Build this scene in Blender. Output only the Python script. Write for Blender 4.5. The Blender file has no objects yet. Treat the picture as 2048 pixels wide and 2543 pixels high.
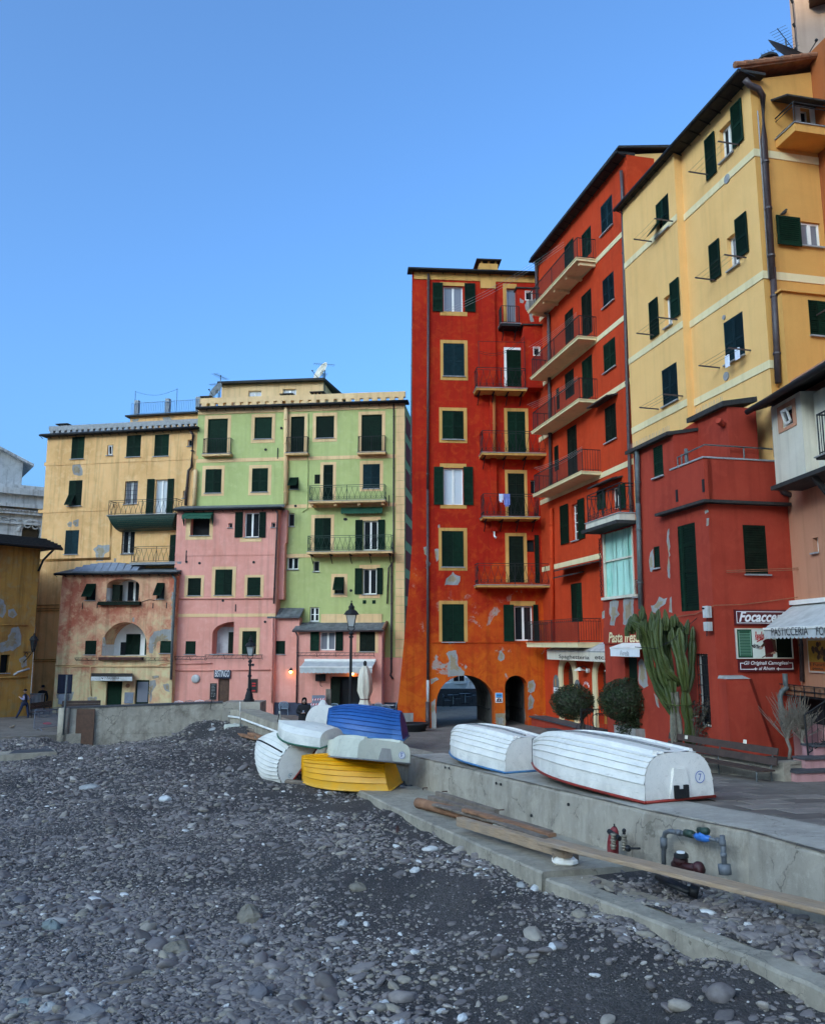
import bpy,math,random
import numpy as np
from mathutils import Vector,Matrix,Euler
random.seed(7);RNG=np.random.default_rng(7)
S=bpy.context.scene;COL=S.collection
# ------------------------------------------------------------------ camera
F=2050.0;CX=1024.0;CY=1271.5;HC=4.1;PITCH=math.atan2(1600-CY,F)
cam=bpy.data.objects.new('camera',bpy.data.cameras.new('camera'));COL.objects.link(cam)
cam.data.sensor_fit='HORIZONTAL';cam.data.sensor_width=24;cam.data.lens=24*F/2048
cam.data.clip_start=0.1;cam.data.clip_end=6000
cam.location=(0,0,HC);cam.rotation_euler=(math.pi/2+PITCH,0,0);S.camera=cam
# ------------------------------------------------------------------ light
SUN_EL=16.5;SUN_AZ=220.0  # degrees; azimuth clockwise from +Y: the low sun stands behind the viewer, behind an unseen ridge added to block it
w=bpy.data.worlds.new('World');S.world=w;w.use_nodes=True
nt=w.node_tree;nt.nodes.clear()
out=nt.nodes.new('ShaderNodeOutputWorld');bg=nt.nodes.new('ShaderNodeBackground')
sky=nt.nodes.new('ShaderNodeTexSky');sky.sky_type='NISHITA';sky.sun_disc=False
sky.sun_elevation=math.radians(SUN_EL);sky.sun_rotation=math.radians(SUN_AZ)
sky.altitude=0;sky.air_density=0.72;sky.dust_density=6.5;sky.ozone_density=11.0
bg.inputs['Strength'].default_value=0.15
nt.links.new(sky.outputs[0],bg.inputs['Color']);nt.links.new(bg.outputs[0],out.inputs[0])
sl=bpy.data.lights.new('sun','SUN');sl.energy=2.2;sl.angle=math.radians(0.5);sl.color=(1,.9,.76)
so=bpy.data.objects.new('sun',sl);COL.objects.link(so)
e_,a_=math.radians(SUN_EL),math.radians(SUN_AZ)
so.rotation_euler=Vector((-math.sin(a_)*math.cos(e_),-math.cos(a_)*math.cos(e_),-math.sin(e_))).to_track_quat('-Z','Y').to_euler()
so.location=(40,40,60)
vs=S.view_settings;vs.view_transform='Standard';vs.look='None';vs.gamma=1;vs.use_curve_mapping=False
vs.exposure=2.3
vs.use_white_balance=True;vs.white_balance_temperature=9400;vs.white_balance_tint=-3
S.cycles.max_bounces=6;S.cycles.diffuse_bounces=4;S.cycles.glossy_bounces=3;S.cycles.transparent_max_bounces=6
S.cycles.use_denoising=True
# ------------------------------------------------------------------ picture measurements -> places in the square
def ray(px,py):
 a=(px-CX)/F;b=-(py-CY)/F
 return Vector((a,math.cos(PITCH)-math.sin(PITCH)*b,math.sin(PITCH)+math.cos(PITCH)*b))
CAM=Vector((0,0,HC))
def gz(y):return max(.055*(38-y)-.2,-.25)  # the piazza falls gently away from the camera, then runs level
def gp(px,py,off=0.0):
 r=ray(px,py);t=(.055*38-.2+off-HC)/(r.z+.055*r.y);q=CAM+r*t
 return q if 0<q.y<38.9 else CAM+r*((-.25+off-HC)/r.z)
def hz(px,py,z):
 r=ray(px,py);return CAM+r*((z-HC)/r.z)
def at(px,py,Y):
 r=ray(px,py);return CAM+r*(Y/r.y)
ZONES=dict(a=(0,1020,.288),b=(0,1400,.288),c=(450,900,.3456),d=(420,1400,.3456),e=(980,620,.3456),f=(980,1150,.3456),
             g=(1500,100,.3157),h=(1500,680,.3157),i=(1300,1400,.4309),j=(1650,1300,.2293),k=(1848,0,.1855),l=(1848,380,.232),
             m=(1848,880,.232),n=(1750,1500,.2319),o=(1580,1250,.2088),p=(0,1680,.2016),q=(600,1700,.3456),r=(1050,1750,.5749),
             s=(560,1720,.1728),t=(1060,1660,.1728),v=(1340,1600,.1728),x=(0,0,1.0),D=(0,0,1.1797))
def zp(z,x,y):
 ox,oy,s=ZONES[z];return ox+x*s,oy+y*s
# ------------------------------------------------------------------ objects
WL={}
def thing(name,label,cat,loc=(0,0,0),group=None,local=False,rot=None):
 o=bpy.data.objects.new(name,None);o.empty_display_size=.2;COL.objects.link(o)
 o.location=loc;o['label']=label;o['category']=cat
 if group:o['group']=group
 if rot is not None:o.rotation_euler=rot
 WL[o.name]=Vector((0,0,0))if local else Vector(loc)
 return o
def tag(o,label,cat,group=None):
 o['label']=label;o['category']=cat
 if group:o['group']=group
 return o
class MB:
 def __init__(s):s.v=[];s.f=[]
 def quad(s,a,b,c,d):
  n=len(s.v);s.v+=[tuple(a),tuple(b),tuple(c),tuple(d)];s.f.append((n,n+1,n+2,n+3))
 def poly(s,pts):
  n=len(s.v);s.v+=[tuple(p)for p in pts];s.f.append(tuple(range(n,n+len(pts))))
 def hexa(s,p):  # 8 points: bottom ring 0-3, top ring 4-7
  n=len(s.v);s.v+=[tuple(q)for q in p]
  for f in((3,2,1,0),(4,5,6,7),(0,1,5,4),(1,2,6,5),(2,3,7,6),(3,0,4,7)):s.f.append(tuple(n+i for i in f))
 def box(s,x0,x1,y0,y1,z0,z1):
  s.hexa([(x0,y0,z0),(x1,y0,z0),(x1,y1,z0),(x0,y1,z0),(x0,y0,z1),(x1,y0,z1),(x1,y1,z1),(x0,y1,z1)])
 def bar(s,a,b,wd,ht,up=(0,0,1)):  # beam from a to b
  a=Vector(a);b=Vector(b);d=(b-a).normalized();up=Vector(up)
  if abs(d.dot(up))>.99:up=Vector((1,0,0))
  x=d.cross(up).normalized()*wd/2;y=x.cross(d).normalized()*ht/2
  s.hexa([a-x-y,a+x-y,b+x-y,b-x-y,a-x+y,a+x+y,b+x+y,b-x+y])
 def tube(s,pts,r,n=6,caps=True):
  pts=[Vector(p)for p in pts];rs=r if isinstance(r,(list,tuple))else[r]*len(pts)
  base=len(s.v);ref=None
  for i,p in enumerate(pts):
   d=(pts[min(i+1,len(pts)-1)]-pts[max(i-1,0)])
   d=d.normalized()if d.length>1e-9 else Vector((0,0,1))
   if ref is None:
    ref=Vector((0,0,1))if abs(d.z)<.9 else Vector((1,0,0))
   x=d.cross(ref)
   if x.length<1e-4:x=d.cross(Vector((0,1,0)))
   x.normalize();y=d.cross(x).normalized();ref=-y if False else ref
   for k in range(n):
    t=2*math.pi*k/n;s.v.append(tuple(p+(x*math.cos(t)+y*math.sin(t))*rs[i]))
  for i in range(len(pts)-1):
   for k in range(n):
    a=base+i*n+k;b=base+i*n+(k+1)%n;s.f.append((a,b,b+n,a+n))
  if caps:
   s.f.append(tuple(base+k for k in range(n))[::-1]);s.f.append(tuple(base+(len(pts)-1)*n+k for k in range(n)))
 def lathe(s,prof,n=12,c=(0,0,0)):  # profile [(r,z)...] about z
  base=len(s.v)
  for r,z in prof:
   for k in range(n):
    t=2*math.pi*k/n;s.v.append((c[0]+r*math.cos(t),c[1]+r*math.sin(t),c[2]+z))
  for i in range(len(prof)-1):
   for k in range(n):
    a=base+i*n+k;b=base+i*n+(k+1)%n;s.f.append((a,b,b+n,a+n))
  s.f.append(tuple(base+k for k in range(n))[::-1]);s.f.append(tuple(base+(len(prof)-1)*n+k for k in range(n)))
 def ball(s,c,rx,ry=None,rz=None,n=10,m=7,jit=0.0):
  ry=ry or rx;rz=rz or rx;prof=[]
  base=len(s.v)
  for i in range(m+1):
   ph=math.pi*i/m-math.pi/2
   for k in range(n):
    t=2*math.pi*k/n;j=1+random.uniform(-jit,jit)
    s.v.append((c[0]+rx*j*math.cos(ph)*math.cos(t),c[1]+ry*j*math.cos(ph)*math.sin(t),c[2]+rz*j*math.sin(ph)))
  for i in range(m):
   for k in range(n):
    a=base+i*n+k;b=base+i*n+(k+1)%n;s.f.append((a,b,b+n,a+n))
 def build(s,name,mat,parent=None,smooth=False,kind=None,loc=None,clean=False):
  me=bpy.data.meshes.new(name)
  off=WL[parent.name]if parent is not None else(Vector(loc)if loc is not None else Vector((0,0,0)))
  vv=np.array(s.v,dtype=float).reshape(-1,3)-np.array(off)
  me.from_pydata(vv.tolist(),[],s.f);me.validate()
  if smooth:me.polygons.foreach_set('use_smooth',[True]*len(me.polygons))
  if mat is not None:me.materials.append(mat)
  me.update()
  o=bpy.data.objects.new(name,me);COL.objects.link(o)
  if parent is not None:o.parent=parent;WL[o.name]=off
  else:o.location=off;WL[o.name]=off
  if kind:o['kind']=kind
  return o
def children(o):return[c for c in bpy.data.objects if c.parent==o]
def copy_tree(o,loc,rotz,label,group=None,kids=None):
 r=o.copy();COL.objects.link(r);r.location=loc;r.rotation_euler=(o.rotation_euler[0],o.rotation_euler[1],rotz);r['label']=label
 WL[r.name]=WL[o.name]
 if group:r['group']=group
 for c in children(o):
  k=c.copy();COL.objects.link(k);k.parent=r;WL[k.name]=WL[c.name]
  for g in children(c):
   q=g.copy();COL.objects.link(q);q.parent=k;WL[q.name]=WL[g.name]
 return r
# ------------------------------------------------------------------ materials
MATS={}
def newmat(name):
 m=bpy.data.materials.new(name);m.use_nodes=True;t=m.node_tree;b=t.nodes['Principled BSDF'];MATS[name]=m
 return m,t,b
def nd(t,kind,**kw):
 n=t.nodes.new(kind)
 for k,v in kw.items():
  if k in n.inputs:n.inputs[k].default_value=v
  else:setattr(n,k,v)
 return n
def noise(t,co,scale,detail=4,rough=.55,dist=0.0):
 n=nd(t,'ShaderNodeTexNoise',Scale=scale,Detail=detail,Roughness=rough,Distortion=dist);t.links.new(co,n.inputs['Vector']);return n.outputs['Fac']
def ramp(t,fac,p0,p1,c0=(0,0,0,1),c1=(1,1,1,1)):
 r=t.nodes.new('ShaderNodeValToRGB');r.color_ramp.elements[0].position=p0;r.color_ramp.elements[1].position=p1
 r.color_ramp.elements[0].color=c0;r.color_ramp.elements[1].color=c1;t.links.new(fac,r.inputs[0]);return r.outputs[0]
def mix(t,fac,a,b,mode='MIX'):
 m=t.nodes.new('ShaderNodeMix');m.data_type='RGBA';m.blend_type=mode
 for sock,val in((m.inputs[0],fac),(m.inputs[6],a),(m.inputs[7],b)):
  if hasattr(val,'node'):t.links.new(val,sock)
  elif isinstance(val,(int,float)):sock.default_value=val
  else:sock.default_value=(*val,1)if len(val)==3 else val
 return m.outputs[2]
def mth(t,op,a,b=0.0):
 m=t.nodes.new('ShaderNodeMath');m.operation=op
 for i,val in enumerate((a,b)):
  if hasattr(val,'node'):t.links.new(val,m.inputs[i])
  else:m.inputs[i].default_value=val
 return m.outputs[0]
def coords(t,scale=None):
 c=t.nodes.new('ShaderNodeTexCoord').outputs['Object']
 if scale:
  mp=t.nodes.new('ShaderNodeMapping');mp.inputs['Scale'].default_value=scale;t.links.new(c,mp.inputs[0]);c=mp.outputs[0]
 return c
def bump(t,b,h,strength=.3,dist=.02):
 n=nd(t,'ShaderNodeBump',Strength=strength,Distance=dist);t.links.new(h,n.inputs['Height']);t.links.new(n.outputs[0],b.inputs['Normal'])
def plaster(name,base,alt,alt2=None,streak=.25,peel=None,blot=(.42,.62),low=None,lowpeel=None,rough=.92,bs=.25):
 """lime plaster: clouded tone, rain streaks, fine grain; peel=(amount, colour) lets an under-coat show; low=(z0,z1,colour) weathered lower wall"""
 m,t,b=newmat(name);co=coords(t)
 big=noise(t,co,.55,5,.6,.4);mid=noise(t,co,2.4,6,.65,.6);fine=noise(t,co,26,4,.6)
 c=mix(t,ramp(t,big,blot[0],blot[1]),base,alt)
 if alt2:c=mix(t,mth(t,'MULTIPLY',ramp(t,mid,.5,.68),.75),c,alt2)
 if low:
  sep=t.nodes.new('ShaderNodeSeparateXYZ');t.links.new(co,sep.inputs[0])
  zz=mth(t,'ADD',sep.outputs[2],mth(t,'ADD',mth(t,'MULTIPLY',mth(t,'SUBTRACT',mid,.5),13.0),mth(t,'MULTIPLY',mth(t,'SUBTRACT',big,.5),14.0)))
  k=t.nodes.new('ShaderNodeMapRange');k.inputs[1].default_value=low[1];k.inputs[2].default_value=low[0];t.links.new(zz,k.inputs[0])
  c=mix(t,k.outputs[0],c,low[2])
  c=mix(t,mth(t,'MULTIPLY',mth(t,'MULTIPLY',k.outputs[0],.55),ramp(t,noise(t,co,1.3,7,.65,1.2),.48,.60)),c,base)
  if lowpeel:c=mix(t,mth(t,'MULTIPLY',k.outputs[0],ramp(t,noise(t,co,.9,9,.68,.5),1-lowpeel[0],1.02-lowpeel[0])),c,lowpeel[1])
 st=noise(t,coords(t,(2.2,2.2,.12)),1.6,5,.6)
 dk=mix(t,1.0,c,(.62,.6,.58),'MULTIPLY')
 c=mix(t,mth(t,'MULTIPLY',ramp(t,st,.50,.66),min(1,streak*1.7)),c,dk)
 st2=noise(t,coords(t,(7,7,.25)),1.3,6,.7);c=mix(t,mth(t,'MULTIPLY',ramp(t,st2,.60,.72),min(.6,streak*1.2)),c,mix(t,1.0,c,(.70,.68,.66),'MULTIPLY'))
 c=mix(t,mth(t,'MULTIPLY',ramp(t,noise(t,co,.35,6,.7,1.0),.45,.62),.22),c,mix(t,1.0,c,(.80,.76,.72),'MULTIPLY'));c=mix(t,mth(t,'MULTIPLY',ramp(t,fine,.35,.7),.14),c,mix(t,1.0,c,(.7,.7,.7),'MULTIPLY'))
 if peel:
  pk=ramp(t,noise(t,co,1.1,8,.62,.3),1-peel[0],1-peel[0]+.015);c=mix(t,pk,c,peel[1])
 t.links.new(c,b.inputs['Base Color']);b.inputs['Roughness'].default_value=rough;b.inputs['Specular IOR Level'].default_value=.25
 bump(t,b,mth(t,'ADD',mth(t,'MULTIPLY',mid,.8),mth(t,'MULTIPLY',fine,.3)),bs,.03)
 return m
def simple(name,col,rough=.6,var=.25,scale=6.0,metal=0.0,bs=.15,spec=.4,dirt=None,perobj=0.0):
 m,t,b=newmat(name);co=coords(t)
 n1=noise(t,co,scale,6,.62);n2=noise(t,co,scale*7,4,.6)
 c=mix(t,ramp(t,n1,.3,.72),tuple(x*(1-var)for x in col),tuple(min(1,x*(1+var*.6))for x in col))
 if dirt:c=mix(t,mth(t,'MULTIPLY',ramp(t,noise(t,co,scale*.45,8,.7,.5),.5,.66),dirt[0]),c,dirt[1])
 if perobj:
  oi=t.nodes.new('ShaderNodeObjectInfo')
  k=t.nodes.new('ShaderNodeMapRange');k.inputs[3].default_value=1-perobj;k.inputs[4].default_value=1+perobj;t.links.new(oi.outputs['Random'],k.inputs[0])
  cb=t.nodes.new('ShaderNodeCombineColor');
  for q in range(3):t.links.new(k.outputs[0],cb.inputs[q])
  c=mix(t,1.0,c,cb.outputs[0],'MULTIPLY')
 t.links.new(c,b.inputs['Base Color']);b.inputs['Roughness'].default_value=rough;b.inputs['Metallic'].default_value=metal;b.inputs['Specular IOR Level'].default_value=spec
 if bs:bump(t,b,mth(t,'ADD',n1,mth(t,'MULTIPLY',n2,.4)),bs,.01)
 return m
def concrete(name,col,dark,scale=1.0,bs=.4):
 m,t,b=newmat(name);co=coords(t)
 big=noise(t,co,.9*scale,8,.65,.5);mid=noise(t,co,7*scale,8,.7);fine=noise(t,co,60*scale,3,.6)
 st=noise(t,coords(t,(1.6,1.6,.3)),1.5*scale,5,.6)
 c=mix(t,ramp(t,big,.38,.66),col,tuple(x*.72 for x in col));c=mix(t,mth(t,'MULTIPLY',ramp(t,st,.48,.72),.6),c,dark)
 c=mix(t,mth(t,'MULTIPLY',ramp(t,mid,.52,.72),.6),c,tuple(min(1,x*1.25)for x in col));c=mix(t,mth(t,'MULTIPLY',ramp(t,noise(t,co,.55*scale,9,.75,1.5),.52,.64),.55),c,dark)
 vo=t.nodes.new('ShaderNodeTexVoronoi');vo.feature='DISTANCE_TO_EDGE';vo.inputs['Scale'].default_value=.7*scale
 wp=t.nodes.new('ShaderNodeVectorMath');wp.operation='ADD';nn=nd(t,'ShaderNodeTexNoise',Scale=3.0*scale,Detail=6);t.links.new(co,nn.inputs['Vector'])
 t.links.new(co,wp.inputs[0]);t.links.new(nn.outputs['Color'],wp.inputs[1]);t.links.new(wp.outputs[0],vo.inputs['Vector'])
 crack=ramp(t,vo.outputs['Distance'],.0,.016,(1,1,1,1),(0,0,0,1))
 c=mix(t,mth(t,'MULTIPLY',mth(t,'MULTIPLY',crack,ramp(t,big,.45,.55)),.9),c,tuple(x*.35 for x in col))
 c=mix(t,mth(t,'MULTIPLY',ramp(t,fine,.55,.75),.25),c,tuple(x*.5 for x in col))
 t.links.new(c,b.inputs['Base Color']);b.inputs['Roughness'].default_value=.93;b.inputs['Specular IOR Level'].default_value=.25
 bump(t,b,mth(t,'ADD',mid,mth(t,'MULTIPLY',fine,.6)),bs,.02)
 return m
M={}
M['beige']=plaster('beige plaster',(.90,.49,.21),(.77,.40,.16),(.90,.54,.26),.35)
M['green']=plaster('green plaster',(.50,.52,.20),(.45,.47,.18),(.54,.55,.24),.14)
M['pink']=plaster('pink plaster',(.86,.35,.27),(.80,.31,.23),(.88,.39,.30),.22)
M['weath']=plaster('weathered pink plaster',(.76,.38,.22),(.54,.14,.08),(.82,.47,.26),.35,None,(.40,.60),(1.5,5.5,(.72,.56,.30)))
M['ochre']=plaster('ochre plaster',(.52,.25,.06),(.38,.17,.05),(.40,.27,.12),.5)
M['church']=plaster('grey white stucco',(.62,.60,.57),(.5,.48,.45),(.36,.35,.33),.6)
M['redA']=plaster('red plaster',(.50,.020,.006),(.40,.014,.005),(.56,.055,.010),.3,None,(.40,.62),(2.2,8.0,(.66,.115,.012)),(.40,(.36,.33,.29)))
M['redB']=plaster('orange red plaster',(.60,.050,.012),(.53,.043,.010),(.63,.065,.018),.15)
M['redC']=plaster('brick red plaster',(.42,.048,.026),(.36,.040,.022),(.45,.058,.032),.2)
M['yellow']=plaster('yellow plaster',(.90,.50,.19),(.87,.475,.175),None,.10)
M['yellow_shade']=plaster('shaded yellow plaster',(.76,.36,.10),(.73,.34,.095),None,.10)  # shade of the house's right side put into a darker yellow
M['salmon']=plaster('salmon plaster',(.60,.27,.16),(.56,.25,.15),None,.2)
M['palebox']=plaster('cream white plaster',(.72,.63,.50),(.66,.57,.44),None,.25)
M['pinkwash']=plaster('rough pink wash',(.52,.27,.26),(.45,.22,.22),None,.3,None,rough=.95,bs=.8)
M['orange']=plaster('orange plaster',(.45,.13,.04),(.42,.12,.04),None,.15)
M['paletower']=plaster('pale pink plaster',(.42,.28,.21),(.38,.25,.19),None,.15)
M['cream']=plaster('cream trim',(.88,.56,.29),(.82,.50,.25),None,.25)
M['band']=plaster('pale cream band',(.84,.66,.38),(.81,.63,.36),None,.15)
M['ocher_trim']=plaster('ochre trim',(.70,.36,.11),(.60,.29,.08),None,.35)
M['patch']=plaster('bare grey render',(.36,.34,.31),(.28,.26,.24),(.42,.40,.36),.3)
M['patchbr']=plaster('bare brown render',(.36,.27,.17),(.30,.22,.14),(.42,.33,.22),.3)
M['white']=simple('white paint',(.86,.81,.73),.5,.08,4)
M['stone']=simple('grey stone sill',(.34,.33,.32),.85,.25,8)
M['shut']=simple('dark green shutter paint',(.0035,.020,.010),.65,.35,5,spec=.12,perobj=.45)
M['shutblue']=simple('blue green shutter paint',(.006,.025,.030),.65,.3,5,spec=.12,perobj=.3)
M['shutold']=simple('olive black shutter paint',(.008,.014,.008),.65,.4,5,spec=.12)
M['iron']=simple('wrought iron',(.009,.009,.010),.7,.3,9)
M['irongreen']=simple('green painted metal',(.02,.05,.035),.5,.3,9)
M['brownpipe']=simple('brown downpipe',(.075,.05,.048),.45,.3,6)
M['greypipe']=simple('grey downpipe',(.10,.11,.105),.5,.3,6)
M['roofdark']=simple('dark roof slate',(.036,.033,.030),.85,.4,6,bs=.5)
M['slate']=simple('grey slate',(.15,.155,.15),.85,.35,5,bs=.5,perobj=.2)
M['terra']=simple('terracotta tile',(.30,.12,.06),.85,.4,5,bs=.4,dirt=(.6,(.12,.10,.07)),perobj=.25)
M['lead']=simple('lead sheet',(.20,.22,.26),.5,.25,4)
M['dark']=simple('dark interior',(.012,.012,.013),.9,.2,3,bs=0)
M['darkred']=simple('dark red sign paint',(.11,.012,.014),.45,.2,5,bs=0)
M['signwhite']=simple('white lettering',(.78,.76,.74),.6,.05,5,bs=0)
M['black']=simple('black lettering',(.012,.012,.012),.6,.1,5,bs=0)
M['redink']=simple('red lettering',(.55,.02,.02),.6,.1,5,bs=0)
def glass(name,col,rough,spec):
 m,t,b=newmat(name);b.inputs['Base Color'].default_value=(*col,1);b.inputs['Roughness'].default_value=rough;b.inputs['Specular IOR Level'].default_value=spec
 n=noise(t,coords(t),1.3,3,.5);bump(t,b,n,.04,.05);return m
M['glass']=glass('window glass',(.018,.02,.022),.06,.6)
M['curtain']=glass('curtained glass',(.55,.56,.56),.12,.7)
M['curtaindim']=glass('dim curtained glass',(.20,.20,.22),.12,.6)
# ------------------------------------------------------------------ facades
class Fac:
 """upright wall plane: origin (x,y), direction d along the wall (left to right seen from the square), outward normal n"""
 def __init__(s,x,y,dx,dy,bld=None,mat=None):
  l=math.hypot(dx,dy);s.o=Vector((x,y,0));s.d=Vector((dx/l,dy/l,0));s.n=Vector((dy/l,-dx/l,0))
  if s.n.dot(Vector((-x,-y,0)))<0:s.n=-s.n
  s.bld=bld;s.mat=mat;s.wins=[];s.holes=[]
 def W(s,u,z,w=0.0):return s.o+s.d*u+s.n*w+Vector((0,0,z))
 def px(s,zone,x,y,w=0.0):
  X,Y=zp(zone,x,y);r=ray(X,Y);t=s.n.dot(s.o+s.n*w-CAM)/s.n.dot(r);p=CAM+r*t
  return(p-s.o).dot(s.d),p.z
 def box(s,mb,u0,u1,z0,z1,w0,w1):
  mb.hexa([s.W(u0,z0,w0),s.W(u1,z0,w0),s.W(u1,z0,w1),s.W(u0,z0,w1),s.W(u0,z1,w0),s.W(u1,z1,w0),s.W(u1,z1,w1),s.W(u0,z1,w1)])
 def rect(s,zone,x0,y0,x1,y1,w=0.0):
  ym=(y0+y1)/2;xm=(x0+x1)/2
  return s.px(zone,x0,ym,w)[0],s.px(zone,x1,ym,w)[0],s.px(zone,xm,y1,w)[1],s.px(zone,xm,y0,w)[1]
 def off(s,w):
  f=Fac(0,0,1,0);f.o=s.o+s.n*w;f.d=s.d;f.n=s.n;f.bld=s.bld;f.mat=s.mat;f.wins=[];f.holes=[];return f

def wall_mesh(f,mb,u0,u1,z0,z1,holes,depth=.22,warp=None,zcuts=()):
 us=sorted({u0,u1,*[h[0]for h in holes],*[h[1]for h in holes]});us=[u for u in us if u0-1e-6<=u<=u1+1e-6]
 zs={z0,z1,*zcuts}
 for h in holes:zs|={h[2],h[3]};zs|=({h[3]-h[4]}if len(h)>4 else set())
 zs=sorted(z for z in zs if z0-1e-6<=z<=z1+1e-6)
 def P(u,z,w=0.0):
  if warp:u,w=warp(u,z,w)
  return f.W(u,z,w)
 for i in range(len(us)-1):
  for j in range(len(zs)-1):
   if us[i+1]-us[i]<1e-6 or zs[j+1]-zs[j]<1e-6:continue
   uc=(us[i]+us[i+1])/2;zc=(zs[j]+zs[j+1])/2
   if any(h[0]<uc<h[1]and h[2]<zc<h[3]for h in holes):continue
   mb.quad(P(us[i],zs[j]),P(us[i+1],zs[j]),P(us[i+1],zs[j+1]),P(us[i],zs[j+1]))
 for h in holes:
  a,b,c,d=h[:4];r=h[4]if len(h)>4 else 0;dp=h[5]if len(h)>5 else depth;zt=d-r
  mb.quad(P(a,c),P(a,c,-dp),P(b,c,-dp),P(b,c))
  mb.quad(P(a,c),P(a,zt),P(a,zt,-dp),P(a,c,-dp));mb.quad(P(b,c),P(b,c,-dp),P(b,zt,-dp),P(b,zt))
  if not r:mb.quad(P(a,d),P(b,d),P(b,d,-dp),P(a,d,-dp))
  else:
   half=len(h)>6 and h[6]=='half';N=12;pts=[]
   for k in range(N+1):
    if half:x=a+(b-a)*(k/N)**1.5;q=1-(x-a)/(b-a)
    else:th=math.pi*k/N;x=(a+b)/2-(b-a)/2*math.cos(th);q=abs(math.cos(th))
    pts.append((x,zt+r*math.sqrt(max(0,1-q*q))))
   for k in range(N):
    (xa,za),(xb,zb)=pts[k],pts[k+1]
    if abs(d-za)+abs(d-zb)>1e-6:mb.quad(P(xa,za),P(xb,zb),P(xb,d),P(xa,d))
    mb.quad(P(xa,za),P(xb,zb),P(xb,zb,-dp),P(xa,za,-dp))

def body(f,mb,u0,u1,z0,z1,depth,zback=None,warp=None):
 zb=z1 if zback is None else zback
 def P(u,z,w=0.0):
  if warp:u,w=warp(u,z,w)
  return f.W(u,z,w)
 N=6;zz=[z0+(z1-z0)*i/N for i in range(N+1)]
 for u in(u0,u1):
  for i in range(N):
   mb.quad(P(u,zz[i]),P(u,zz[i],-depth),f.W(u,z0+(zb-z0)*(i+1)/N,-depth)if i==N-1 else P(u,zz[i+1],-depth),P(u,zz[i+1]))
 mb.quad(f.W(u0,z0,-depth),f.W(u1,z0,-depth),f.W(u1,zb,-depth),f.W(u0,zb,-depth))
 mb.quad(f.W(u0,z1),f.W(u1,z1),f.W(u1,zb,-depth),f.W(u0,zb,-depth))

def leaf(f,mb,u0,u1,z0,z1,w0,th=.045,tilt=None,slat=.07,mid=True):
 """louvred leaf; tilt=(hinge z, outward metres at the bottom) for a propped flap"""
 fr=min(.075,(u1-u0)*.14)
 def B(a,b,c,d,wa,wb):
  if not tilt:f.box(mb,a,b,c,d,wa,wb);return
  k=lambda z:tilt[1]*(tilt[0]-z)/max(.01,tilt[0]-z0)if z<tilt[0]else 0
  mb.hexa([f.W(a,c,wa+k(c)),f.W(b,c,wa+k(c)),f.W(b,c,wb+k(c)),f.W(a,c,wb+k(c)),f.W(a,d,wa+k(d)),f.W(b,d,wa+k(d)),f.W(b,d,wb+k(d)),f.W(a,d,wb+k(d))])
 B(u0,u0+fr,z0,z1,w0,w0+th);B(u1-fr,u1,z0,z1,w0,w0+th)
 rails=[(z0,z0+fr*1.5),(z1-fr*1.1,z1)]
 if mid and z1-z0>.9:
  zm=z0+(z1-z0)*.46;rails.append((zm-fr*.6,zm+fr*.6))
  if z1-z0>2.2:zm=z0+(z1-z0)*.76;rails.append((zm-fr*.6,zm+fr*.6))
 for a,b in rails:B(u0+fr,u1-fr,a,b,w0+.004,w0+th-.004)
 rails.sort();B(u0+fr,u1-fr,z0+.02,z1-.02,w0+.002,w0+.008)
 for i in range(len(rails)-1):
  lo,hi=rails[i][1],rails[i+1][0];n=max(2,int((hi-lo)/slat));h=(hi-lo)/n
  for k in range(n):
   z=lo+h*k;o=lambda zz:(tilt[1]*(tilt[0]-zz)/max(.01,tilt[0]-z0)if tilt and zz<tilt[0]else 0)
   a,b=u0+fr,u1-fr;t=.012
   mb.quad(f.W(a,z+.1*h,w0+th-.006+o(z)),f.W(b,z+.1*h,w0+th-.006+o(z)),f.W(b,z+h,w0+.010+o(z+h)),f.W(a,z+h,w0+.010+o(z+h)))
   mb.quad(f.W(a,z+.1*h,w0+th-.006+o(z)),f.W(b,z+.1*h,w0+th-.006+o(z)),f.W(b,z+.1*h-t,w0+th-.012+o(z)),f.W(a,z+.1*h-t,w0+th-.012+o(z)))

def surround(f,parent,op,su,mat,sides='lrtb',w=.025):
 a,b,c,d=op;A,B,Cc,D=su;mb=MB()
 if 'l' in sides and a-A>.01:f.box(mb,A,a,Cc if 'b' in sides else c,D if 't' in sides else d,.0,w)
 if 'r' in sides and B-b>.01:f.box(mb,b,B,Cc if 'b' in sides else c,D if 't' in sides else d,.0,w)
 l,r=(a,b)if('l' in sides)else(A,B)
 if 't' in sides and D-d>.01:f.box(mb,l,r,d,D,.0,w)
 if 'b' in sides and c-Cc>.01:f.box(mb,l,r,Cc,c,.0,w)
 if mb.v:mb.build('window_surround',mat,parent)

def win(f,zone,kind,x0,y0,x1,y1,sur=None,sides='lrtb',surmat='cream',lo=None,ro=None,sill=True,sm='shut',grille=False,pane='glass',lights=2,ajar=0.0,depth=.22,arch=0,ext=None,name='window',frame='white',tr=0):
 r=f.rect(zone,x0,y0,x1,y1)
 f.holes.append((r[0],r[1],r[2],r[3],arch,depth)if arch else(r[0],r[1],r[2],r[3],0,depth))
 f.wins.append(dict(r=r,kind=kind,sur=f.rect(zone,*sur)if sur else None,sides=sides,surmat=surmat,lo=f.rect(zone,*lo)if lo else None,
                       ro=f.rect(zone,*ro)if ro else None,sill=sill,sm=sm,grille=grille,pane=pane,lights=lights,ajar=ajar,depth=depth,name=name,frame=frame,tr=tr))

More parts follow.
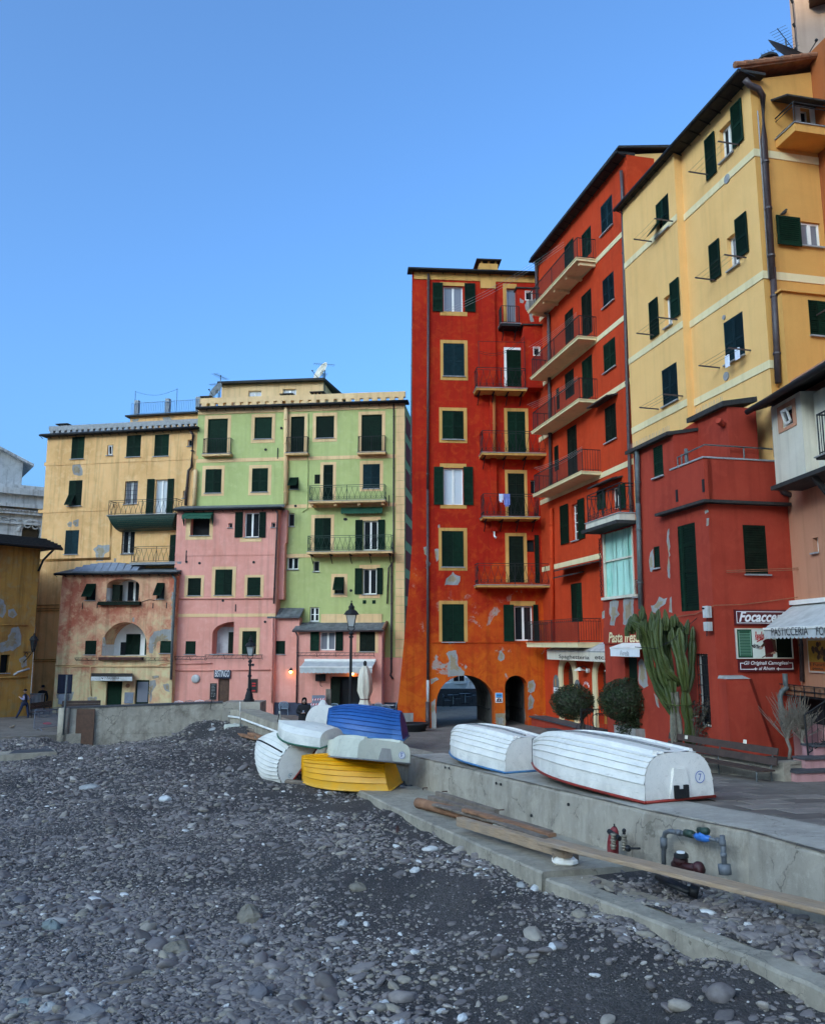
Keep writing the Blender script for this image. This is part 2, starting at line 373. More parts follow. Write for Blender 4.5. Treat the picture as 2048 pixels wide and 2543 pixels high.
def make_windows(f):
 bld=f.bld
 for q in f.wins:
  a,b,c,d=q['r'];k=q['kind'];dp=q['depth'];E=.004
  mb=MB();fw=min(.07,(b-a)*.12);W0,W1=-dp+.02,-dp+.07
  closed=k in('cl2','cl1','flap','flap1','roll','door')
  if k!='niche':
   fm=M[q['sm']]if closed else M[q['frame']]
   f.box(mb,a+E,a+fw,c+E,d-E,W0,W1);f.box(mb,b-fw,b-E,c+E,d-E,W0,W1)
   f.box(mb,a+fw,b-fw,c+E,c+fw,W0,W1);f.box(mb,a+fw,b-fw,d-fw,d-E,W0,W1)
   if not closed and q['lights']==2:
    m=(a+b)/2;f.box(mb,m-fw*.8,m+fw*.8,c+fw,d-fw,W0,W1+.01)
   if q['tr']:
    for zz in[c+(d-c)*(i+1)/(q['tr']+1)for i in range(q['tr'])]:f.box(mb,a+fw,b-fw,zz-.02,zz+.02,W0,W1-.005)
   wo=mb.build(q['name'],fm,bld)
   p=MB();p.quad(f.W(a,c,W0+.012),f.W(b,c,W0+.012),f.W(b,d,W0+.012),f.W(a,d,W0+.012))
   p.build('pane',M['dark']if closed or q['pane']=='dark' else M[q['pane']],wo)
   if q['ajar']:  # tilted inner sash
    s2=MB();t=q['ajar'];m0,m1=a+fw*1.6,b-fw*1.6
    for(u0,u1,z0,z1)in((m0,m0+fw,c+fw,d-fw),(m1-fw,m1,c+fw,d-fw),(m0,m1,c+fw,c+2*fw),(m0,m1,d-2*fw,d-fw)):
     kk=lambda z:W1+.01+t*(z-c)/(d-c)
     s2.hexa([f.W(u0,z0,kk(z0)),f.W(u1,z0,kk(z0)),f.W(u1,z0,kk(z0)+.04),f.W(u0,z0,kk(z0)+.04),f.W(u0,z1,kk(z1)),f.W(u1,z1,kk(z1)),f.W(u1,z1,kk(z1)+.04),f.W(u0,z1,kk(z1)+.04)])
    s2.build('sash',M['white'],wo)
  else:
   continue
  S0=-.05
  if k=='cl2':
   m=(a+b)/2
   for(u0,u1)in((a+E,m-.006),(m+.006,b-E)):
    l=MB();leaf(f,l,u0,u1,c+E,d-E,S0);l.build('shutter',M[q['sm']],wo)
  elif k=='cl1':
   l=MB();leaf(f,l,a+E,b-E,c+E,d-E,S0);l.build('shutter',M[q['sm']],wo)
  elif k in('flap','flap1'):
   m=(a+b)/2;zm=c+(d-c)*.46
   if k=='flap':
    l=MB();leaf(f,l,m+.006,b-E,c+E,d-E,S0);l.build('shutter',M[q['sm']],wo)
    l=MB();leaf(f,l,a+E,m-.006,zm,d-E,S0,mid=False);l.build('shutter',M[q['sm']],wo)
    l=MB();leaf(f,l,a+E,m-.006,c+E,zm-.01,S0,tilt=(zm,.45),mid=False);l.build('shutter',M[q['sm']],wo)
   else:
    l=MB();leaf(f,l,a+E,b-E,c+(d-c)*.18,d-E,S0,tilt=(d,.6),mid=False);l.build('shutter',M[q['sm']],wo)
  elif k=='roll':
   l=MB();n=int((d-c)/.055);h=(d-c-2*E)/n
   for i in range(n):f.box(l,a+E,b-E,c+E+h*i,c+E+h*(i+.86),-.10,-.085)
   f.box(l,a+E,b-E,c+E,d-E,-.112,-.102);l.build('roller_blind',M[q['sm']],wo)
  elif k=='door':
   l=MB();f.box(l,a+fw,b-fw,c,d-fw,W1-.03,W1-.01)
   n=3
   for i in range(n):
    z0=c+.15+(d-c-.25)*i/n;f.box(l,a+fw*2.2,b-fw*2.2,z0,z0+(d-c-.25)/n-.12,W1-.01,W1+.01)
   l.build('door_panel',M[q['sm']],wo)
  for side,rr in(('lo',q['lo']),('ro',q['ro'])):
   if rr:
    l=MB();leaf(f,l,rr[0]+.01,rr[1]-.01,rr[2],rr[3],.03);l.build('shutter',M[q['sm']],wo)
  if q['grille']:
   g=MB();n=max(3,int((b-a)/.13))
   for i in range(n+1):u=a+.02+(b-a-.04)*i/n;g.tube([f.W(u,c,-.04),f.W(u,d,-.04)],.012,4)
   n2=max(2,int((d-c)/.3))
   for i in range(n2+1):z=c+.02+(d-c-.04)*i/n2;g.tube([f.W(a,z,-.04),f.W(b,z,-.04)],.012,4)
   g.build('grille',M['iron'],wo)
  if q['sur']:surround(f,wo,(a,b,c,d),q['sur'],M[q['surmat']],q['sides'])
  if q['sill']and d-c<2.05 and not(q['sur']and 'b' in q['sides']and False):
   l=MB();f.box(l,a-.05,b+.05,c-.05,c-.004,.027,.10);l.build('sill',M['stone'],wo)

def balcony(f,zone,xl,xr,yr,yst,ysb,depth=.9,wl=None,wr=None,style='bars',slabmat='cream',brackets=0,brmat='iron',railmat='iron',u=None,belly=None):
 """pixel measures are taken on the balcony's front edge; sides run back to the wall"""
 xm=(xl+xr)/2
 if u:u0,u1=u
 else:u0=f.px(zone,xl,yst,depth)[0];u1=f.px(zone,xr,yst,depth)[0]
 zt=f.px(zone,xm,yst,depth)[1];zb=f.px(zone,xm,ysb,depth)[1];zr=f.px(zone,xm,yr,depth)[1]
 return balcony_at(f,u0,u1,zb,zt,zr,depth,style,slabmat,brackets,brmat,railmat,belly)

def balcony_at(f,u0,u1,zb,zt,zr,depth,style='bars',slabmat='cream',brackets=0,brmat='iron',railmat='iron',belly=None,ends=(1,1)):
 mb=MB();f.box(mb,u0-.05,u1+.05,zb,zt-.03,.003,depth+.05);o=mb.build('balcony',M[slabmat],f.bld)
 mb=MB();f.box(mb,u0-.09,u1+.09,zt-.03,zt,.003,depth+.09);mb.build('slab_edge',M['stone']if slabmat!='band' else M['band'],o)
 rl=MB();D_=depth-.03;segs=[((u0,D_),(u1,D_))]
 if ends[0]:segs.append(((u0,.0),(u0,D_)))
 if ends[1]:segs.append(((u1,D_),(u1,.0)))
 for(ua,wa),(ub,wb)in segs:
  for z in(zr,zt+.09)+((zr-.12,)if style!='bars' else()):
   rl.bar(f.W(ua,z,wa),f.W(ub,z,wb),.035 if z==zr else .022,.03 if z==zr else .02)
  L=math.hypot(ub-ua,wb-wa);n=0 if style=='none' else max(2,int(L/(.115 if style in('bars','hoop')else .17)))
  for i in range(n+1 if n else 0):
   t=i/n;uu=ua+(ub-ua)*t;ww=wa+(wb-wa)*t
   if style=='bars':rl.tube([f.W(uu,zt,ww),f.W(uu,zr,ww)],.011,4,False)
   elif style=='hoop':
    if i<n and i%2==0:
     u2=ua+(ub-ua)*(i+1)/n;w2=wa+(wb-wa)*(i+1)/n
     pts=[(uu,zt+.09,ww),(uu,zr-.12,ww),(uu+(u2-uu)*.25,zr-.05,ww+(w2-ww)*.25),(uu+(u2-uu)*.75,zr-.05,ww+(w2-ww)*.75),(u2,zr-.12,w2),(u2,zt+.09,w2)]
     rl.tube([f.W(*p)for p in pts],.011,4,False)
   elif i<n:  # slanting scrolled panels
    u2=ua+(ub-ua)*(i+1)/n;w2=wa+(wb-wa)*(i+1)/n;h=zr-zt-.2
    k=i%2;lo_,hi_=((uu,ww),(u2,w2))if k else((u2,w2),(uu,ww))
    rl.tube([f.W(lo_[0],zt+.09,lo_[1]),f.W((lo_[0]*.8+hi_[0]*.2),zt+.09+h*.35,lo_[1]*.8+hi_[1]*.2),f.W((lo_[0]*.2+hi_[0]*.8),zt+.09+h*.7,lo_[1]*.2+hi_[1]*.8),f.W(hi_[0],zr-.12,hi_[1])],.010,4,False)
    if style=='orn':
     cu,cw=(uu+u2)/2,(ww+w2)/2
     rl.tube([f.W(cu+.07*math.cos(a)*(ub-ua)/L,zt+.2+.07*math.sin(a),cw+.07*math.cos(a)*(wb-wa)/L)for a in[j*math.pi/3 for j in range(7)]],.009,4,False)
 for uu in(u0,(u0+u1)/2,u1):rl.tube([f.W(uu,zt,D_),f.W(uu,zr+.02,D_)],.02,4)
 rl.build('railing',M[railmat],o)
 if brackets:
  for i in range(brackets):
   uu=u0+.15+(u1-u0-.3)*i/max(1,brackets-1);b=MB()
   if brmat=='iron':b.bar(f.W(uu,zb-.05,0),f.W(uu,zb-.05,depth*.9),.05,.08);b.bar(f.W(uu,zb-.55,.02),f.W(uu,zb-.09,depth*.7),.04,.04)
   else:f.box(b,uu-.09,uu+.09,zb-.16,zb-.003,.003,depth*.85)
   b.build('bracket',M[brmat],o)
 if belly:
  b=MB();n=8
  for i in range(n):
   t0,t1=i/n,(i+1)/n
   for(A,B_)in(((t0),(t1)),):
    f0=lambda t:(.12+.88*math.sqrt(max(0,1-(1-t)**2)))
    wa,wb=f0(t0)*depth,f0(t1)*depth;za,zb2=zb-belly*(1-t0),zb-belly*(1-t1)-.003
    b.quad(f.W(u0+.4*(1-t0),za,wa),f.W(u1-.4*(1-t0),za,wa),f.W(u1-.4*(1-t1),zb2,wb),f.W(u0+.4*(1-t1),zb2,wb))
    b.quad(f.W(u0+.4*(1-t0),za,wa),f.W(u0+.4*(1-t1),zb2,wb),f.W(u0+.4*(1-t1),zb2,0),f.W(u0+.4*(1-t0),za,0))
    b.quad(f.W(u1-.4*(1-t0),za,wa),f.W(u1-.4*(1-t1),zb2,wb),f.W(u1-.4*(1-t1),zb2,0),f.W(u1-.4*(1-t0),za,0))
  b.build('belly',M[slabmat],o)
 return o

def band(f,z,u0,u1,th,mat='cream',w=.03,name='string_course'):
 mb=MB();f.box(mb,u0,u1,z-th/2,z+th/2,.002,w);return mb.build(name,M[mat],f.bld)
def pipe(f,zone,pts,r,mat,w=.1,name='downpipe',clips=True):
 mb=MB();P=[f.W(*f.px(zone,x,y),w)for x,y in pts];mb.tube(P,r,8);o=mb.build(name,M[mat],f.bld,smooth=True)
 if clips:
  c=MB()
  for a,b in zip(P[:-1],P[1:]):
   L=(b-a).length
   if L>1.5:
    for i in range(int(L/1.6)):
     q=a+(b-a)*((i+.5)/int(L/1.6));dd=(b-a).normalized()*.03;c.tube([q-dd,q+dd],r*1.25,8)
  if c.v:c.build('pipe_clip',M[mat],o)
 return o
def patch(f,zone,pts,mat='patch',w=.006,jit=.06,parent=None):
 """a place where the paint coat has come away, as a thin ragged skin"""
 P=[f.px(zone,x,y)for x,y in pts];Q=[]
 for i in range(len(P)):
  a,b=P[i],P[(i+1)%len(P)];L=math.hypot(b[0]-a[0],b[1]-a[1]);n=max(2,int(L/.12))
  for k in range(n):
   t=k/n;j=jit*min(1,L);Q.append((a[0]+(b[0]-a[0])*t+random.uniform(-j,j),a[1]+(b[1]-a[1])*t+random.uniform(-j,j)))
 mb=MB();n=len(Q);mb.v+=[tuple(f.W(u,z,w))for u,z in Q];mb.f.append(tuple(range(n)))
 import mathutils.geometry as mg
 tri=mg.tessellate_polygon([[Vector((u,z,0))for u,z in Q]]);mb.f=[tuple(t)for t in tri]
 o=mb.build('bare_patch',M[mat],parent or f.bld);cu=sum(q[0]for q in Q)/n;cz=sum(q[1]for q in Q)/n;off=(random.uniform(-.05,.05),random.uniform(-.05,.05));R2=[]
 for(u,z)in Q:k_=random.uniform(.35,.72);R2.append((cu+(u-cu)*k_+off[0],cz+(z-cz)*k_+off[1]))
 if n<90:
  mb=MB();mb.v=[tuple(f.W(u,z,w+.004))for u,z in R2];mb.f=[tuple(t)for t in mg.tessellate_polygon([[Vector((u,z,0))for u,z in R2]])];MB.build(mb,'bared_core',M['patchbr' if mat=='patch' else 'patch'],o if parent is None else None)if parent is None else None
 return o
def text(f,s,rect,mat,w,parent,shear=0.0,name='lettering',depth=.004,bold=0.0,squash=True):
 cu=bpy.data.curves.new('lettering_curve','FONT');cu.body=s;cu.shear=shear;cu.offset=bold;cu.resolution_u=3
 o=bpy.data.objects.new('lettering_tmp',cu);COL.objects.link(o);dg=bpy.context.evaluated_depsgraph_get()
 me=bpy.data.meshes.new_from_object(o.evaluated_get(dg));bpy.data.objects.remove(o);bpy.data.curves.remove(cu)
 vv=np.array([v.co[:]for v in me.vertices]);mn=vv.min(0);mx=vv.max(0);u0,u1,z0,z1=rect
 mb=MB()
 for v in vv:mb.v.append(tuple(f.W(u0+(u1-u0)*(v[0]-mn[0])/(mx[0]-mn[0]),z0+(z1-z0)*(v[1]-mn[1])/(mx[1]-mn[1]+1e-9),w)))
 mb.f=[tuple(p.vertices)for p in me.polygons];bpy.data.meshes.remove(me)
 return mb.build(name,M[mat],parent)
def roof_edge(f,u0,u1,z,over=.35,th=.12,mat='roofdark',parent=None,gut=True):
 mb=MB();f.box(mb,u0,u1,z,z+th,-.4,over);o=mb.build('eave',M[mat],parent or f.bld)
 if gut:
  g=MB();g.tube([f.W(u0,z+.02,over+.07),f.W(u1,z+.02,over+.07)],.075,8);g.build('gutter',M['iron'],o,smooth=True)
  h=MB();n=int((u1-u0)/.62)
  for i in range(n+1):u=u0+(u1-u0)*i/n;h.bar(f.W(u,z-.12,.02),f.W(u,z+.02,over+.05),.03,.03);
  h.build('gutter_hook',M['iron'],o)
 return o
def chimney(f,u0,u1,z0,z1,w0,w1,mat,cap='roofdark'):
 mb=MB();f.box(mb,u0,u1,z0,z1,w0,w1);o=mb.build('chimney',M[mat],f.bld)
 c=MB();du=(u1-u0)
 for k in range(3):uu=u0+du*(.08+.38*k);f.box(c,uu,uu+du*.1,z1,z1+.14,w1-.12,w1-.02);f.box(c,uu,uu+du*.1,z1,z1+.14,w0+.02,w0+.12)
 c.build('vent_stub',M[mat],o)
 c=MB();f.box(c,u0-.18,u1+.18,z1+.14,z1+.2,w0-.18,w1+.18);f.box(c,u0-.02,u1+.02,z1+.2,z1+.26,w0,w1);c.build('chimney_cap',M[cap],o)
 return o
def clothes_rack(f,u0,u1,z,reach=.75):
 mb=MB()
 for u in(u0,u1):mb.bar(f.W(u,z,0),f.W(u,z+.02,reach),.03,.045)
 for k in(.45,.7,.95):mb.tube([f.W(u0,z+.045,reach*k),f.W((u0+u1)/2,z+.03,reach*k),f.W(u1,z+.045,reach*k)],.006,4)
 return mb.build('clothes_rack',M['brownpipe'],f.bld)
def flower_rack(f,zone,x0,x1,y0,y1):
 u0,u1,z0,z1=f.rect(zone,x0,y0,x1,y1);mb=MB();wd=.3
 for z in(z0+(z1-z0)*.3,z1):
  for w_ in(.02,wd):mb.bar(f.W(u0,z,w_),f.W(u1,z,w_),.02,.02)
 n=max(2,int((u1-u0)/1.1))
 for i in range(n+1):
  u=u0+(u1-u0)*i/n;mb.bar(f.W(u,z0,.02),f.W(u,z1,wd),.02,.02);mb.bar(f.W(u,z1,0),f.W(u,z1,wd),.02,.02)
 for i in range(int((u1-u0)/.3)):
  u=u0+.15+.3*i;mb.bar(f.W(u,z0+.1,wd),f.W(u+.15,z1,wd),.012,.012)
 return mb.build('flower_rack',M['iron'],f.bld)
def add_box(f,name,rect,w0,w1,mat,parent=None):
 mb=MB();f.box(mb,*rect,w0,w1);return mb.build(name,M[mat],parent or f.bld)
# ================================================================== THE HOUSES
def house(name,label,x,y,group='houses round the square'):
 return thing(name,label,'house',(x,y,0),group)
# ---- green house
pG=at(1003,1600,52);G=Fac(pG.x,pG.y,.9936,-.1131)
G.bld=house('green_house','pale green five-storey house with cream trim behind the pink house',pG.x-7,51)
f=G
win(f,'c','roll',190,405,332,660,(165,380,355,662));win(f,'c','roll',527,393,652,548,(503,370,675,578))
win(f,'c','roll',787,388,884,645,(766,368,907,647));win(f,'c','roll',968,385,1098,542,(945,362,1120,570))
win(f,'c','roll',1294,375,1442,638,(1272,352,1465,640))
win(f,'c','cl2',173,767,290,937,(150,742,310,960));win(f,'c','cl2',508,760,623,930,(485,737,647,955))
win(f,'c','flap1',778,825,842,910);win(f,'c','cl1',957,805,1000,872,sm='shutold',sill=False)
win(f,'c','cl1',1020,735,1090,990,(998,717,1112,990),sides='lrt');win(f,'c','cl2',1305,730,1427,905,(1283,708,1450,925),sm='shutblue')
win(f,'c','case',768,1085,813,1178,lights=1);win(f,'c','cl2',957,1118,1075,1355,(932,1095,1098,1355),sides='lrt')
win(f,'c','case',1308,1137,1412,1350,(1283,1110,1433,1350),sides='t',lo=(1250,1132,1304,1350),ro=(1412,1130,1464,1346),sill=False,lights=2)
win(f,'c','case',760,1400,842,1488);win(f,'c','case',948,1426,992,1503,lights=1)
win(f,'c','flap1',1100,1542,1170,1662,(1077,1520,1193,1688))
win(f,'c','case',1304,1483,1404,1667,(1279,1455,1428,1695),sides='tb',lo=(1247,1480,1303,1668),ro=(1404,1477,1449,1668))
win(f,'d','case',1010,313,1076,416,tr=1)
uL=f.px('c',108,700)[0];uR=f.px('c',1605,700)[0];zT=f.px('c',870,318)[1]
mb=MB();wall_mesh(f,mb,uL,uR,-2.5,zT,f.holes);body(f,mb,uL,uR,-2.5,zT,12);mb.build('wall',M['green'],f.bld)
make_windows(f)
ub=f.px('c',1540,700)[0]
for yy in(683,1028,1386):band(f,f.px('c',1150,yy)[1],uL+.02,ub,.24)
band(f,zT-.16,uL+.02,uR,.32,w=.06,name='cornice')
# corner pilaster of cream blocks
z1=zT-.33;z0=f.px('d',1600,670)[1];n=int((z1-z0)/.52)
for i in range(n):
 za=z0+(z1-z0)*i/n;zb=z0+(z1-z0)*(i+1)/n
 add_box(f,'quoin_block',(ub+.02,uR,za+.012,zb-.012),.0,.05,'cream')
for i in range(9):  # painted panels on the narrow side wall
 za=z0+(z1-z0)*(i+.15)/9;zb=z0+(z1-z0)*(i+.8)/9;mb=MB()
 mb.hexa([f.W(uR+a,z,w_)for z in(za,zb)for(a,w_)in((.0,-.6),(.03,-.6),(.03,-5.5),(.0,-5.5))]);mb.build('side_panel',M['redC'],f.bld)
# rose coloured ground storey at the right corner
add_box(f,'lower_wall',(f.px('d',1515,900)[0],uR+.02,-2,f.px('d',1560,674)[1]),.0,.045,'pink')
for(a,b,c)in((155,350,(545,662)),(753,903,(535,655)),(1270,1462,(528,650))):balcony(f,'c',a,b,c[0],c[1]-8,c[1]+8,.42,style='bars',slabmat='cream',railmat='iron')
balcony(f,'c',920,1458,880,990,1006,.95,style='orn',slabmat='cream',brackets=4,brmat='cream',railmat='irongreen')
balcony(f,'c',908,1508,1243,1355,1372,.95,style='orn',slabmat='cream',brackets=5,railmat='irongreen')
# folded awning
r=f.rect('c',1155,1058,1450,1092);mb=MB();mb.tube([f.W(r[0],r[3],.25),f.W(r[1],r[3],.25)],.1,8)
for i in range(14):
 ua=r[0]+(r[1]-r[0])*i/14;ubb=r[0]+(r[1]-r[0])*(i+1)/14;um=(ua+ubb)/2
 mb.poly([f.W(ua,r[3],.36),f.W(ubb,r[3],.36),f.W(ubb,r[2]+.04,.36),f.W(um,r[2]-.03,.36),f.W(ua,r[2]+.04,.36)])
M['awngreen']=simple('green awning cloth',(.01,.09,.05),.8,.2,4);mb.build('awning',M['awngreen'],f.bld)
pipe(f,'c',[(757,330),(757,1020)],.15,'cream',.16);pipe(f,'c',[(112,775),(100,1035)],.13,'cream',.2)
pipe(f,'c',[(1527,300),(1525,1430),(1490,1480),(1480,1735)],.045,'brownpipe',.1);pipe(f,'d',[(1600,0),(1597,780),(1590,800),(1610,828)],.06,'brownpipe',.12)
pipe(f,'c',[(912,370),(908,1050),(872,1075)],.035,'green',.05,'conduit',False)
for x,y in((1403,275),(1471,275)):add_box(f,'vent_plate',f.rect('d',x-12,y-13,x+12,y+13),.0,.04,'shut')
mb=MB()
for(x,y)in((720,472),(607,627),(1184,1127),(1220,1640),(822,1032),(1175,1127)):
 u,z=f.px('c',x,y);mb.tube([f.W(u,z,.0),f.W(u,z,.05)],.09,8)
mb.build('wall_vent',M['iron'],f.bld)
for(x,y0,y1)in((694,615,693),(1493,955,1030)):add_box(f,'tie_bar',f.rect('c',x-3,y0,x+3,y1),.0,.05,'iron')
add_box(f,'fascia_board',f.rect('d',1092,362,1529,436),.02,.1,'cream')
roof_edge(f,uL,uR+.25,zT,.38,.14)
# parapet of the flat roof: coping on little piers
zp0=zT+.14;mb=MB();f.box(mb,uL,uR,zp0,zp0+.12,-.5,-.2);f.box(mb,uL,uR,zp0+.38,zp0+.75,-.5,-.2);n=24
for i in range(n):ua=uL+(uR-uL)*i/n;f.box(mb,ua+.12,uL+(uR-uL)*(i+1)/n-.12,zp0+.12,zp0+.38,-.49,-.21)
mb.build('parapet',M['cream'],f.bld)
fp=f.off(-3.0)  # penthouse set back on the roof
u0,u1,zz0,zz1=fp.rect('c',290,150,1020,255)
win(fp,'c','case',482,203,576,262,pane='curtaindim',sill=False);win(fp,'c','case',730,190,826,250,pane='curtaindim',sill=False)
mb=MB();wall_mesh(fp,mb,u0,u1,zT-.5,zz1,[(*h[:4],0,.15)for h in fp.holes]);body(fp,mb,u0,u1,zT-.5,zz1,6);mb.build('penthouse',M['cream'],f.bld)
make_windows(fp)
mb=MB();a=.35
mb.hexa([fp.W(u0-.2,zz1+.0,.4),fp.W(u1+.15,zz1+.0,.4),fp.W(u1+.8,zz1+.25,-6.3),fp.W(u0-.2,zz1+.25,-6.3),fp.W(u0-.2,zz1+.16,.4),fp.W(u1+.15,zz1+.16,.4),fp.W(u1+.8,zz1+.4,-6.3),fp.W(u0-.2,zz1+.4,-6.3)])
mb.build('roof',M['roofdark'],f.bld)
cr=fp.rect('c',652,122,702,158);chimney(fp,cr[0],cr[1],cr[2],cr[3],-1.6,-.8,'cream')
for(a,b,c,d)in((160,255,205,268),(728,236,790,268),(945,222,1010,250)):
 cr=f.off(-.6).rect('c',a,b,c,d);chimney(f,cr[0],cr[1],cr[2]-.3,cr[3]-.1,-1.3,-.6,'cream')
# ---- roof aerials and dishes: things of their own
def dish(name,label,p,r,yaw,col,tiltup=.45):
 t=thing(name,label,'satellite dish',p,'satellite dishes on the roofs',local=True,rot=(0,0,yaw))
 mb=MB();n=16;rings=4
 base=0;mb.v.append((0,0,0))
 for i in range(1,rings+1):
  for k in range(n):
   a=2*math.pi*k/n;rr=r*i/rings;mb.v.append((rr*math.cos(a),-.25*r*(i/rings)**2,rr*1.08*math.sin(a)))
 for k in range(n):mb.f.append((0,1+k,1+(k+1)%n))
 for i in range(rings-1):
  for k in range(n):a0=1+i*n+k;b0=1+i*n+(k+1)%n;mb.f.append((a0,b0,b0+n,a0+n))
 R_=Matrix.Rotation(-tiltup,3,'X');mb.v=[tuple(R_@Vector(q))for q in mb.v]
 mb.build('dish_face',M[col],t,smooth=True)
 mb=MB();mb.tube([(0,-.1*r,-r*.95),(0,-r*1.1,-r*.1)],.02,5);mb.ball((0,-r*1.12,-r*.05),.06,n=6,m=4);mb.build('feed_arm',M['iron'],t)
 mb=MB();mb.tube([(0,.05,0),(0,.12,-.1),(0,.12,-r-.7)],.03,6);mb.build('mount',M['greypipe'],t)
 return t
def aerial(label,p,h,yaw,cat='aerial'):
 t=thing('television_aerial',label,cat,p,'television aerials on the roofs',local=True,rot=(0,0,yaw))
 mb=MB();mb.tube([(0,0,0),(0,0,h)],.03,6);mb.build('mast',M['greypipe'],t)
 mb=MB();z=h*.92;mb.tube([(-.8,0,z),(.7,0,z+.06)],.015,4)
 for i in range(9):x=-.75+i*.17;mb.tube([(x,-.28,z),(x,.28,z)],.008,4)
 mb.build('antenna',M['greypipe'],t)
 mb=MB();z=h*.62;mb.tube([(0,-.1,z),(0,.9,z+.1)],.015,4)
 for i in range(7):mb.tube([(-.22,.1+.12*i,z+.02),(.22,.1+.12*i,z+.02)],.008,4)
 mb.build('antenna',M['greypipe'],t)
 return t
def onroof(fac,zone,x,y,w):u,z=fac.px(zone,x,y,w);return fac.W(u,z,w)
dish('satellite_dish','large pale satellite dish beside the penthouse of the green house',onroof(f,'c',1012,72,-3.2),.72,-.9,'palebox')
dish('satellite_dish','small round satellite dish low at the left end of the green roof',onroof(f,'c',258,208,-1.6),.6,-.7,'slate')
pa=onroof(f,'c',1030,205,-3.3);aerial('tall television aerial beside the penthouse of the green house',pa,onroof(f,'c',1030,0,-3.3).z-pa.z,.3)
pa=onroof(f,'c',277,262,-1.8);aerial('thin leaning aerial at the left end of the green roof',pa,onroof(f,'c',277,90,-1.8).z-pa.z,1.2)

# ---- pink house (stands a metre in front of the green wall)
P=G.off(1.0);P.bld=house('pink_house','pink three-storey house with cream window frames and a bistro door',P.W(-14.5,0).x,P.W(-14.5,0).y);f=P
win(f,'c','case',68,1100,205,1243,(35,1080,228,1275),pane='dark',frame='shutold',lights=1,depth=.5)
win(f,'c','case',338,1155,367,1187,lights=1);win(f,'c','case',647,1150,675,1184,lights=1)
win(f,'c','case',455,1078,560,1256,(425,1060,580,1290),sides='b',lo=(387,1077,444,1258),ro=(560,1076,609,1258))
win(f,'c','cl1',48,1550,142,1675,(25,1530,163,1697));win(f,'c','cl2',243,1488,367,1672,(220,1468,392,1697));win(f,'c','cl1',475,1545,570,1675,(455,1527,592,1702))
win(f,'d','cl1',117,557,190,650);win(f,'d','cl2',525,485,627,650,(503,460,650,655))
r=f.rect('d',310,418,462,648);f.holes.append((r[0],r[1],r[2],r[3],(r[3]-r[2])*.38,.9,'half'))
rd=f.rect('d',352,825,432,978);f.holes.append((rd[0],rd[1],rd[2]-1.2,rd[3],0,.2))
rp=f.rect('d',583,828,636,928)
uL=f.px('c',-40,1300)[0];uR=f.px('c',692,1300)[0];zT=f.px('c',350,1062)[1]
mb=MB();wall_mesh(f,mb,uL,uR,-2.5,zT,f.holes);body(f,mb,uL,uR,-2.5,zT,1.0)
for q in(r,):mb.quad(f.W(q[0],q[2],-.9),f.W(q[1],q[2],-.9),f.W(q[1],q[3],-.9),f.W(q[0],q[3],-.9))
mb.build('wall',M['pink'],f.bld);make_windows(f)
# loggia lining, white-washed, with its dark doorway
mb=MB();f.box(mb,r[0]+.01,r[1]-.01,r[2]+.02,r[3]-.3,-.89,-.85);lg=mb.build('loggia_back',M['church'],f.bld)
dd=f.rect('d',395,490,458,646);add_box(f,'loggia_door',(dd[0],r[1]-.02,dd[2],dd[3]),-.85,-.8,'shutold',lg)
add_box(f,'sill',(r[0]-.1,r[1]+.05,r[2]-.08,r[2]-.005),-.2,.1,'stone')
M['doorwood']=simple('brown timber door',(.10,.045,.025),.6,.35,6);dr=add_box(f,'door',(rd[0],rd[1],rd[2]-1.2,rd[3]),-.16,-.1,'doorwood')
for i in range(3):add_box(f,'door_panel',(rd[0]+.12,rd[1]-.12,rd[2]-1.0+i*.75,rd[2]-1.0+i*.75+.6),-.1,-.08,'doorwood',dr)
for yy,m_ in((1375,'cream'),):band(f,f.px('c',350,yy)[1],uL,uR,.22,'pink')
band(f,f.px('d',400,371)[1],uL,uR,.2,'cream')
for y,x0,x1 in((250,60,745),(715,0,310),(762,20,748)):
 pipe(f,'d',[(x0,y+(5 if y>300 else 0)),(x1,y)],.045,'pink',.07,'wall_pipe',False)
pipe(f,'c',[(683,1062),(695,1090),(668,1735)],.05,'brownpipe',.1);pipe(f,'d',[(50,30),(40,600),(20,830)],.06,'greypipe',.1);pipe(f,'d',[(745,390),(740,1000)],.06,'pink',.1)
flower_rack(f,'d',52,262,667,695);flower_rack(f,'d',270,672,655,690)
roof_edge(f,uL-.15,uR+.3,zT+.02,.3,.08)
mb=MB();mb.hexa([f.W(uL-.1,zT+.1,.3),f.W(uR+.5,zT+.1,.3),f.W(uR+.1,zT+.42,-1.0),f.W(uL-.1,zT+.42,-1.0),f.W(uL-.1,zT+.16,.3),f.W(uR+.5,zT+.16,.3),f.W(uR+.1,zT+.5,-1.0),f.W(uL-.1,zT+.5,-1.0)]);mb.build('roof',M['slate'],f.bld)
# small green canopy over the top left window
r=f.rect('c',28,1080,235,1112,0);mb=MB();u0,u1,zz0,zz1=r
mb.hexa([f.W(u0,zz0,.55),f.W(u1,zz0,.55),f.W(u1,zz1,.02),f.W(u0,zz1,.02),f.W(u0,zz0+.03,.56),f.W(u1,zz0+.03,.56),f.W(u1,zz1+.03,.03),f.W(u0,zz1+.03,.03)])
for i in range(8):
 a,b=u0+(u1-u0)*i/8,u0+(u1-u0)*(i+1)/8;mb.poly([f.W(a,zz0,.56),f.W(b,zz0,.56),f.W(b,zz0-.16,.56),f.W((a+b)/2,zz0-.22,.56),f.W(a,zz0-.16,.56)])
for u in(u0,u1):mb.poly([f.W(u,zz0,.56),f.W(u,zz1,.02),f.W(u,zz0-.55,.04),f.W(u,zz0-.6,.12)])
mb.build('window_awning',M['awngreen'],f.bld)
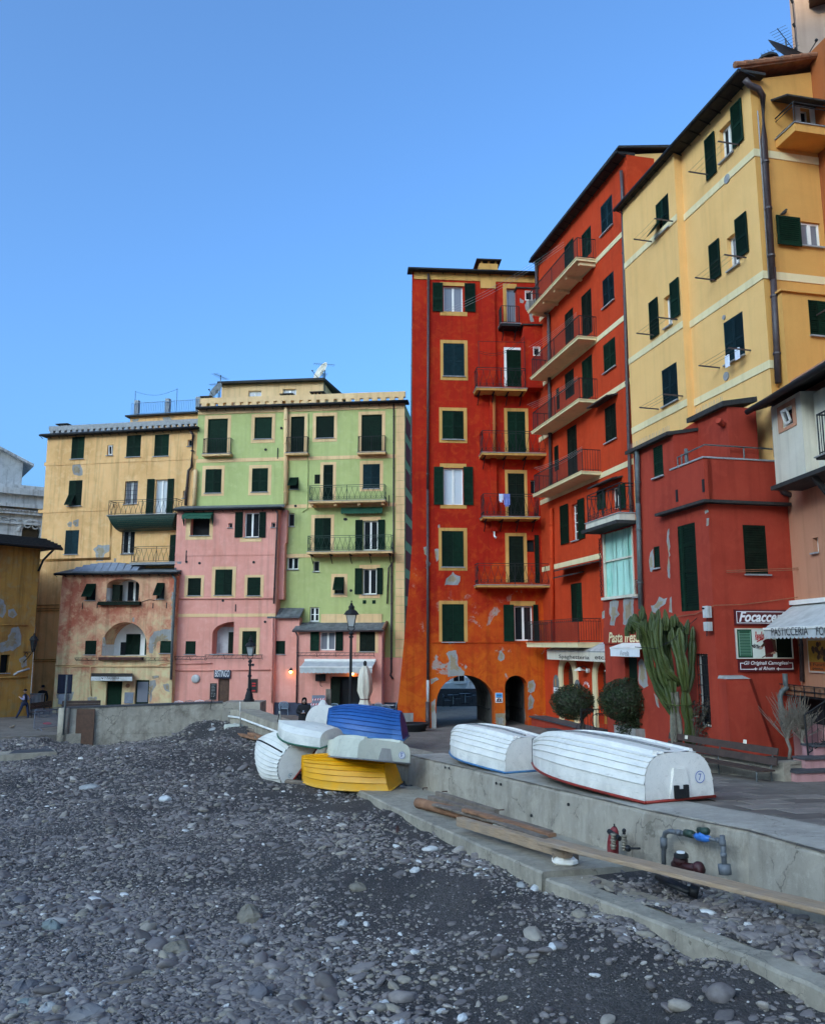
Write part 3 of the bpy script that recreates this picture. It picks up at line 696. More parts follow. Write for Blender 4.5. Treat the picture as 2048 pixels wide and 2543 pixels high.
# bistro sign, chalk board, poster, wall light
sg=thing('bistro_sign','dark blue board lettered BISTINGO hanging over the brown door','sign',f.W(*f.px('d',380,795),.1));u0,u1,zz0,zz1=f.rect('d',322,765,440,825,.12)
M['signblue']=simple('weathered blue black board',(.02,.028,.05),.7,.4,5);sb=MB();f.box(sb,u0,u1,zz0,zz1,.05,.12);sb.build('board',M['signblue'],sg)
text(f,'BISTINGO',(u0+.06,u1-.06,zz0+.1,zz0+.5),'signwhite',.125,sg,.15)
add_box(f,'chalk_board',f.rect('d',295,860,341,978),.02,.06,'black');u0,u1,zz0,zz1=f.rect('d',300,866,337,960,.06)
ck=MB()
for i in range(9):z=zz1-(zz1-zz0)*(i+.5)/9;f.box(ck,u0+.03,u0+(u1-u0)*random.uniform(.5,.95),z-.012,z+.012,.061,.064)
ck.build('chalk_lines',M['stone'],f.bld)
fr=add_box(f,'poster_case',rp,.0,.05,'doorwood');add_box(f,'poster',(rp[0]+.06,rp[1]-.06,rp[2]+.06,rp[3]-.06),.051,.055,'black',fr)
for i,(a,b)in enumerate(((.1,.2),(.45,.55),(.62,.72))):add_box(f,'poster_strip',(rp[0]+.12,rp[1]-.12,rp[2]+(rp[3]-rp[2])*a,rp[2]+(rp[3]-rp[2])*b),.056,.058,'redink',fr)
u,z=f.px('d',192,828);mb=MB();mb.tube([f.W(u,z,.0),f.W(u,z,.08),f.W(u,z,.14)],[.27,.27,.14],14);mb.build('bulkhead_lamp',M['church'],f.bld,smooth=True)
mb=MB()
for(x,y)in((38,1433),(132,1443),(521,1436),(300,1712)):u,z=f.px('c',x,y);mb.tube([f.W(u,z,.0),f.W(u,z,.05)],.08,8)
for(x,y)in((690,418),(603,727)):u,z=f.px('d',x,y);mb.tube([f.W(u,z,.0),f.W(u,z,.05)],.08,8)
mb.build('wall_vent',M['iron'],f.bld)
for(x,y0,y1,zn)in((37,1352,1440,'c'),(478,292,344,'d')):add_box(f,'tie_bar',f.rect(zn,x-3,y0,x+3,y1),.0,.05,'iron')
# stepped pink stair turret between the pink and the green walls
for(x0,x1,y0,y1,w_)in((692,742,1050,1290,.55),(692,725,1290,1700,.5)):
 u0,u1,zz0,zz1=f.rect('c',x0,y0,x1,y1);add_box(f,'side_pier',(uR,u1,zz0,zz1),-1.0,-w_,'pink')
# link wing with its little slate roof
L_=G.off(.75);L_.bld=P.bld;f=L_
win(f,'d','cl1',760,555,833,650)
u0=f.px('d',745,700)[0];u1=f.px('d',930,700)[0];zt=f.px('d',830,388)[1];mb=MB();wall_mesh(f,mb,u0,u1,-2.5,zt,f.holes);body(f,mb,u0,u1,-2.5,zt,.75);mb.build('wing_wall',M['pink'],f.bld);make_windows(f)
def lean_roof(f,u0,u1,zlow,rise,depth,over=.3,rows=4,mat='slate',name='wing_roof',tile=.34):
 mb=MB();mb.hexa([f.W(u0,zlow-.04,over),f.W(u1,zlow-.04,over),f.W(u1,zlow+rise-.04,-depth),f.W(u0,zlow+rise-.04,-depth),f.W(u0,zlow,over),f.W(u1,zlow,over),f.W(u1,zlow+rise,-depth),f.W(u0,zlow+rise,-depth)])
 o=mb.build(name,M[mat],f.bld);n=max(1,int((u1-u0)/tile));L=depth+over
 for j in range(rows):
  for i in range(n):
   t0,t1=j/rows,(j+1.12)/rows;ua=u0+(u1-u0)*i/n;ub_=u0+(u1-u0)*(i+1)/n-.012;e=random.uniform(0,.012);t1=min(t1,1)
   P_=lambda u,t,h:f.W(u,zlow+rise*t+h,over+.03-L*t)
   q=MB();q.hexa([P_(ua,t0,.012+e),P_(ub_,t0,.012+e),P_(ub_,t1,.004),P_(ua,t1,.004),P_(ua,t0,.035+e),P_(ub_,t0,.035+e),P_(ub_,t1,.02),P_(ua,t1,.02)])
   q.build('tile',M[mat],o)
 return o
lean_roof(f,u0-.35,u1+.1,zt,.62,.75,rows=3)
# cafe wing
K=G.off(1.25);K.bld=P.bld;f=K
win(f,'d','case',1083,488,1193,623,lo=(1015,485,1080,626),ro=(1195,487,1251,626),pane='curtaindim',sill=False);win(f,'d','cl2',1368,487,1480,630,(1347,485,1502,641),sm='shutold')
r=f.rect('d',1157,812,1441,1010);f.holes.append((r[0],r[1],-1.5,r[3],0,.5))
u0=f.px('d',925,700)[0];u1=f.px('d',1527,700)[0];zt=f.px('d',1225,482)[1]
mb=MB();wall_mesh(f,mb,u0,u1,-2.5,zt,f.holes);body(f,mb,u0,u1,-2.5,zt,1.25);mb.build('wing_wall',M['pink'],f.bld);make_windows(f)
zd=f.px('d',1020,1003)[1];M['dado']=simple('blue grey dado paint',(.045,.055,.085),.8,.3,4)
for(a,b)in((u0,r[0]),(r[1],u1)):add_box(f,'dado',(a,b,-2,zd),.0,.03,'dado')
add_box(G,'dado',(G.px('d',1520,900)[0],G.px('d',1640,900)[0],-2,zd),.045,.07,'dado',K.bld);add_box(L_,'dado',(L_.px('d',750,900)[0],L_.px('d',925,900)[0],-2,zd),.0,.03,'dado')
cd=add_box(f,'cafe_door',(r[0],r[1],-1.5,r[3]),-.5,-.42,'dark')
for i in range(4):
 a=r[0]+(r[1]-r[0])*i/4;b=r[0]+(r[1]-r[0])*(i+1)/4
 if i in(1,2):add_box(f,'door_leaf',(a+.02,b-.02,-1.2,r[3]-.15),-.42,-.38,'glass',cd)
 else:add_box(f,'door_leaf',(a+.02,b-.02,-1.2,r[3]-.1),-.1,-.05,'shutold',cd)
flower_rack(f,'d',930,1475,640,670);lean_roof(f,u0-.3,u1+.15,zt+.02,.5,1.25,rows=5,mat='slate')
mb=MB();mb.tube([f.W(u0-.3,zt-.02,.36),f.W(u1+.15,zt-.02,.36)],.06,8);mb.build('gutter',M['brownpipe'],f.bld,smooth=True)
rg=MB()
for i in range(7):
 t=i/6;rg.tube([f.W(u1+.12,zt+.06+.5*t*.85,.3-1.5*t),f.W(u1+.12,zt+.14+.5*(t+.17)*.85,.3-1.5*(t+.17))],[.1,.085],8)
rg.build('verge_tiles',M['terra'],f.bld)
pipe(f,'d',[(912,490),(925,520),(918,1000)],.05,'brownpipe',.1)
# cafe awning
M['awngrey']=simple('pale grey awning cloth',(.52,.52,.49),.85,.2,3,dirt=(.4,(.3,.29,.26)))
def awning(f,u0,u1,zt,zf,reach,val,bld,mat,name='awning',n=18,scallop=.06,label=None):
 mb=MB();mb.hexa([f.W(u0,zt,.05),f.W(u1,zt,.05),f.W(u1,zf,reach),f.W(u0,zf,reach),f.W(u0,zt+.02,.05),f.W(u1,zt+.02,.05),f.W(u1,zf+.02,reach),f.W(u0,zf+.02,reach)])
 for i in range(n):
  a,b=u0+(u1-u0)*i/n,u0+(u1-u0)*(i+1)/n;ww=reach+.012*math.sin(i*1.7)
  pts=[f.W(a,zf,reach),f.W(b,zf,reach),f.W(b,zf-val,reach+.01)]+[f.W(b+(a-b)*k/4,zf-val-scallop*math.sin(math.pi*k/4),ww+.01)for k in(1,2,3)]+[f.W(a,zf-val,reach+.01)];mb.poly(pts)
 o=mb.build(name,M[mat],bld)
 r_=MB();f.box(r_,u0-.02,u1+.02,zf-.015,zf+.05,reach-.03,reach+.03);f.box(r_,u0-.02,u1+.02,zt,zt+.14,.0,.16)
 for t in(.15,.85):
  u=u0+(u1-u0)*t;r_.bar(f.W(u,zt-.25,.05),f.W(u+.5*(1 if t<.5 else-1),zt-.3,reach*.5),.04,.04);r_.bar(f.W(u+.5*(1 if t<.5 else-1),zt-.3,reach*.5),f.W(u,zf-.02,reach-.03),.04,.04)
 r_.build('awning_frame',M['white'],o);return o
a0=f.px('d',940,740,1.3)[0];a1=f.px('d',1458,740,1.3)[0];awning(f,a0,a1,f.px('d',1200,702)[1],f.px('d',1200,745,1.3)[1],1.3,.3,f.bld,'awngrey')
# little lit wall lamp
def lit_lamp(f,zone,x,y,power,label):
 u,z=f.px(zone,x,y);t=thing('wall_lamp',label,'lamp',f.W(u,z,0));mb=MB();mb.tube([f.W(u,z+.12,0),f.W(u,z+.2,.12),f.W(u,z+.12,.22)],.02,6);mb.build('bracket',M['iron'],t)
 mb=MB();mb.tube([f.W(u,z+.15,.22),f.W(u,z,.22)],[.05,.16],10);mb.build('shade',M['iron'],t)
 m_=MATS.get('lit bulb')
 if not m_:
  m_,tt,bb=newmat('lit bulb');bb.inputs['Emission Color'].default_value=(1,.62,.25,1);bb.inputs['Emission Strength'].default_value=4
 mb=MB();mb.ball(f.W(u,z-.06,.22),.09);mb.build('bulb',m_,t,smooth=True)
 ld=bpy.data.lights.new('bulb_light','POINT');ld.energy=power;ld.color=(1,.6,.28);ld.shadow_soft_size=.08
 lo=bpy.data.objects.new('bulb_light',ld);COL.objects.link(lo);lo.parent=t;lo.location=f.W(u,z-.2,.3)-Vector(t.location)
lit_lamp(L_,'d',880,770,.06,'small lit wall lamp on the pink wall left of the cafe awning');lit_lamp(K,'d',1320,783,.06,'small lit lamp under the grey cafe awning')
u,z=K.px('d',1090,818);mb=MB()
for k in(-.16,.16):mb.box(*[c for c in(K.W(u+k,z).x-.14,K.W(u+k,z).x+.14,K.W(u,z).y-.3,K.W(u,z).y-.02,z-.2,z+.2)])
mb.tube([K.W(u,z-.2,.1),K.W(u,z-.45,.12),K.W(u+.1,z-.55,.1)],.02,5);mb.build('twin_spotlight',M['iron'],K.bld)
# ---- beige house on the left
p0=at(485,1600,53.5);BG=Fac(p0.x,p0.y,.983,-.183);f=BG
f.bld=house('beige_house','tall beige plastered house with dark green shutters left of the green house',p0.x-5,p0.y+1)
win(f,'a','cl2',617,224,727,414);win(f,'a','case',924,294,975,383,lights=1,ajar=.12);win(f,'a','cl2',1091,210,1214,396);win(f,'a','cl2',1331,203,1456,391)
win(f,'a','case',1618,248,1655,304,lights=1);win(f,'a','flap',590,600,706,820);win(f,'a','case',1075,607,1186,803,grille=True,pane='curtaindim')
win(f,'a','case',1338,592,1442,888,lo=(1266,590,1330,890),ro=(1442,588,1498,888),pane='curtain',sill=False);win(f,'a','case',1577,690,1612,753,lights=1)
win(f,'a','cl2',560,1030,677,1237,sm='shutblue');win(f,'a','case',1050,1033,1160,1233,grille=True);win(f,'a','cl1',1462,1068,1557,1300,sm='shut')
uL=f.px('a',410,240)[0];zT=f.px('a',1050,195)[1];uR=f.px('a',1700,600)[0];uLb=f.px('b',262,1240)[0];zLb=f.px('b',262,1240)[1]
def wp(u,z,w):
 return(u+(uLb-uL)*max(0,(zT-z)/(zT-zLb)),w)if u<uL+.01 else(u,w)
mb=MB();wall_mesh(f,mb,uL,uR,-2.5,zT,f.holes,warp=wp,zcuts=[zT-2*i for i in range(1,9)]);body(f,mb,uL,uR,-2.5,zT,11,warp=wp);mb.build('wall',M['beige'],f.bld);make_windows(f)
band(f,f.px('a',1050,432)[1],uL-.1,uR,.24,'beige');band(f,f.px('a',650,858)[1],uL-.3,f.px('a',925,850)[0],.22,'beige')
for pts in([(345,1295),(955,1280),(962,950)],[(350,1285),(948,1268),(955,950)],[(985,985),(1560,975)]):pipe(f,'a',pts,.03,'ochre',.05,'wall_pipe',False)
pipe(f,'b',[(345,0),(318,380),(300,830)],.03,'ochre',.05,'wall_pipe',False)
for yy in(355,385,405,825,842):pipe(f,'b',[(290,yy+4),(515,yy)],.03,'ochre',.05,'wall_pipe',False)
pipe(f,'a',[(1648,175),(1672,210),(1660,490),(1632,520),(1608,820)],.09,'brownpipe',.14)
balcony(f,'a',932,1512,767,893,905,1.0,style='zig',slabmat='irongreen',belly=.9)
balcony(f,'a',1130,1557,1170,1306,1326,1.0,style='zig',slabmat='stone',brackets=0)
for pts in([(630,440),(665,430),(700,480),(715,520),(710,555),(680,560),(635,550),(625,500)],[(805,1195),(850,1160),(945,1160),(945,1210),(905,1235),(890,1295),(830,1300),(825,1230)],
   [(580,975),(600,955),(622,965),(615,1000),(590,1000)],[(632,950),(680,935),(678,995),(650,1000),(628,975)],[(985,1270),(1003,1275),(1000,1305),(982,1305)],[(1645,400),(1665,410),(1655,480),(1645,460)]):patch(f,'a',pts)
roof_edge(f,uL-.35,uR,zT+.02,.35,.14)
mb=MB();zp0=zT+.16;f.box(mb,uL-.1,uR,zp0,zp0+.12,-.5,-.2);f.box(mb,uL-.1,uR,zp0+.34,zp0+.66,-.5,-.2);n=26
for i in range(n):ua=uL-.1+(uR-uL+.1)*i/n;f.box(mb,ua+.1,ua+(uR-uL+.1)/n-.1,zp0+.12,zp0+.34,-.49,-.21)
mb.build('parapet',M['stone'],f.bld)
g2=f.off(-2.0);r=g2.rect('a',1122,42,1705,110);mb=MB();wall_mesh(g2,mb,r[0],r[1],zT-.3,r[3],[]);body(g2,mb,r[0],r[1],zT-.3,r[3],5);mb.build('roof_room',M['beige'],f.bld)
for pts in([(1140,75),(1200,65),(1190,90),(1150,100)],[(1400,60),(1460,50),(1480,75),(1410,85)],[(1280,95),(1330,92),(1330,108),(1280,108)]):patch(g2,'a',pts,parent=f.bld)
mb=MB();g2.box(mb,r[0]-.25,r[1],r[3],r[3]+.1,-5,.3);mb.build('roof_slab',M['roofdark'],f.bld)
mb=MB();zr=r[3]+1.0
for z in(r[3]+.2,zr):mb.bar(g2.W(r[0]+.1,z,.1),g2.W(r[0]+8,z,.1),.03,.03)
for i in range(60):u=r[0]+.1+i*.132;mb.tube([g2.W(u,r[3]+.1,.1),g2.W(u,zr,.1)],.012,4,False)
M['bluerail']=simple('blue painted rail',(.06,.17,.30),.5,.2,5);rl_=mb.build('terrace_railing',M['bluerail'],f.bld)
for u in(r[0]+.25,r[0]+2.6,r[0]+4.9):add_box(g2,'railing_pier',(u,u+.3,r[3]+.1,zr+.25),-.3,.0,'stone')
mb=MB()
for x in(1127,1490):u,z=g2.px('a',x,0);mb.tube([g2.W(u,r[3],-.5),g2.W(u,r[3]+2.1,-.5)],.025,5)
u0,u1=g2.px('a',1127,0)[0],g2.px('a',1490,0)[0];mb.tube([g2.W(u0+(u1-u0)*k/8,r[3]+2.05-.35*math.sin(math.pi*k/8),-.5)for k in range(9)],.012,4);mb.build('line_post',M['bluerail'],f.bld)
cr=f.off(-.8).rect('a',510,108,575,150);chimney(f,cr[0],cr[1],cr[2]-.3,cr[3]-.25,-1.4,-.8,'stone')
# ---- weathered house with the loggias
p0=at(430,1600,52.2);WH=Fac(p0.x,p0.y,.99,-.12);f=WH
f.bld=house('weathered_house','low house with faded red and pink plaster, two arched loggias and a snack bar',p0.x-4,p0.y+1)
win(f,'b','flap1',740,172,825,315);win(f,'b','flap1',1350,165,1418,303);win(f,'b','cl1',733,664,830,783);win(f,'b','cl1',1381,666,1484,771)
win(f,'b','door',914,1015,1050,1235,sm='shut',sill=False);win(f,'b','door',1162,1004,1283,1225,sm='shut',sill=False,name='shop_door')
r1=f.rect('b',918,128,1200,325);f.holes.append((r1[0],r1[1],r1[2],r1[3],.45,1.4));r2=f.rect('b',882,503,1267,795);f.holes.append((r2[0],r2[1],r2[2],r2[3],1.5,1.6))
uL=f.px('b',537,110)[0];zT=f.px('b',1010,95)[1];uR=f.px('b',1505,600)[0];uLb=f.px('b',478,900)[0];zLb=f.px('b',478,900)[1]
def wp2(u,z,w):return(u+(uLb-uL)*max(0,(zT-z)/(zT-zLb)),w)if u<uL+.01 else(u,w)
mb=MB();wall_mesh(f,mb,uL,uR,-2.5,zT,f.holes,warp=wp2,zcuts=[zT-i for i in range(1,10)]);body(f,mb,uL,uR,-2.5,zT,3,zT+.3,warp=wp2);mb.build('wall',M['weath'],f.bld);make_windows(f)
for r,dp in((r1,1.4),(r2,1.6)):
 mb=MB();e=.012;rr=(r[3]-r[2])
 mb.quad(f.W(r[0],r[2],-dp+.004),f.W(r[1],r[2],-dp+.004),f.W(r[1],r[3],-dp+.004),f.W(r[0],r[3],-dp+.004));mb.quad(f.W(r[0]+e,r[2],-.02),f.W(r[0]+e,r[2],-dp),f.W(r[0]+e,r[3]-rr*.4,-dp),f.W(r[0]+e,r[3]-rr*.4,-.02))
 mb.quad(f.W(r[1]-e,r[2],-.02),f.W(r[1]-e,r[2],-dp),f.W(r[1]-e,r[3]-rr*.4,-dp),f.W(r[1]-e,r[3]-rr*.4,-.02));mb.quad(f.W(r[0],r[2]+e,0),f.W(r[1],r[2]+e,0),f.W(r[1],r[2]+e,-dp),f.W(r[0],r[2]+e,-dp));lg=mb.build('loggia_lining',M['white'],f.bld)
 if r is r1:
  for(a,b)in((.36,.52),(.60,.78)):fr=add_box(f,'loggia_window',(r[0]+(r[1]-r[0])*a,r[0]+(r[1]-r[0])*b,r[2]+.1,r[3]-.12),-dp,-dp+.05,'dark',lg)
  add_box(f,'plant_stand',(r[0]+.15,r[0]+.65,r[2],r[2]+1.1),-.9,-.5,'shutold',lg)
 else:
  q=f.rect('b',988,604,1112,792);m_=(q[0]+q[1])/2
  for(a,b)in((q[0],m_-.01),(m_+.01,q[1])):l=MB();leaf(f,l,a,b,r[2]+.05,q[3],-dp+.02);l.build('shutter',M['shut'],lg)
  q=f.rect('b',1222,602,1262,792);l=MB();leaf(f,l,q[0],r[1]-.03,r[2]+.05,q[3],-.5);l.build('shutter',M['shut'],lg)
  q=f.rect('b',938,677,985,792);add_box(f,'loggia_niche',(q[0],q[1],r[2]+.03,q[3]),-dp,-dp+.03,'dark',lg)
  u,z=f.px('b',1168,575);g=MB();g.ball(f.W(u,z,-dp+.12),.13);g.build('globe_lamp',M['palebox'],lg,smooth=True)
M['boxrust']=simple('rusty planter',(.09,.03,.022),.8,.4,5)
for(x0,y0,x1,y1,m_)in((865,328,1220,358,'shutold'),(870,806,1240,830,'boxrust')):
 q=f.rect('b',x0,y0,x1,y1);bx=add_box(f,'flower_box',q,.02,.32,m_)
 mb=MB()
 for i in range(26 if y0<400 else 0):
  u=random.uniform(q[0],q[1]);mb.tube([f.W(u,q[3],.17),f.W(u+random.uniform(-.1,.1),q[3]+random.uniform(.05,.22),random.uniform(.1,.3))],.008,4)
 if mb.v:mb.build('twig',M['doorwood'],bx)
flower_rack(f,'b',665,868,812,840);flower_rack(f,'b',1245,1445,812,840)
for pts in([(480,875),(1100,880),(1375,878),(1390,862),(1480,858)],[(500,888),(1470,890)],[(782,890),(780,1000),(790,1140)]):pipe(f,'b',pts,.03,'cream',.05,'wall_pipe',False)
pipe(f,'b',[(1490,90),(1520,140),(1492,680),(1482,1000)],.08,'greypipe',.14)
pipe(f,'b',[(1225,330),(1290,308),(1335,318)],.015,'iron',.04,'cable',False)
for pts,m_ in(([(1290,640),(1330,590),(1410,568),(1484,565),(1484,660),(1372,664),(1330,700),(1315,775),(1288,770),(1282,700)],'patch'),([(1290,1010),(1340,1005),(1350,1050),(1320,1085),(1300,1190),(1286,1190)],'patch'),
    ([(1405,1040),(1455,1030),(1465,1110),(1440,1100),(1415,1085)],'patch'),([(1308,968),(1370,965),(1372,985),(1315,995)],'patchbr'),([(1140,470),(1160,460),(1160,500),(1142,500)],'patch'),
    ([(1480,250),(1500,240),(1500,560),(1478,560)],'patch'),([(885,640),(905,630),(912,700),(895,720),(884,700)],'patch'),([(485,1130),(520,1120),(640,1110),(625,1160),(600,1200),(520,1160),(490,1165)],'patch'),([(755,1155),(835,1150),(825,1215),(755,1215)],'patch')):patch(f,'b',pts,m_)
for(x,y0,y1)in((712,335,390),(840,340,385),(1320,340,385),(1437,335,385)):add_box(f,'tie_bar',f.rect('b',x-3,y0,x+3,y1),.0,.04,'iron')
M['navy']=simple('dark navy shutter paint',(.012,.018,.042),.6,.3,5)
q=f.rect('b',500,955,622,1120);wb=add_box(f,'boarded_window',q,.0,.05,'navy')
for i in range(2):add_box(f,'shutter_panel',(q[0]+.06+i*(q[1]-q[0])/2,q[0]-.04+(i+1)*(q[1]-q[0])/2,q[2]+.08,q[3]-.08),.05,.07,'navy',wb)
q=f.rect('b',1178,1020,1270,1195);add_box(f,'door_glass',q,-.1,-.09,'curtaindim')
add_box(f,'meter_cupboard',f.rect('b',1076,1110,1150,1205),.0,.06,'lead');add_box(f,'meter_box',f.rect('b',525,1125,595,1210),.0,.3,'lead')
u,z=f.px('b',1103,1053);mb=MB();mb.tube([f.W(u,z,0),f.W(u,z,.05)],.13,12);mb.build('round_plate',M['terra'],f.bld)
# snack bar awning (rigid)
q=f.rect('b',788,945,1143,970);qa=f.rect('b',785,968,1140,1011,.9);aw=MB();aw.hexa([f.W(q[0],q[3]-.05,.02),f.W(q[1],q[3]-.05,.02),f.W(qa[1],qa[3]-.05,.9),f.W(qa[0],qa[3]-.05,.9),f.W(q[0],q[3],.02),f.W(q[1],q[3],.02),f.W(qa[1],qa[3],.9),f.W(qa[0],qa[3],.9)])
ab=aw.build('canopy',M['roofdark'],f.bld);aw=MB();f.box(aw,qa[0],qa[1],qa[2],qa[3]-.05,.88,.91);cv=aw.build('valance',M['church'],ab)
text(f,'PIADINERIA',f.rect('b',922,976,1028,998,.91),'black',.916,ab,.1);text(f,'LA',f.rect('b',902,978,916,988,.91),'black',.916,ab);add_box(f,'logo_plate',f.rect('b',870,976,896,1002,.91),.912,.918,'signwhite',ab)
lg_=MB();q=f.rect('b',874,980,892,998,.92);lg_.tube([f.W(q[0]+(q[1]-q[0])*t,q[2]+(q[3]-q[2])*(.5+.4*math.sin(t*9)),.922)for t in[i/10 for i in range(11)]],.02,4);lg_.build('logo_mark',M['black'],ab)
roof_edge(f,uL-.35,uR+.1,zT+.02,.3,.08)
rl_=lean_roof(f,uL-.3,uR+.1,zT+.1,.45,1.8,rows=4,name='slate_roof',tile=.55)
q=f.off(-.9).rect('b',660,5,1215,60);n=9  # ribbed lead hump on the roof
for i in range(n):
 ua=q[0]+(q[1]-q[0])*i/n;ub2=q[0]+(q[1]-q[0])*(i+1)/n;mb=MB();hgt=.78*math.sin(math.pi*(i+1.2)/(n+1.5))**.4
 mb.hexa([f.W(ua,zT+.2,-.3),f.W(ub2-.03,zT+.2,-.3),f.W(ub2-.03,zT+.3,-2.4),f.W(ua,zT+.3,-2.4),f.W(ua,zT+.1+hgt,-.85),f.W(ub2-.03,zT+.1+hgt,-.85),f.W(ub2-.03,zT+.15+hgt,-2.2),f.W(ua,zT+.15+hgt,-2.2)]);mb.build('roof_sheet',M['lead'],f.bld)
# ---- ochre house, far left
p0=at(84,1600,51);OC=Fac(p0.x,p0.y,.60,.80);f=OC
f.bld=house('ochre_house','shabby ochre house with peeling walls at the left edge',p0.x-2,p0.y-1)
win(f,'b','dk',2,786,83,942,pane='dark',frame='shutold',lights=1,depth=.4);uL=f.px('x',-260,1600)[0];uR=0.0;zT=f.px('x',86,1362)[1]
mb=MB();wall_mesh(f,mb,uL,uR,-2.5,zT,f.holes);body(f,mb,uL,uR,-2.5,zT,7);mb.build('wall',M['ochre'],f.bld);make_windows(f)
for pts in([(0,300),(40,320),(50,420),(20,470),(0,450)],[(0,690),(60,660),(100,560),(160,540),(185,620),(180,700),(110,750),(0,765)],[(70,400),(120,385),(150,440),(110,470),(70,450)],[(165,820),(220,790),(235,880),(190,900)]):patch(f,'b',pts)
for yy in(525,):pipe(f,'b',[(0,yy),(235,yy+8)],.03,'ochre',.05,'wall_pipe',False)
pipe(f,'b',[(0,985),(235,975)],.05,'ochre',.07,'wall_pipe',False);pipe(f,'b',[(110,960),(150,935),(245,905)],.06,'church',.1,'wall_pipe',False)
mb=MB();f.box(mb,uL,uR+.9,zT+.02,zT+.16,-3,.9);o=mb.build('eave',M['roofdark'],f.bld);mb=MB()
for j in range(5):
 f.box(mb,uL,uR+.85,zT+.16+j*.13,zT+.27+j*.13,-1.2-j*.5,.85-j*.42)
mb.build('roof',M['roofdark'],f.bld);mb=MB();mb.tube([f.W(uL,zT,.95),f.W(uR+.9,zT,.95)],.08,8);mb.tube([f.W(uR+.4,zT,.9),f.W(uR+.1,zT-.7,.2),f.W(uR-.1,zT-1.4,.12)],.07,8);mb.build('gutter',M['iron'],f.bld,smooth=True)
# wrought bracket lantern
t=thing('wall_lantern','black lantern on a scrolled bracket on the ochre house','lantern',f.W(*f.px('b',245,760),.1));u,z=f.px('b',205,762)
mb=MB();mb.bar(f.W(u,z,0),f.W(u,z,1.1),.04,.04);mb.tube([f.W(u,z-.6,.05),f.W(u,z-.35,.5),f.W(u,z-.05,.9)],.025,5);mb.tube([f.W(u,z-.15,.3)+Vector((0,0,0))+f.n*.15*math.cos(a)+Vector((0,0,.12*math.sin(a)))for a in[i*.7 for i in range(9)]],.02,4);mb.build('bracket',M['iron'],t)
c=f.W(u,z+.12,1.05);mb=MB();mb.lathe([(.13,0),(.24,.55),(.26,.57)],6,c);mb.build('lantern_glass',M['glass'],t);mb=MB();mb.lathe([(.30,.57),(.18,.78),(.07,.86),(.03,1.0)],6,c);mb.lathe([(.05,-.12),(.14,0)],6,c);mb.build('lantern_cap',M['iron'],t)
# ---- church behind
p0=at(20,1600,66);CH=Fac(p0.x,p0.y,.83,.56);f=CH
f.bld=house('church','grey white church with cornices, an arched window and a gabled end behind the ochre house',p0.x,p0.y)
ar=f.rect('x',52,1300,98,1400);f.holes.append((ar[0],ar[1],ar[2],ar[3],(ar[1]-ar[0])/2,.7));uL=f.px('x',-400,1500)[0];uR=f.px('x',125,1300)[0];zT=f.px('x',60,1205)[1]
mb=MB();wall_mesh(f,mb,uL,uR,-2.5,zT,f.holes);body(f,mb,uL,uR,-2.5,zT,12);mb.build('wall',M['church'],f.bld)
p_=MB();p_.quad(f.W(ar[0],ar[2],-.6),f.W(ar[1],ar[2],-.6),f.W(ar[1],ar[3],-.6),f.W(ar[0],ar[3],-.6));p_.build('arched_window',M['glass'],f.bld)
mb=MB();N=14;c=((ar[0]+ar[1])/2);R_=(ar[1]-ar[0])/2;zs=ar[3]-R_
mb.tube([f.W(c-(R_+.25)*math.cos(math.pi*k/N),zs+(R_+.25)*math.sin(math.pi*k/N),.02)for k in range(N+1)],.16,6);mb.build('arch_moulding',M['church'],f.bld)
for(y,th,w_)in((1222,.5,.5),(1258,.3,.7),(1275,.22,.4),(1300,.18,.2)):band(f,f.px('x',50,y)[1],uL,uR,th,'church',w_,'cornice')
mb=MB();z=f.px('x',50,1268)[1]
for i in range(60):u=uL+(uR-uL)*i/60;f.box(mb,u,u+.18,z-.12,z+.02,.05,.5)
d_=mb.build('dentil_row',M['church'],f.bld)
for i in range(5):  # stucco scrolls under the cornice
 u,z=f.px('x',10+i*20,1277+i*4);mb=MB();mb.tube([f.W(u+.4*math.cos(a)*(1-a/12),z-.5+.35*math.sin(a)*(1-a/12),.08)for a in[k*.8 for k in range(12)]],.06,5);mb.build('stucco_scroll',M['church'],f.bld)
f2=f.off(-3.0);q=f2.rect('x',-20,1115,58,1200);mb=MB();zz=f2.px('x',80,1150)[1]
u0,u1=f2.px('x',-200,1200)[0],f2.px('x',55,1180)[0];z0=zT-.2;zl=f2.px('x',0,1111)[1];zr_=f2.px('x',55,1148)[1]
mb.hexa([f2.W(u0,z0,0),f2.W(u1,z0,0),f2.W(u1,z0,-8),f2.W(u0,z0,-8),f2.W(u0,zl+(zl-zr_)*2,0),f2.W(u1,zr_,0),f2.W(u1,zr_,-8),f2.W(u0,zl+(zl-zr_)*2,-8)]);mb.build('upper_gable',M['church'],f.bld)
mb=MB();u2=f2.px('x',82,1150)[0];mb.hexa([f2.W(u0,zl+(zl-zr_)*2+.02,.6),f2.W(u2,zr_-.35,.6),f2.W(u2,zr_-.35,-8),f2.W(u0,zl+(zl-zr_)*2+.02,-8),f2.W(u0,zl+(zl-zr_)*2+.25,.6),f2.W(u2,zr_-.15,.6),f2.W(u2,zr_-.15,-8),f2.W(u0,zl+(zl-zr_)*2+.25,-8)]);mb.build('gable_cornice',M['church'],f.bld)
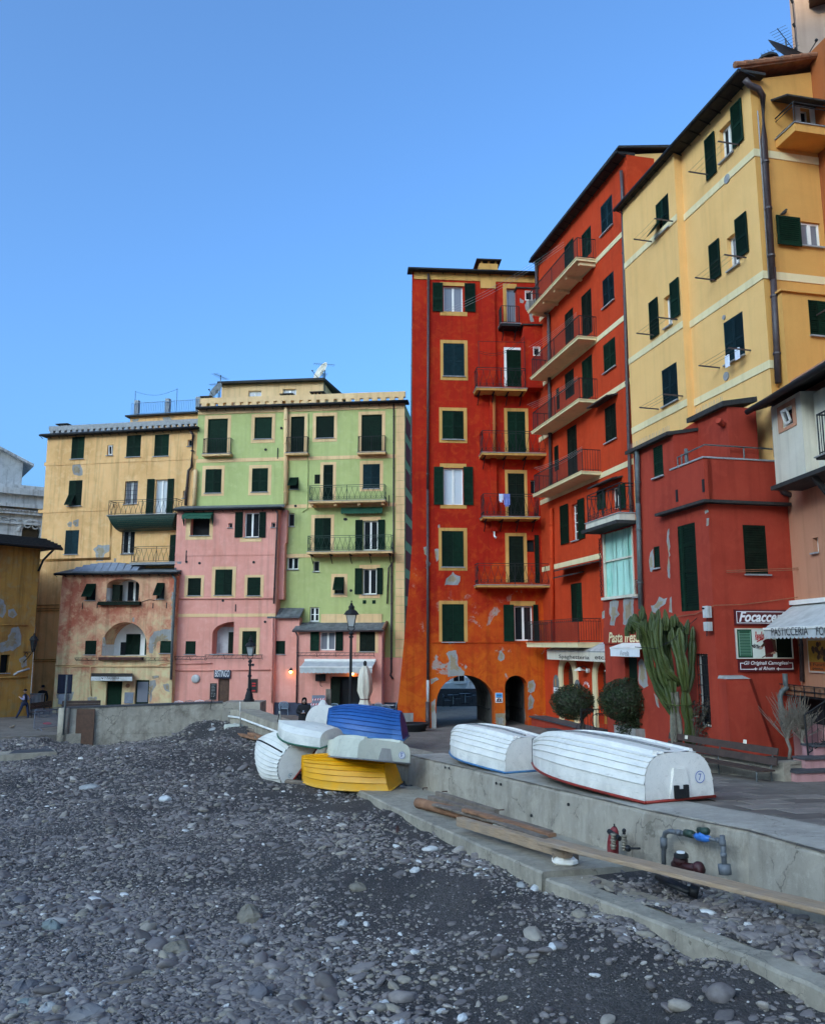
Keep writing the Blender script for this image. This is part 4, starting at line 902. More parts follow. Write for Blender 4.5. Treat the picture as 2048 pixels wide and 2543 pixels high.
# ---- red corner house with the arches
p0=at(1060,1600,43.0);A=Fac(p0.x,p0.y,.9972,.0757);f=A
f.bld=house('red_arch_house','tall deep red house with flared orange foot pierced by two archways',p0.x+3,p0.y+1)
tb=dict(sides='tb',surmat='ocher_trim')
win(f,'e','case',350,260,490,445,(325,235,519,475),lo=(270,238,346,445),ro=(500,243,579,447),pane='curtaindim',sill=False,**tb)
win(f,'e','cl2',348,673,500,908,(327,650,523,938),surmat='ocher_trim',sm='shutblue');win(f,'e','cl2',341,1158,495,1362,(319,1135,519,1388),surmat='ocher_trim')
win(f,'f','case',350,35,492,300,(325,4,515,327),lo=(279,28,350,300),ro=(492,28,563,302),pane='curtain',sill=False,**tb)
win(f,'f','cl2',337,488,495,745,(315,466,520,773),surmat='ocher_trim');win(f,'f','cl2',340,1014,498,1285,(318,990,522,1287),surmat='ocher_trim')
win(f,'e','case',803,278,878,520,(778,245,880,530),lights=1,pane='curtaindim',sill=False,surmat='ocher_trim',sides='lt')
win(f,'e','cl1',803,720,912,985,(785,703,918,985),surmat='white',sides='lrt');win(f,'e','cl2',810,1162,938,1455,(787,1140,960,1455),surmat='ocher_trim',sides='lrt')
win(f,'f','cl2',813,74,932,380,(793,50,952,380),surmat='ocher_trim',sides='lrt',sm='shutold');win(f,'f','cl1',820,525,927,858,(795,503,950,868),surmat='ocher_trim',sides='lrt',sm='shutold')
win(f,'f','case',976,122,1010,218,lights=1,pane='dark',sill=False);win(f,'f','case',946,553,1004,638,lights=1,pane='dark',frame='shutold',sill=False)
win(f,'f','case',860,1027,990,1278,(830,993,1012,1278),lo=(780,1018,857,1282),ro=(993,1018,1032,1282),sides='t',surmat='ocher_trim',sill=False)
uL=f.px('e',125,300)[0];zT=f.px('e',560,172)[1];uR=f.px('e',1130,1000)[0]+.35;uF=f.px('f',3,1900)[0];zF=f.px('f',3,1900)[1];zk=f.px('f',128,560)[1]
def wpA(u,z,w):
 if u<uL+.01 and z<zk:t=min(1,(zk-z)/(zk-zF));return u+(uF-uL)*t**1.15,w+.25*t
 if z<zk-6:return u,w+0
 return u,w
b1=f.rect('f',298,1525,718,1960);b2=f.rect('f',793,1527,956,1925)
f.holes.append((b1[0],b1[1],-2.5,b1[3],(b1[1]-b1[0])*.47,6.0));f.holes.append((b2[0],b2[1],-2.5,b2[3],(b2[1]-b2[0])*.5,5.0))
mb=MB();wall_mesh(f,mb,uL,uR,-2.5,zT,f.holes,warp=wpA,zcuts=[zk-i*.6 for i in range(0,16)])
# sides and the rear wall, pierced by the big archway
for u in(uL,uR):
 zz=[-2.5+(zT+2.5)*i/20 for i in range(21)]
 ub9=u if u>1 else uL+.8
 for i in range(20):mb.quad(f.W(*wpA(u,zz[i],0)),f.W(ub9,zz[i],-6),f.W(ub9,zz[i+1],-6),f.W(*wpA(u,zz[i+1],0)))
bf=f.off(-6.0);wall_mesh(bf,mb,uL+.8,uR,-2.5,zT,[(b1[0],b1[1],-2.5,b1[3],(b1[1]-b1[0])*.47,.01)])
mb.quad(f.W(uL,zT),f.W(uR,zT),f.W(uR,zT,-6),f.W(uL+.8,zT,-6));mb.quad(f.W(b2[0],-2.5,-5),f.W(b2[1],-2.5,-5),f.W(b2[1],b2[3],-5),f.W(b2[0],b2[3],-5))
mb.build('wall',M['redA'],f.bld);make_windows(f)
M['passage']=plaster('dark passage wall',(.10,.095,.09),(.06,.055,.05),(.2,.19,.18),.5)  # lining much darker than the wall plaster outside
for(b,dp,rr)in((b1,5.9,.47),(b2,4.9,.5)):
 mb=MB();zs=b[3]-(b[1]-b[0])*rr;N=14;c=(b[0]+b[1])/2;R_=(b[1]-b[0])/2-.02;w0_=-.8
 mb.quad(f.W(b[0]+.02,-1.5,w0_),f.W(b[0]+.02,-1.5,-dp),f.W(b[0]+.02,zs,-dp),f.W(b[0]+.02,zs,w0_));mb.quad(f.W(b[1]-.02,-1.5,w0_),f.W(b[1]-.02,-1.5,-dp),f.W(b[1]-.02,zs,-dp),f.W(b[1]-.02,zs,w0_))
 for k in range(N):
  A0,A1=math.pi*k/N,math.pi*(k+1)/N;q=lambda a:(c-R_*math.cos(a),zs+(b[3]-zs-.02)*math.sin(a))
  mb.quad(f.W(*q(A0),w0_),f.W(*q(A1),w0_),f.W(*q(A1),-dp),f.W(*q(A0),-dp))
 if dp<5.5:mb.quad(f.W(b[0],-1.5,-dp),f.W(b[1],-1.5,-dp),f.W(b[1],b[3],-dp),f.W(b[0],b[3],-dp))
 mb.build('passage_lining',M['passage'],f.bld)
 hr=MB();hr.tube([f.W(b[1]-.12,gz(43)+1.0,-1.0),f.W(b[1]-.12,gz(43)+.9,-dp+.3)],.03,6);hr.build('handrail',M['iron'],f.bld)
# smooth attic band, pilaster, string
band(f,zT-.22,uL+.1,uR,.42,'ocher_trim',.05,'cornice');q=f.rect('e',629,195,726,1700);zb_=f.px('f',690,380)[1]
add_box(f,'pilaster',(q[0],q[1],f.px('e',680,1050)[1],zT-.44),.0,.14,'redA');add_box(f,'pilaster_cap',(q[0]-.05,q[1]+.05,zT-.9,zT-.44),.05,.19,'ocher_trim')
zz=f.px('f',640,1288)[1];band(f,zz,f.px('f',245,1288)[0],uR-.02,.06,'redA',.05)
q=f.rect('f',686,0,728,372);add_box(f,'flue',(q[0],q[1],q[2]-.9,q[3]+5.0),.0,.2,'redA');mb=MB();u,z=f.px('f',712,515);mb.tube([f.W(u,z+.2,.1),f.W(u,z-.1,.15),f.W(u+.05,z-.2,.3)],.05,6);mb.build('flue_end',M['white'],f.bld)
# projecting closets on the right
for(zn,x0,y0,x1,y1,w_,wn)in(('e',880,282,1062,540,.55,(938,300,985,360)),('e',930,546,1122,990,.85,(997,702,1040,758))):
 g=f.off(w_);q=g.rect(zn,x0,y0,x1,y1);win(g,zn,'case',*wn,lights=1,sill=False,sur=(wn[0]-4,wn[1]-4,wn[2]+4,wn[3]+4),surmat='white')
 mb=MB();wall_mesh(g,mb,q[0],q[1],q[2],q[3],[(*h[:4],0,.12)for h in g.holes]);body(g,mb,q[0],q[1],q[2],q[3],w_);mb.quad(g.W(q[0],q[2]),g.W(q[1],q[2]),g.W(q[1],q[2],-w_),g.W(q[0],q[2],-w_));mb.build('closet',M['redA'],f.bld)
 for ww in g.wins:ww['depth']=.12
 make_windows(g);add_box(g,'closet_roof',(q[0]-.08,q[1],q[3]+.003,q[3]+.07),-w_,.1,'roofdark')
 if w_<.6:patch(g,'e',[(945,365),(985,365),(1010,345),(1035,400),(1005,430),(985,470),(1000,515),(975,520),(965,455),(940,430),(935,400)],parent=f.bld);patch(g,'e',[(897,345),(930,365),(920,385),(900,380)],parent=f.bld)
bs=dict(slabmat='ocher_trim',brackets=4)
balcony(f,'e',592,940,848,992,1012,.95,style='orn',**bs);balcony(f,'e',632,1112,1303,1458,1478,.95,style='orn',**bs)
balcony(f,'f',640,1032,222,383,400,.95,style='orn',**bs);balcony(f,'f',597,1132,722,874,892,.95,style='orn',slabmat='ocher_trim',brackets=0);balcony(f,'e',768,895,402,528,548,.75,style='bars',slabmat='iron',brackets=2)
l=MB();q=f.rect('f',1004,518,1036,862);leaf(f,l,q[0],q[1],q[2],q[3],.05);l.build('shutter',M['shutold'],f.bld)
# line posts over the second balcony
mb=MB();g=f.off(.95)
for x in(604,935):u,z=g.px('e',x,850);mb.tube([g.W(u,z,0),g.W(u,g.px('e',x,655)[1],0)],.018,5)
u0,z0=g.px('e',604,657);u1,z1=g.px('e',935,668);mb.tube([g.W(u0,z0,0),g.W(u1,z0,0)],.015,5)
for dz in(.35,.45):mb.tube([g.W(u0+(u1-u0)*k/8,z0-1.0+dz+.9*(k/8)**2-.25*math.sin(math.pi*k/8),0)for k in range(9)],.012,4)
mb.build('line_frame',M['iron'],f.bld)
pipe(f,'e',[(240,180),(235,1730)],.07,'brownpipe',.13);pipe(f,'f',[(235,190),(236,1560)],.07,'brownpipe',.13);pipe(f,'f',[(236,1560),(236,1715)],.075,'church',.14,clips=False);pipe(f,'f',[(234,1715),(236,1980)],.11,'brownpipe',.16)
pipe(f,'e',[(708,1050),(712,1460)],.1,'orange',.16,'soil_pipe');pipe(f,'e',[(135,160),(128,700),(120,1730)],.07,'greypipe',-.15)
for i in range(4):u,z=f.px('f',1121,468+71*i);mb=MB();mb.tube([f.W(u,z,.01),f.W(u,z,.1)],.11,10);mb.build('vent_cap',M['white' if i%2==0 else 'iron'],f.bld)
for pts in([(165,740),(190,700),(238,695),(258,720),(235,770),(228,860),(190,868),(165,830),(172,790)],[(207,605),(235,600),(232,670),(212,650)],[(285,618),(314,615),(316,690),(300,710),(292,660)],[(357,878),(372,830),(405,800),(418,780),(432,800),(470,815),(468,850),(448,880)],
   [(172,1185),(200,1150),(235,1150),(232,1260),(205,1250)],[(108,1345),(140,1335),(160,1365),(120,1385)],[(170,1340),(195,1305),(205,1345),(180,1372)],[(370,1370),(390,1350),(440,1345),(450,1400),(455,1460),(500,1500),(495,1530),(440,1528),(385,1540),(380,1440),(395,1420)],
   [(742,1410),(750,1350),(765,1345),(790,1380),(785,1415),(760,1425)],[(960,1570),(995,1558),(1010,1590),(1000,1640),(975,1655),(955,1640)],[(957,1690),(975,1660),(1000,1700),(990,1760),(960,1775)],[(195,1540),(232,1530),(232,1610),(205,1600)],[(245,1555),(300,1540),(320,1555),(260,1590)],
   [(130,1745),(165,1735),(175,1780),(140,1795)],[(40,1530),(65,1520),(70,1550),(45,1555)],[(240,1750),(290,1690),(292,1800),(245,1800)],[(308,450),(322,442),(325,462),(312,466)],[(205,1430),(225,1425),(225,1445),(205,1445)]):patch(f,'f',pts,w=.03 if pts[0][1]>1500 else .012)
for pts in([(722,1800),(795,1800),(795,1900),(728,1900)],):patch(f,'f',pts,'patchbr',jit=.02)
add_box(f,'dado',(f.px('f',245,1880)[0],b1[0]-.01,-2,f.px('f',270,1800)[1]),.0,.03,'patch')
mb=MB();zd_=f.px('f',100,1795)[1];ua_,uc_=uF,f.px('f',226,1900)[0]
mb.hexa([f.W(ua_-.1,-2,.0),f.W(uc_,-2,.0),f.W(uc_,-2,.04),f.W(ua_-.1,-2,.27),f.W(ua_+.14,zd_,.0),f.W(uc_,zd_,.0),f.W(uc_,zd_,.04),f.W(ua_+.14,zd_,.25)]);mb.build('dado',M['patch'],f.bld)
roof_edge(f,uL-.25,uR+.2,zT+.01,.3,.1);cr=f.rect('e',610,92,743,172);chimney(f,cr[0],cr[1],cr[2],cr[3],-1.1,-.1,'ocher_trim');mb=MB();c=f.W((cr[0]+cr[1])/2,cr[3]+.26,-.6);mb.lathe([(.16,0),(.18,.12),(.05,.2)],8,c);mb.build('cowl',M['slate'],f.bld)
# notice on the pier between the arches
q=f.rect('f',722,1652,774,1722);t=thing('town_notice','small blue and white notice on the pier between the archways','notice',f.W((q[0]+q[1])/2,q[2],0));M['noticeblue']=simple('notice blue',(.03,.30,.62),.5,.1,5,bs=0)
mb=MB();f.box(mb,*q,.0,.04);mb.build('board',M['signwhite'],t);mb=MB();f.box(mb,q[0]+.02,q[1]-.02,(q[2]+q[3])/2,q[3]-.02,.041,.046);mb.build('blue_field',M['noticeblue'],t)
mb=MB()
for i in range(4):z=q[3]-.12-.1*i;f.box(mb,q[0]+.06,q[1]-.06-.03*(i%2),z-.015,z+.015,.047,.05)
mb.build('printed_lines',M['signblue'],t);mb=MB()
for i in range(7):a=q[0]+.03+(q[1]-q[0]-.06)*i/7;f.box(mb,a,a+(q[1]-q[0])/9,q[2]+.04,q[2]+.1+.06*(i%3),.041,.046)
f.box(mb,q[0]+.14,q[1]-.16,q[2]+.15,(q[2]+q[3])/2-.03,.041,.046);mb.build('town_drawing',M['darkred'],t)
# washing on the third balcony
M['clothwhite']=simple('white cloth',(.72,.74,.82),.9,.12,5);M['clothblue']=simple('blue white cloth',(.20,.26,.58),.9,.4,3)
g=f.off(1.0)
for(x0,x1,y0,y1,m_,lb)in((750,778,222,290,'clothwhite','white shirt hung over a balcony rail of the red house'),(785,826,222,320,'clothblue','blue and white shirt hung over a balcony rail of the red house')):
 q=g.rect('f',x0,y0,x1,y1);t=thing('hanging_shirt',lb,'laundry',g.W(q[0],q[2],0));mb=MB();n=7
 for i in range(n):
  a,b=q[0]+(q[1]-q[0])*i/n,q[0]+(q[1]-q[0])*(i+1)/n;wa,wb=.03*math.sin(i*1.9),.03*math.sin((i+1)*1.9);zz=q[2]+(.12 if i in(0,n-1)else 0)+random.uniform(0,.08)
  mb.hexa([g.W(a,zz,wa),g.W(b,zz,wb),g.W(b,zz,wb-.02),g.W(a,zz,wa-.02),g.W(a,q[3],wa),g.W(b,q[3],wb),g.W(b,q[3],wb-.02),g.W(a,q[3],wa-.02)])
 mb.build('cloth',M[m_],t)
# ---- orange red house running towards the viewer
jA=A.px('x',1338,1100)[0];jp=A.W(jA,0);dB=(.2163,-.9763)
B=Fac(jp.x,jp.y,*dB);f=B
f.bld=house('orange_red_house','narrow orange red house with stacked corner balconies and a spaghetteria below',jp.x+2.5,jp.y-3)
win(f,'x','cl2',1491,496,1521,573,sm='shutblue');win(f,'e','cl2',1492,183,1576,393,sm='shutblue');win(f,'e','cl2',1498,652,1587,864);win(f,'e','cl2',1509,1117,1591,1374,sm='shutold')
win(f,'f','case',1555,165,1617,330,lo=(1461,190,1517,330),ro=(1617,150,1663,330),lights=2,pane='dark',sill=False)
for(x0,y0,x1,y1,k,s_)in((1218,-60,1287,150,'cl2','shut'),(1342,-145,1412,55,'cl2','shut'),(1222,435,1285,662,'cl2','shutold'),(1342,300,1416,622,'cl2','shutold'),(1222,870,1288,1062,'cl2','shutold'),(1345,772,1422,1076,'cl2','shut'),(1160,992,1182,1150,'cl1','shutold'),(1240,1268,1310,1628,'cl2','shutold'),(1145,1408,1177,1590,'cl1','shutold')):win(f,'e',k,x0,y0,x1,y1,sm=s_,sill=False)
win(f,'f','case',1272,290,1322,556,lo=(1196,300,1252,582),ro=(1322,255,1368,545),lights=1,tr=3,grille=False);win(f,'f','cl2',1266,862,1346,1142,sill=False)
uR=f.px('e',1738,1000)[0];zT=f.px('x',1450,512)[1];ua_=f.px('x',1365,1600)[0]
q1=f.rect('v',345,245,508,1130);q2=f.rect('v',838,255,1006,1160)
for q in(q1,q2):f.holes.append((q[0],q[1],q[2],q[3],.75,.5))
mb=MB();wall_mesh(f,mb,0,uR,-2.5,zT,f.holes);body(f,mb,0,uR,-2.5,zT,10);mb.build('wall',M['redB'],f.bld);make_windows(f)
for(x,y)in((1583,542),(1583,1012),(1610,1567)):band(f,f.px('e',x,y)[1],.02,uR,.24,'band')
band(f,f.px('e',1500,27)[1],.02,uR,.24,'band');band(f,f.px('f',1320,705)[1],.02,f.px('f',1485,700)[0],.24,'band')
# corner balconies: the near end is found on the wall, the reach from the front corner
for(xw,yw,xf,yb,yr_,far)in((1445,72,1310,66,-100,None),(1450,632,1322,626,452,None),(1458,1082,1325,1080,912,None),(1480,1597,1347,1594,1418,None)):
 u1,zt=f.px('e',xw,yw);best=min((abs(f.px('e',xf,yb,d_)[0]-u1),d_)for d_ in[.4+.02*i for i in range(60)])[1];best=min(1.15,max(.8,best))
 zr=zt+1.0;balcony_at(f,1.45,u1,zt-.14,zt,zr,best,'bars','band',5 if yw<100 else 0,'band',ends=(1,1))
u1,zt=f.px('f',1500,1290);balcony_at(f,.6,u1-.2,zt-.22,zt,zt+1.05,1.1,'hoop','band',0)
roof_edge(f,.5,uR+.02,zT+.01,.4,.12);pipe(f,'x',[(1549,425),(1552,470),(1563,900),(1572,1215),(1578,1330)],.075,'brownpipe',.14)
pipe(f,'e',[(1030,30),(1035,380),(1060,440),(1120,470),(1135,1700)],.09,'brownpipe',.12);pipe(f,'f',[(1140,330),(1150,1280)],.11,'redB',.12,'soil_pipe')
for(zn,x0,x1,y)in(('e',1455,1605,1085),('f',1462,1640,135),('f',1212,1360,800),('f',1215,1490,735)):
 u0,z=f.px(zn,x0,y);u1_=f.px(zn,x1,y)[0];mb=MB();z=f.px(zn,(x0+x1)/2,y)[1];mb.hexa([f.W(u0,z,.0),f.W(u1_,z,.0),f.W(u1_,z-.12,.55),f.W(u0,z-.12,.55),f.W(u0,z+.06,.0),f.W(u1_,z+.06,.0),f.W(u1_,z-.06,.55),f.W(u0,z-.06,.55)]);mb.build('window_canopy',M['roofdark'],f.bld)
# washing lines strung from the corner balconies
mb=MB()
for(xa,ya,xb,yb)in((1305,450,960,700),(1310,910,950,1115),(1345,1415,1000,1570)):
 for k in range(4):
  p=f.W(*f.px('e',xa,ya+k*10,1.0),1.0);q=A.W(*A.px('e',xb+14*k,yb+k*8,1.2),1.2);mb.tube([p+(q-p)*t-Vector((0,0,.12*math.sin(math.pi*t)))for t in(0,.25,.5,.75,1)],.007,4,False)
mb.build('clothes_line',M['stone'],f.bld)
mb=MB()
for k in range(3):p=at(1400,600+k*6,38);q=A.W(*A.px('e',330+40*k,450,.6),.6);mb.tube([p+(q-p)*t-Vector((0,0,.25*math.sin(math.pi*t)))for t in[i/8 for i in range(9)]],.008,4,False)
wires=mb.build('overhead_wire',M['stone'],None,loc=(5,38,18));tag(wires,'thin wires slung across the top of the red arch house','wires')
# spaghetteria: cream arched surrounds, plywood, awning box, steps
for q in(q1,q2):
 N=14;c=(q[0]+q[1])/2;R0=(q[1]-q[0])/2;zs=q[3]-.75;mb=MB();th=R0*.66
 for s_ in(-1,1):f.box(mb,*((q[0]-th,q[0])if s_<0 else(q[1],q[1]+th)),gz(35),zs,.0,.09)
 for k in range(N):
  a0,a1=math.pi*k/N,math.pi*(k+1)/N;i_=lambda a,w_:f.W(c-R0*math.cos(a),zs+.75*math.sin(a),w_);o_=lambda a,w_:f.W(c-(R0+th)*math.cos(a),zs+(.75+th)*math.sin(a),w_)
  mb.hexa([i_(a0,.0),i_(a1,.0),i_(a1,.09),i_(a0,.09),o_(a0,.0),o_(a1,.0),o_(a1,.09),o_(a0,.09)])
 mb.build('arch_surround',M['band'],f.bld)
 mb=MB();mb.quad(f.W(q[0],q[2]-1,-.3),f.W(q[1],q[2]-1,-.3),f.W(q[1],q[3],-.3),f.W(q[0],q[3],-.3));dk=mb.build('door_recess',M['doorwood'],f.bld)
 mb=MB()
 for i in range(9):z=zs-.35+i*.11;f.box(mb,q[0]+.04,q[1]-.04,z,z+.06,-.28,-.25)
 mb.build('blind',M['doorwood'],dk)
 M.setdefault('ply',simple('orange plywood',(.56,.22,.035),.6,.3,3));h=(zs-.4)-(gz(35)+.35)
 for i in range(2):mb=MB();f.box(mb,q[0]+.02,q[1]-.02,gz(35)+.35+h*(0,.55)[i],gz(35)+.35+h*(.545,1)[i],-.27,-.23);mb.build('plywood_sheet',M['ply'],dk)
g=f.off(.75);qa=g.rect('v',105,100,1048,240);zt_=g.px('v',575,72)[1];sp=thing('restaurant_awning','cream awning box lettered Spaghetteria etc over two arches','awning',f.W(qa[0],qa[2],0));uu0,uu1=qa[0],qa[1]
mb=MB();f.box(mb,uu0,uu1,qa[2],qa[3]-.04,.70,.75);mb.build('valance',M['palebox'],sp);mb=MB();mb.hexa([f.W(uu0,zt_+.2,.02),f.W(uu1,zt_+.2,.02),f.W(uu1,qa[3]-.04,.75),f.W(uu0,qa[3]-.04,.75),f.W(uu0,zt_+.3,.02),f.W(uu1,zt_+.3,.02),f.W(uu1,qa[3]+.02,.78),f.W(uu0,qa[3]+.02,.78)]);mb.build('awning_cloth',M['church'],sp)
def sign_text(fac,s,zone,x0,y0,x1,y1,mat,w_,par,**k):text(fac,s,fac.rect(zone,x0,y0,x1,y1,w_),mat,w_+.006,par,**k)
sign_text(f,'Spaghetteria','v',275,155,712,228,'black',.75,sp,bold=.012);sign_text(f,'etc...','v',790,168,995,222,'black',.75,sp,bold=.012)
M['slatedark']=simple('dark slate step',(.07,.07,.075),.8,.3,6)
st=thing('slate_counter','dark slate ledge on a red base running below the spaghetteria arches','ledge',f.W(1.2,gz(37),0));zl=f.px('v',350,1150,.9)[1];ue=f.px('v',730,1200,.9)[0]
mb=MB();f.box(mb,.05,ue,gz(36)-.8,zl-.06,.0,.8);mb.build('base',M['redC'],st);mb=MB();f.box(mb,.0,ue+.1,zl-.06,zl,.0,.92);mb.build('ledge',M['slatedark'],st)
mb=MB();q=f.px('v',70,1215,1.3),f.px('v',380,1250,1.3);f.box(mb,q[0][0],q[1][0],q[0][1]-.03,q[0][1]+.03,.8,1.3);mb.build('lower_shelf',M['slatedark'],st);mb=MB();f.box(mb,(q[0][0]+q[1][0])/2-.1,(q[0][0]+q[1][0])/2+.1,gz(36)-.8,q[0][1]-.03,.82,1.1);mb.build('shelf_foot',M['redC'],st)
# menu boards, lamps and wall signs round the arches
for(x0,y0,x1,y1,lb)in((208,440,278,735,'arched grey menu board with a white sheet left of the first spaghetteria arch'),(508,510,585,660,'arched grey board with a yellow mark between the spaghetteria arches')):
 q=f.rect('v',x0,y0,x1,y1,.1);t=thing('menu_board',lb,'menu board',f.W(q[0],q[2],.1));mb=MB();r_=(q[1]-q[0])/2;c=(q[0]+q[1])/2;pts=[(q[0],q[2]),(q[1],q[2])]+[(c+r_*math.cos(a),q[3]-r_*1.4+r_*1.4*math.sin(a))for a in[i*math.pi/8 for i in range(9)]]
 n=len(pts);mb.v=[tuple(f.W(u,z,.1))for u,z in pts]+[tuple(f.W(u,z,.15))for u,z in pts];mb.f=[tuple(range(n))[::-1],tuple(range(n,2*n))]+[(i,(i+1)%n,n+(i+1)%n,n+i)for i in range(n)];mb.build('board',M['slate'],t)
 mb=MB();f.box(mb,c-.05,c+.05,q[3]-.55,q[3]-.2,.152,.16);mb.build('yellow_mark',M['ply'],t)
 if x0<300:mb=MB();f.box(mb,q[0]+.03,q[1]-.01,q[2]+.1,q[3]-.62,.152,.158);mb.build('menu_sheet',M['signwhite'],t)
for(x,y,lb)in((585,375,'white enamel dish lamp on the wall between the spaghetteria arches'),(1030,385,'white enamel dish lamp right of the second spaghetteria arch')):
 u,z=f.px('v',x,y,.3);t=thing('dish_lamp',lb,'lamp',f.W(u,z,.1));mb=MB();c=f.W(u,z,.35);mb.lathe([(.04,.14),(.1,.08),(.27,.0),(.26,-.015),(.05,.06)],14,c);mb.build('shade',M['white'],t,smooth=True);mb=MB();mb.tube([f.W(u+.2,z+.05,0),f.W(u+.12,z+.2,.18),f.W(u,z+.14,.35)],.02,6);mb.ball(f.W(u,z-.02,.35),.06);mb.build('arm',M['iron'],t)
u,z=f.px('v',676,380,.1);mb=MB();mb.tube([f.W(u,z,.0),f.W(u,z,.12)],.11,10);mb.build('bell_cap',M['white'],f.bld)
q=f.rect('v',625,545,712,625);nn=9
for i,ch in enumerate('A PORTICI'):
 if ch==' ':continue
 a=math.pi*(.88-.76*i/8);c=((q[0]+q[1])/2+(q[1]-q[0])*.46*math.cos(a),q[2]+(q[3]-q[2])*.85*math.sin(a));text(f,ch,(c[0]-.045,c[0]+.045,c[1]-.06,c[1]+.06),'signwhite',.012,f.bld,name='wall_letter')
# ---- gable of the orange red house seen over the yellow roof
# ---- yellow house
pj=B.W(uR,0);Y1=Fac(pj.x,pj.y,*dB);f=Y1
f.bld=house('yellow_house','tall warm yellow house with pale bands, green shutters and washing lines',pj.x+3,pj.y-3)
uC=f.px('x',1889,600)[0];zT=f.px('g',590,905)[1];Y1a=f.off(.3);Y1a.bld=f.bld;uJ=Y1a.px('x',1689,700)[0]
win(f,'g','case',908,655,1010,928,lo=(803,740,885,1080),ro=(1008,480,1098,825),pane='dark',sill=True);win(f,'g','case',968,1520,1060,1790,lo=(836,1580,920,1880),ro=(1042,1370,1137,1700),pane='curtaindim')
win(f,'h','cl2',943,332,1100,680,sm='shutblue');win(f,'h','cl2',982,1150,1160,1440,sill=False)
win(Y1a,'g','flap',405,1240,510,1512);win(Y1a,'h','case',473,165,530,415,lo=(364,200,433,500),ro=(528,45,600,345),pane='curtaindim');win(Y1a,'h','cl2',455,722,577,1020,sm='shutblue')
mb=MB();wall_mesh(Y1a,mb,0,uJ,-2.5,zT,Y1a.holes);wall_mesh(f,mb,uJ,uC,9.3,zT,f.holes);mb.quad(f.W(uJ,-2.5,0),f.W(uJ,-2.5,.3),f.W(uJ,zT,.3),f.W(uJ,zT,0));mb.quad(f.W(0,-2.5,.3),f.W(0,-2.5,-9),f.W(0,zT,-9),f.W(0,zT,.3));mb.build('wall',M['yellow'],f.bld)
make_windows(f);make_windows(Y1a)
pc=f.W(uC,0);Y2=Fac(pc.x,pc.y,.9763,.2163);Y2.bld=f.bld
win(Y2,'g','case',1540,535,1615,650,(1498,495,1668,650),sides='lrt',surmat='white',lights=1,pane='dark',sill=False);win(Y2,'g','case',1545,1430,1702,1620,lights=2,pane='curtaindim',depth=.15)
u2=Y2.px('x',2048,600)[0]+3;zR2=Y2.px('g',1500,180)[1]
mb=MB();wall_mesh(Y2,mb,0,u2,9.3,zT,Y2.holes)
zr2=zT+.9;mb.poly([Y2.W(0,zT),Y2.W(u2,zT),Y2.W(u2,zr2+.6)]);mb.quad(Y2.W(u2,9.3),Y2.W(u2,9.3,-12),Y2.W(u2,zT+1,-12),Y2.W(u2,zT+1));mb.build('side_wall',M['yellow_shade'],f.bld);make_windows(Y2)
for(zn,x,y)in(('x',1872,379),('x',1888,686),('x',1901,909)):
 z=f.px(zn,x,y)[1];band(f,z,uJ+.002,uC+.03,.26,'band');band(Y1a,z,.01,uJ+.03,.26,'band');band(Y2,z,.005,u2,.26,'band',.025)
roof_edge(f,-.2,uC+.3,zT+.01,.5,.09)
mb=MB();mb.hexa([f.W(-.2,zT+.10,.5),f.W(uC+.3,zT+.10,.5),f.W(uC+.35,zT+1.75,-5),f.W(-.2,zT+1.75,-5),f.W(-.2,zT+.14,.5),f.W(uC+.3,zT+.14,.5),f.W(uC+.35,zT+1.82,-5),f.W(-.2,zT+1.82,-5)]);rf=mb.build('roof',M['terra'],f.bld)
mb=MB()
for i in range(16):
 t=i/16;w_=.72-5.6*t;mb.tube([f.W(uC+.3,zT+.2+1.6*t,w_),f.W(uC+.3,zT+.3+1.6*t,w_-.4)],[.11,.09],8)
mb.build('verge_tiles',M['terra'],rf);mb=MB();h=f.px('g',1090,290)[1]
q=f.off(-1.2).rect('g',530,760,700,900);chimney(f,q[0],q[1],zT,zT+1.75,-2.2,-1.2,'yellow');mb=MB();c=onroof(Y2,'k',325,890,-1.2);mb.lathe([(.2,0),(.2,.32),(.34,.34),(.34,.42),(.1,.48)],12,c-Vector((0,0,.1)));mb.build('flue_cowl',M['roofdark'],f.bld)
pipe(Y2,'g',[(1080,330),(1120,375),(1190,405),(1222,460),(1232,800),(1300,1900)],.1,'brownpipe',.16);pipe(Y2,'h',[(1300,-30),(1342,870)],.1,'brownpipe',.16)
pipe(Y2,'g',[(1198,560),(1240,1150),(1285,1880)],.02,'stone',.05,'cable',False)
for(fc,zn,xa,xb,y)in((f,'g',760,1062,0),(f,'g',870,1110,1),(f,'h',835,1160,2),(Y1a,'g',305,530,0),(Y1a,'h',330,565,1),(Y1a,'h',345,600,2)):
 wn=fc.wins[y if fc is Y1a else y];clothes_rack(fc,wn['r'][0]-(.75 if wn['lo']else .35),wn['r'][1]+(.35 if wn['lo']else .3),wn['r'][2]+.02,.8)
mb=MB()
for(fc,zn,x,y,r_)in((f,'g',970,1088,.16),(f,'h',963,805,.15),(f,'h',945,342,.08)):u,z=fc.px(zn,x,y);mb.tube([fc.W(u,z,.0),fc.W(u,z,.04)],r_,12)
mb.build('wall_vent',M['stone'],f.bld);u,z=f.px('h',1047,1117,.2);mb=MB();mb.ball(f.W(u,z,.22),.22,n=14,m=10);g_=mb.build('globe_lamp',M['palebox'],f.bld,smooth=True)
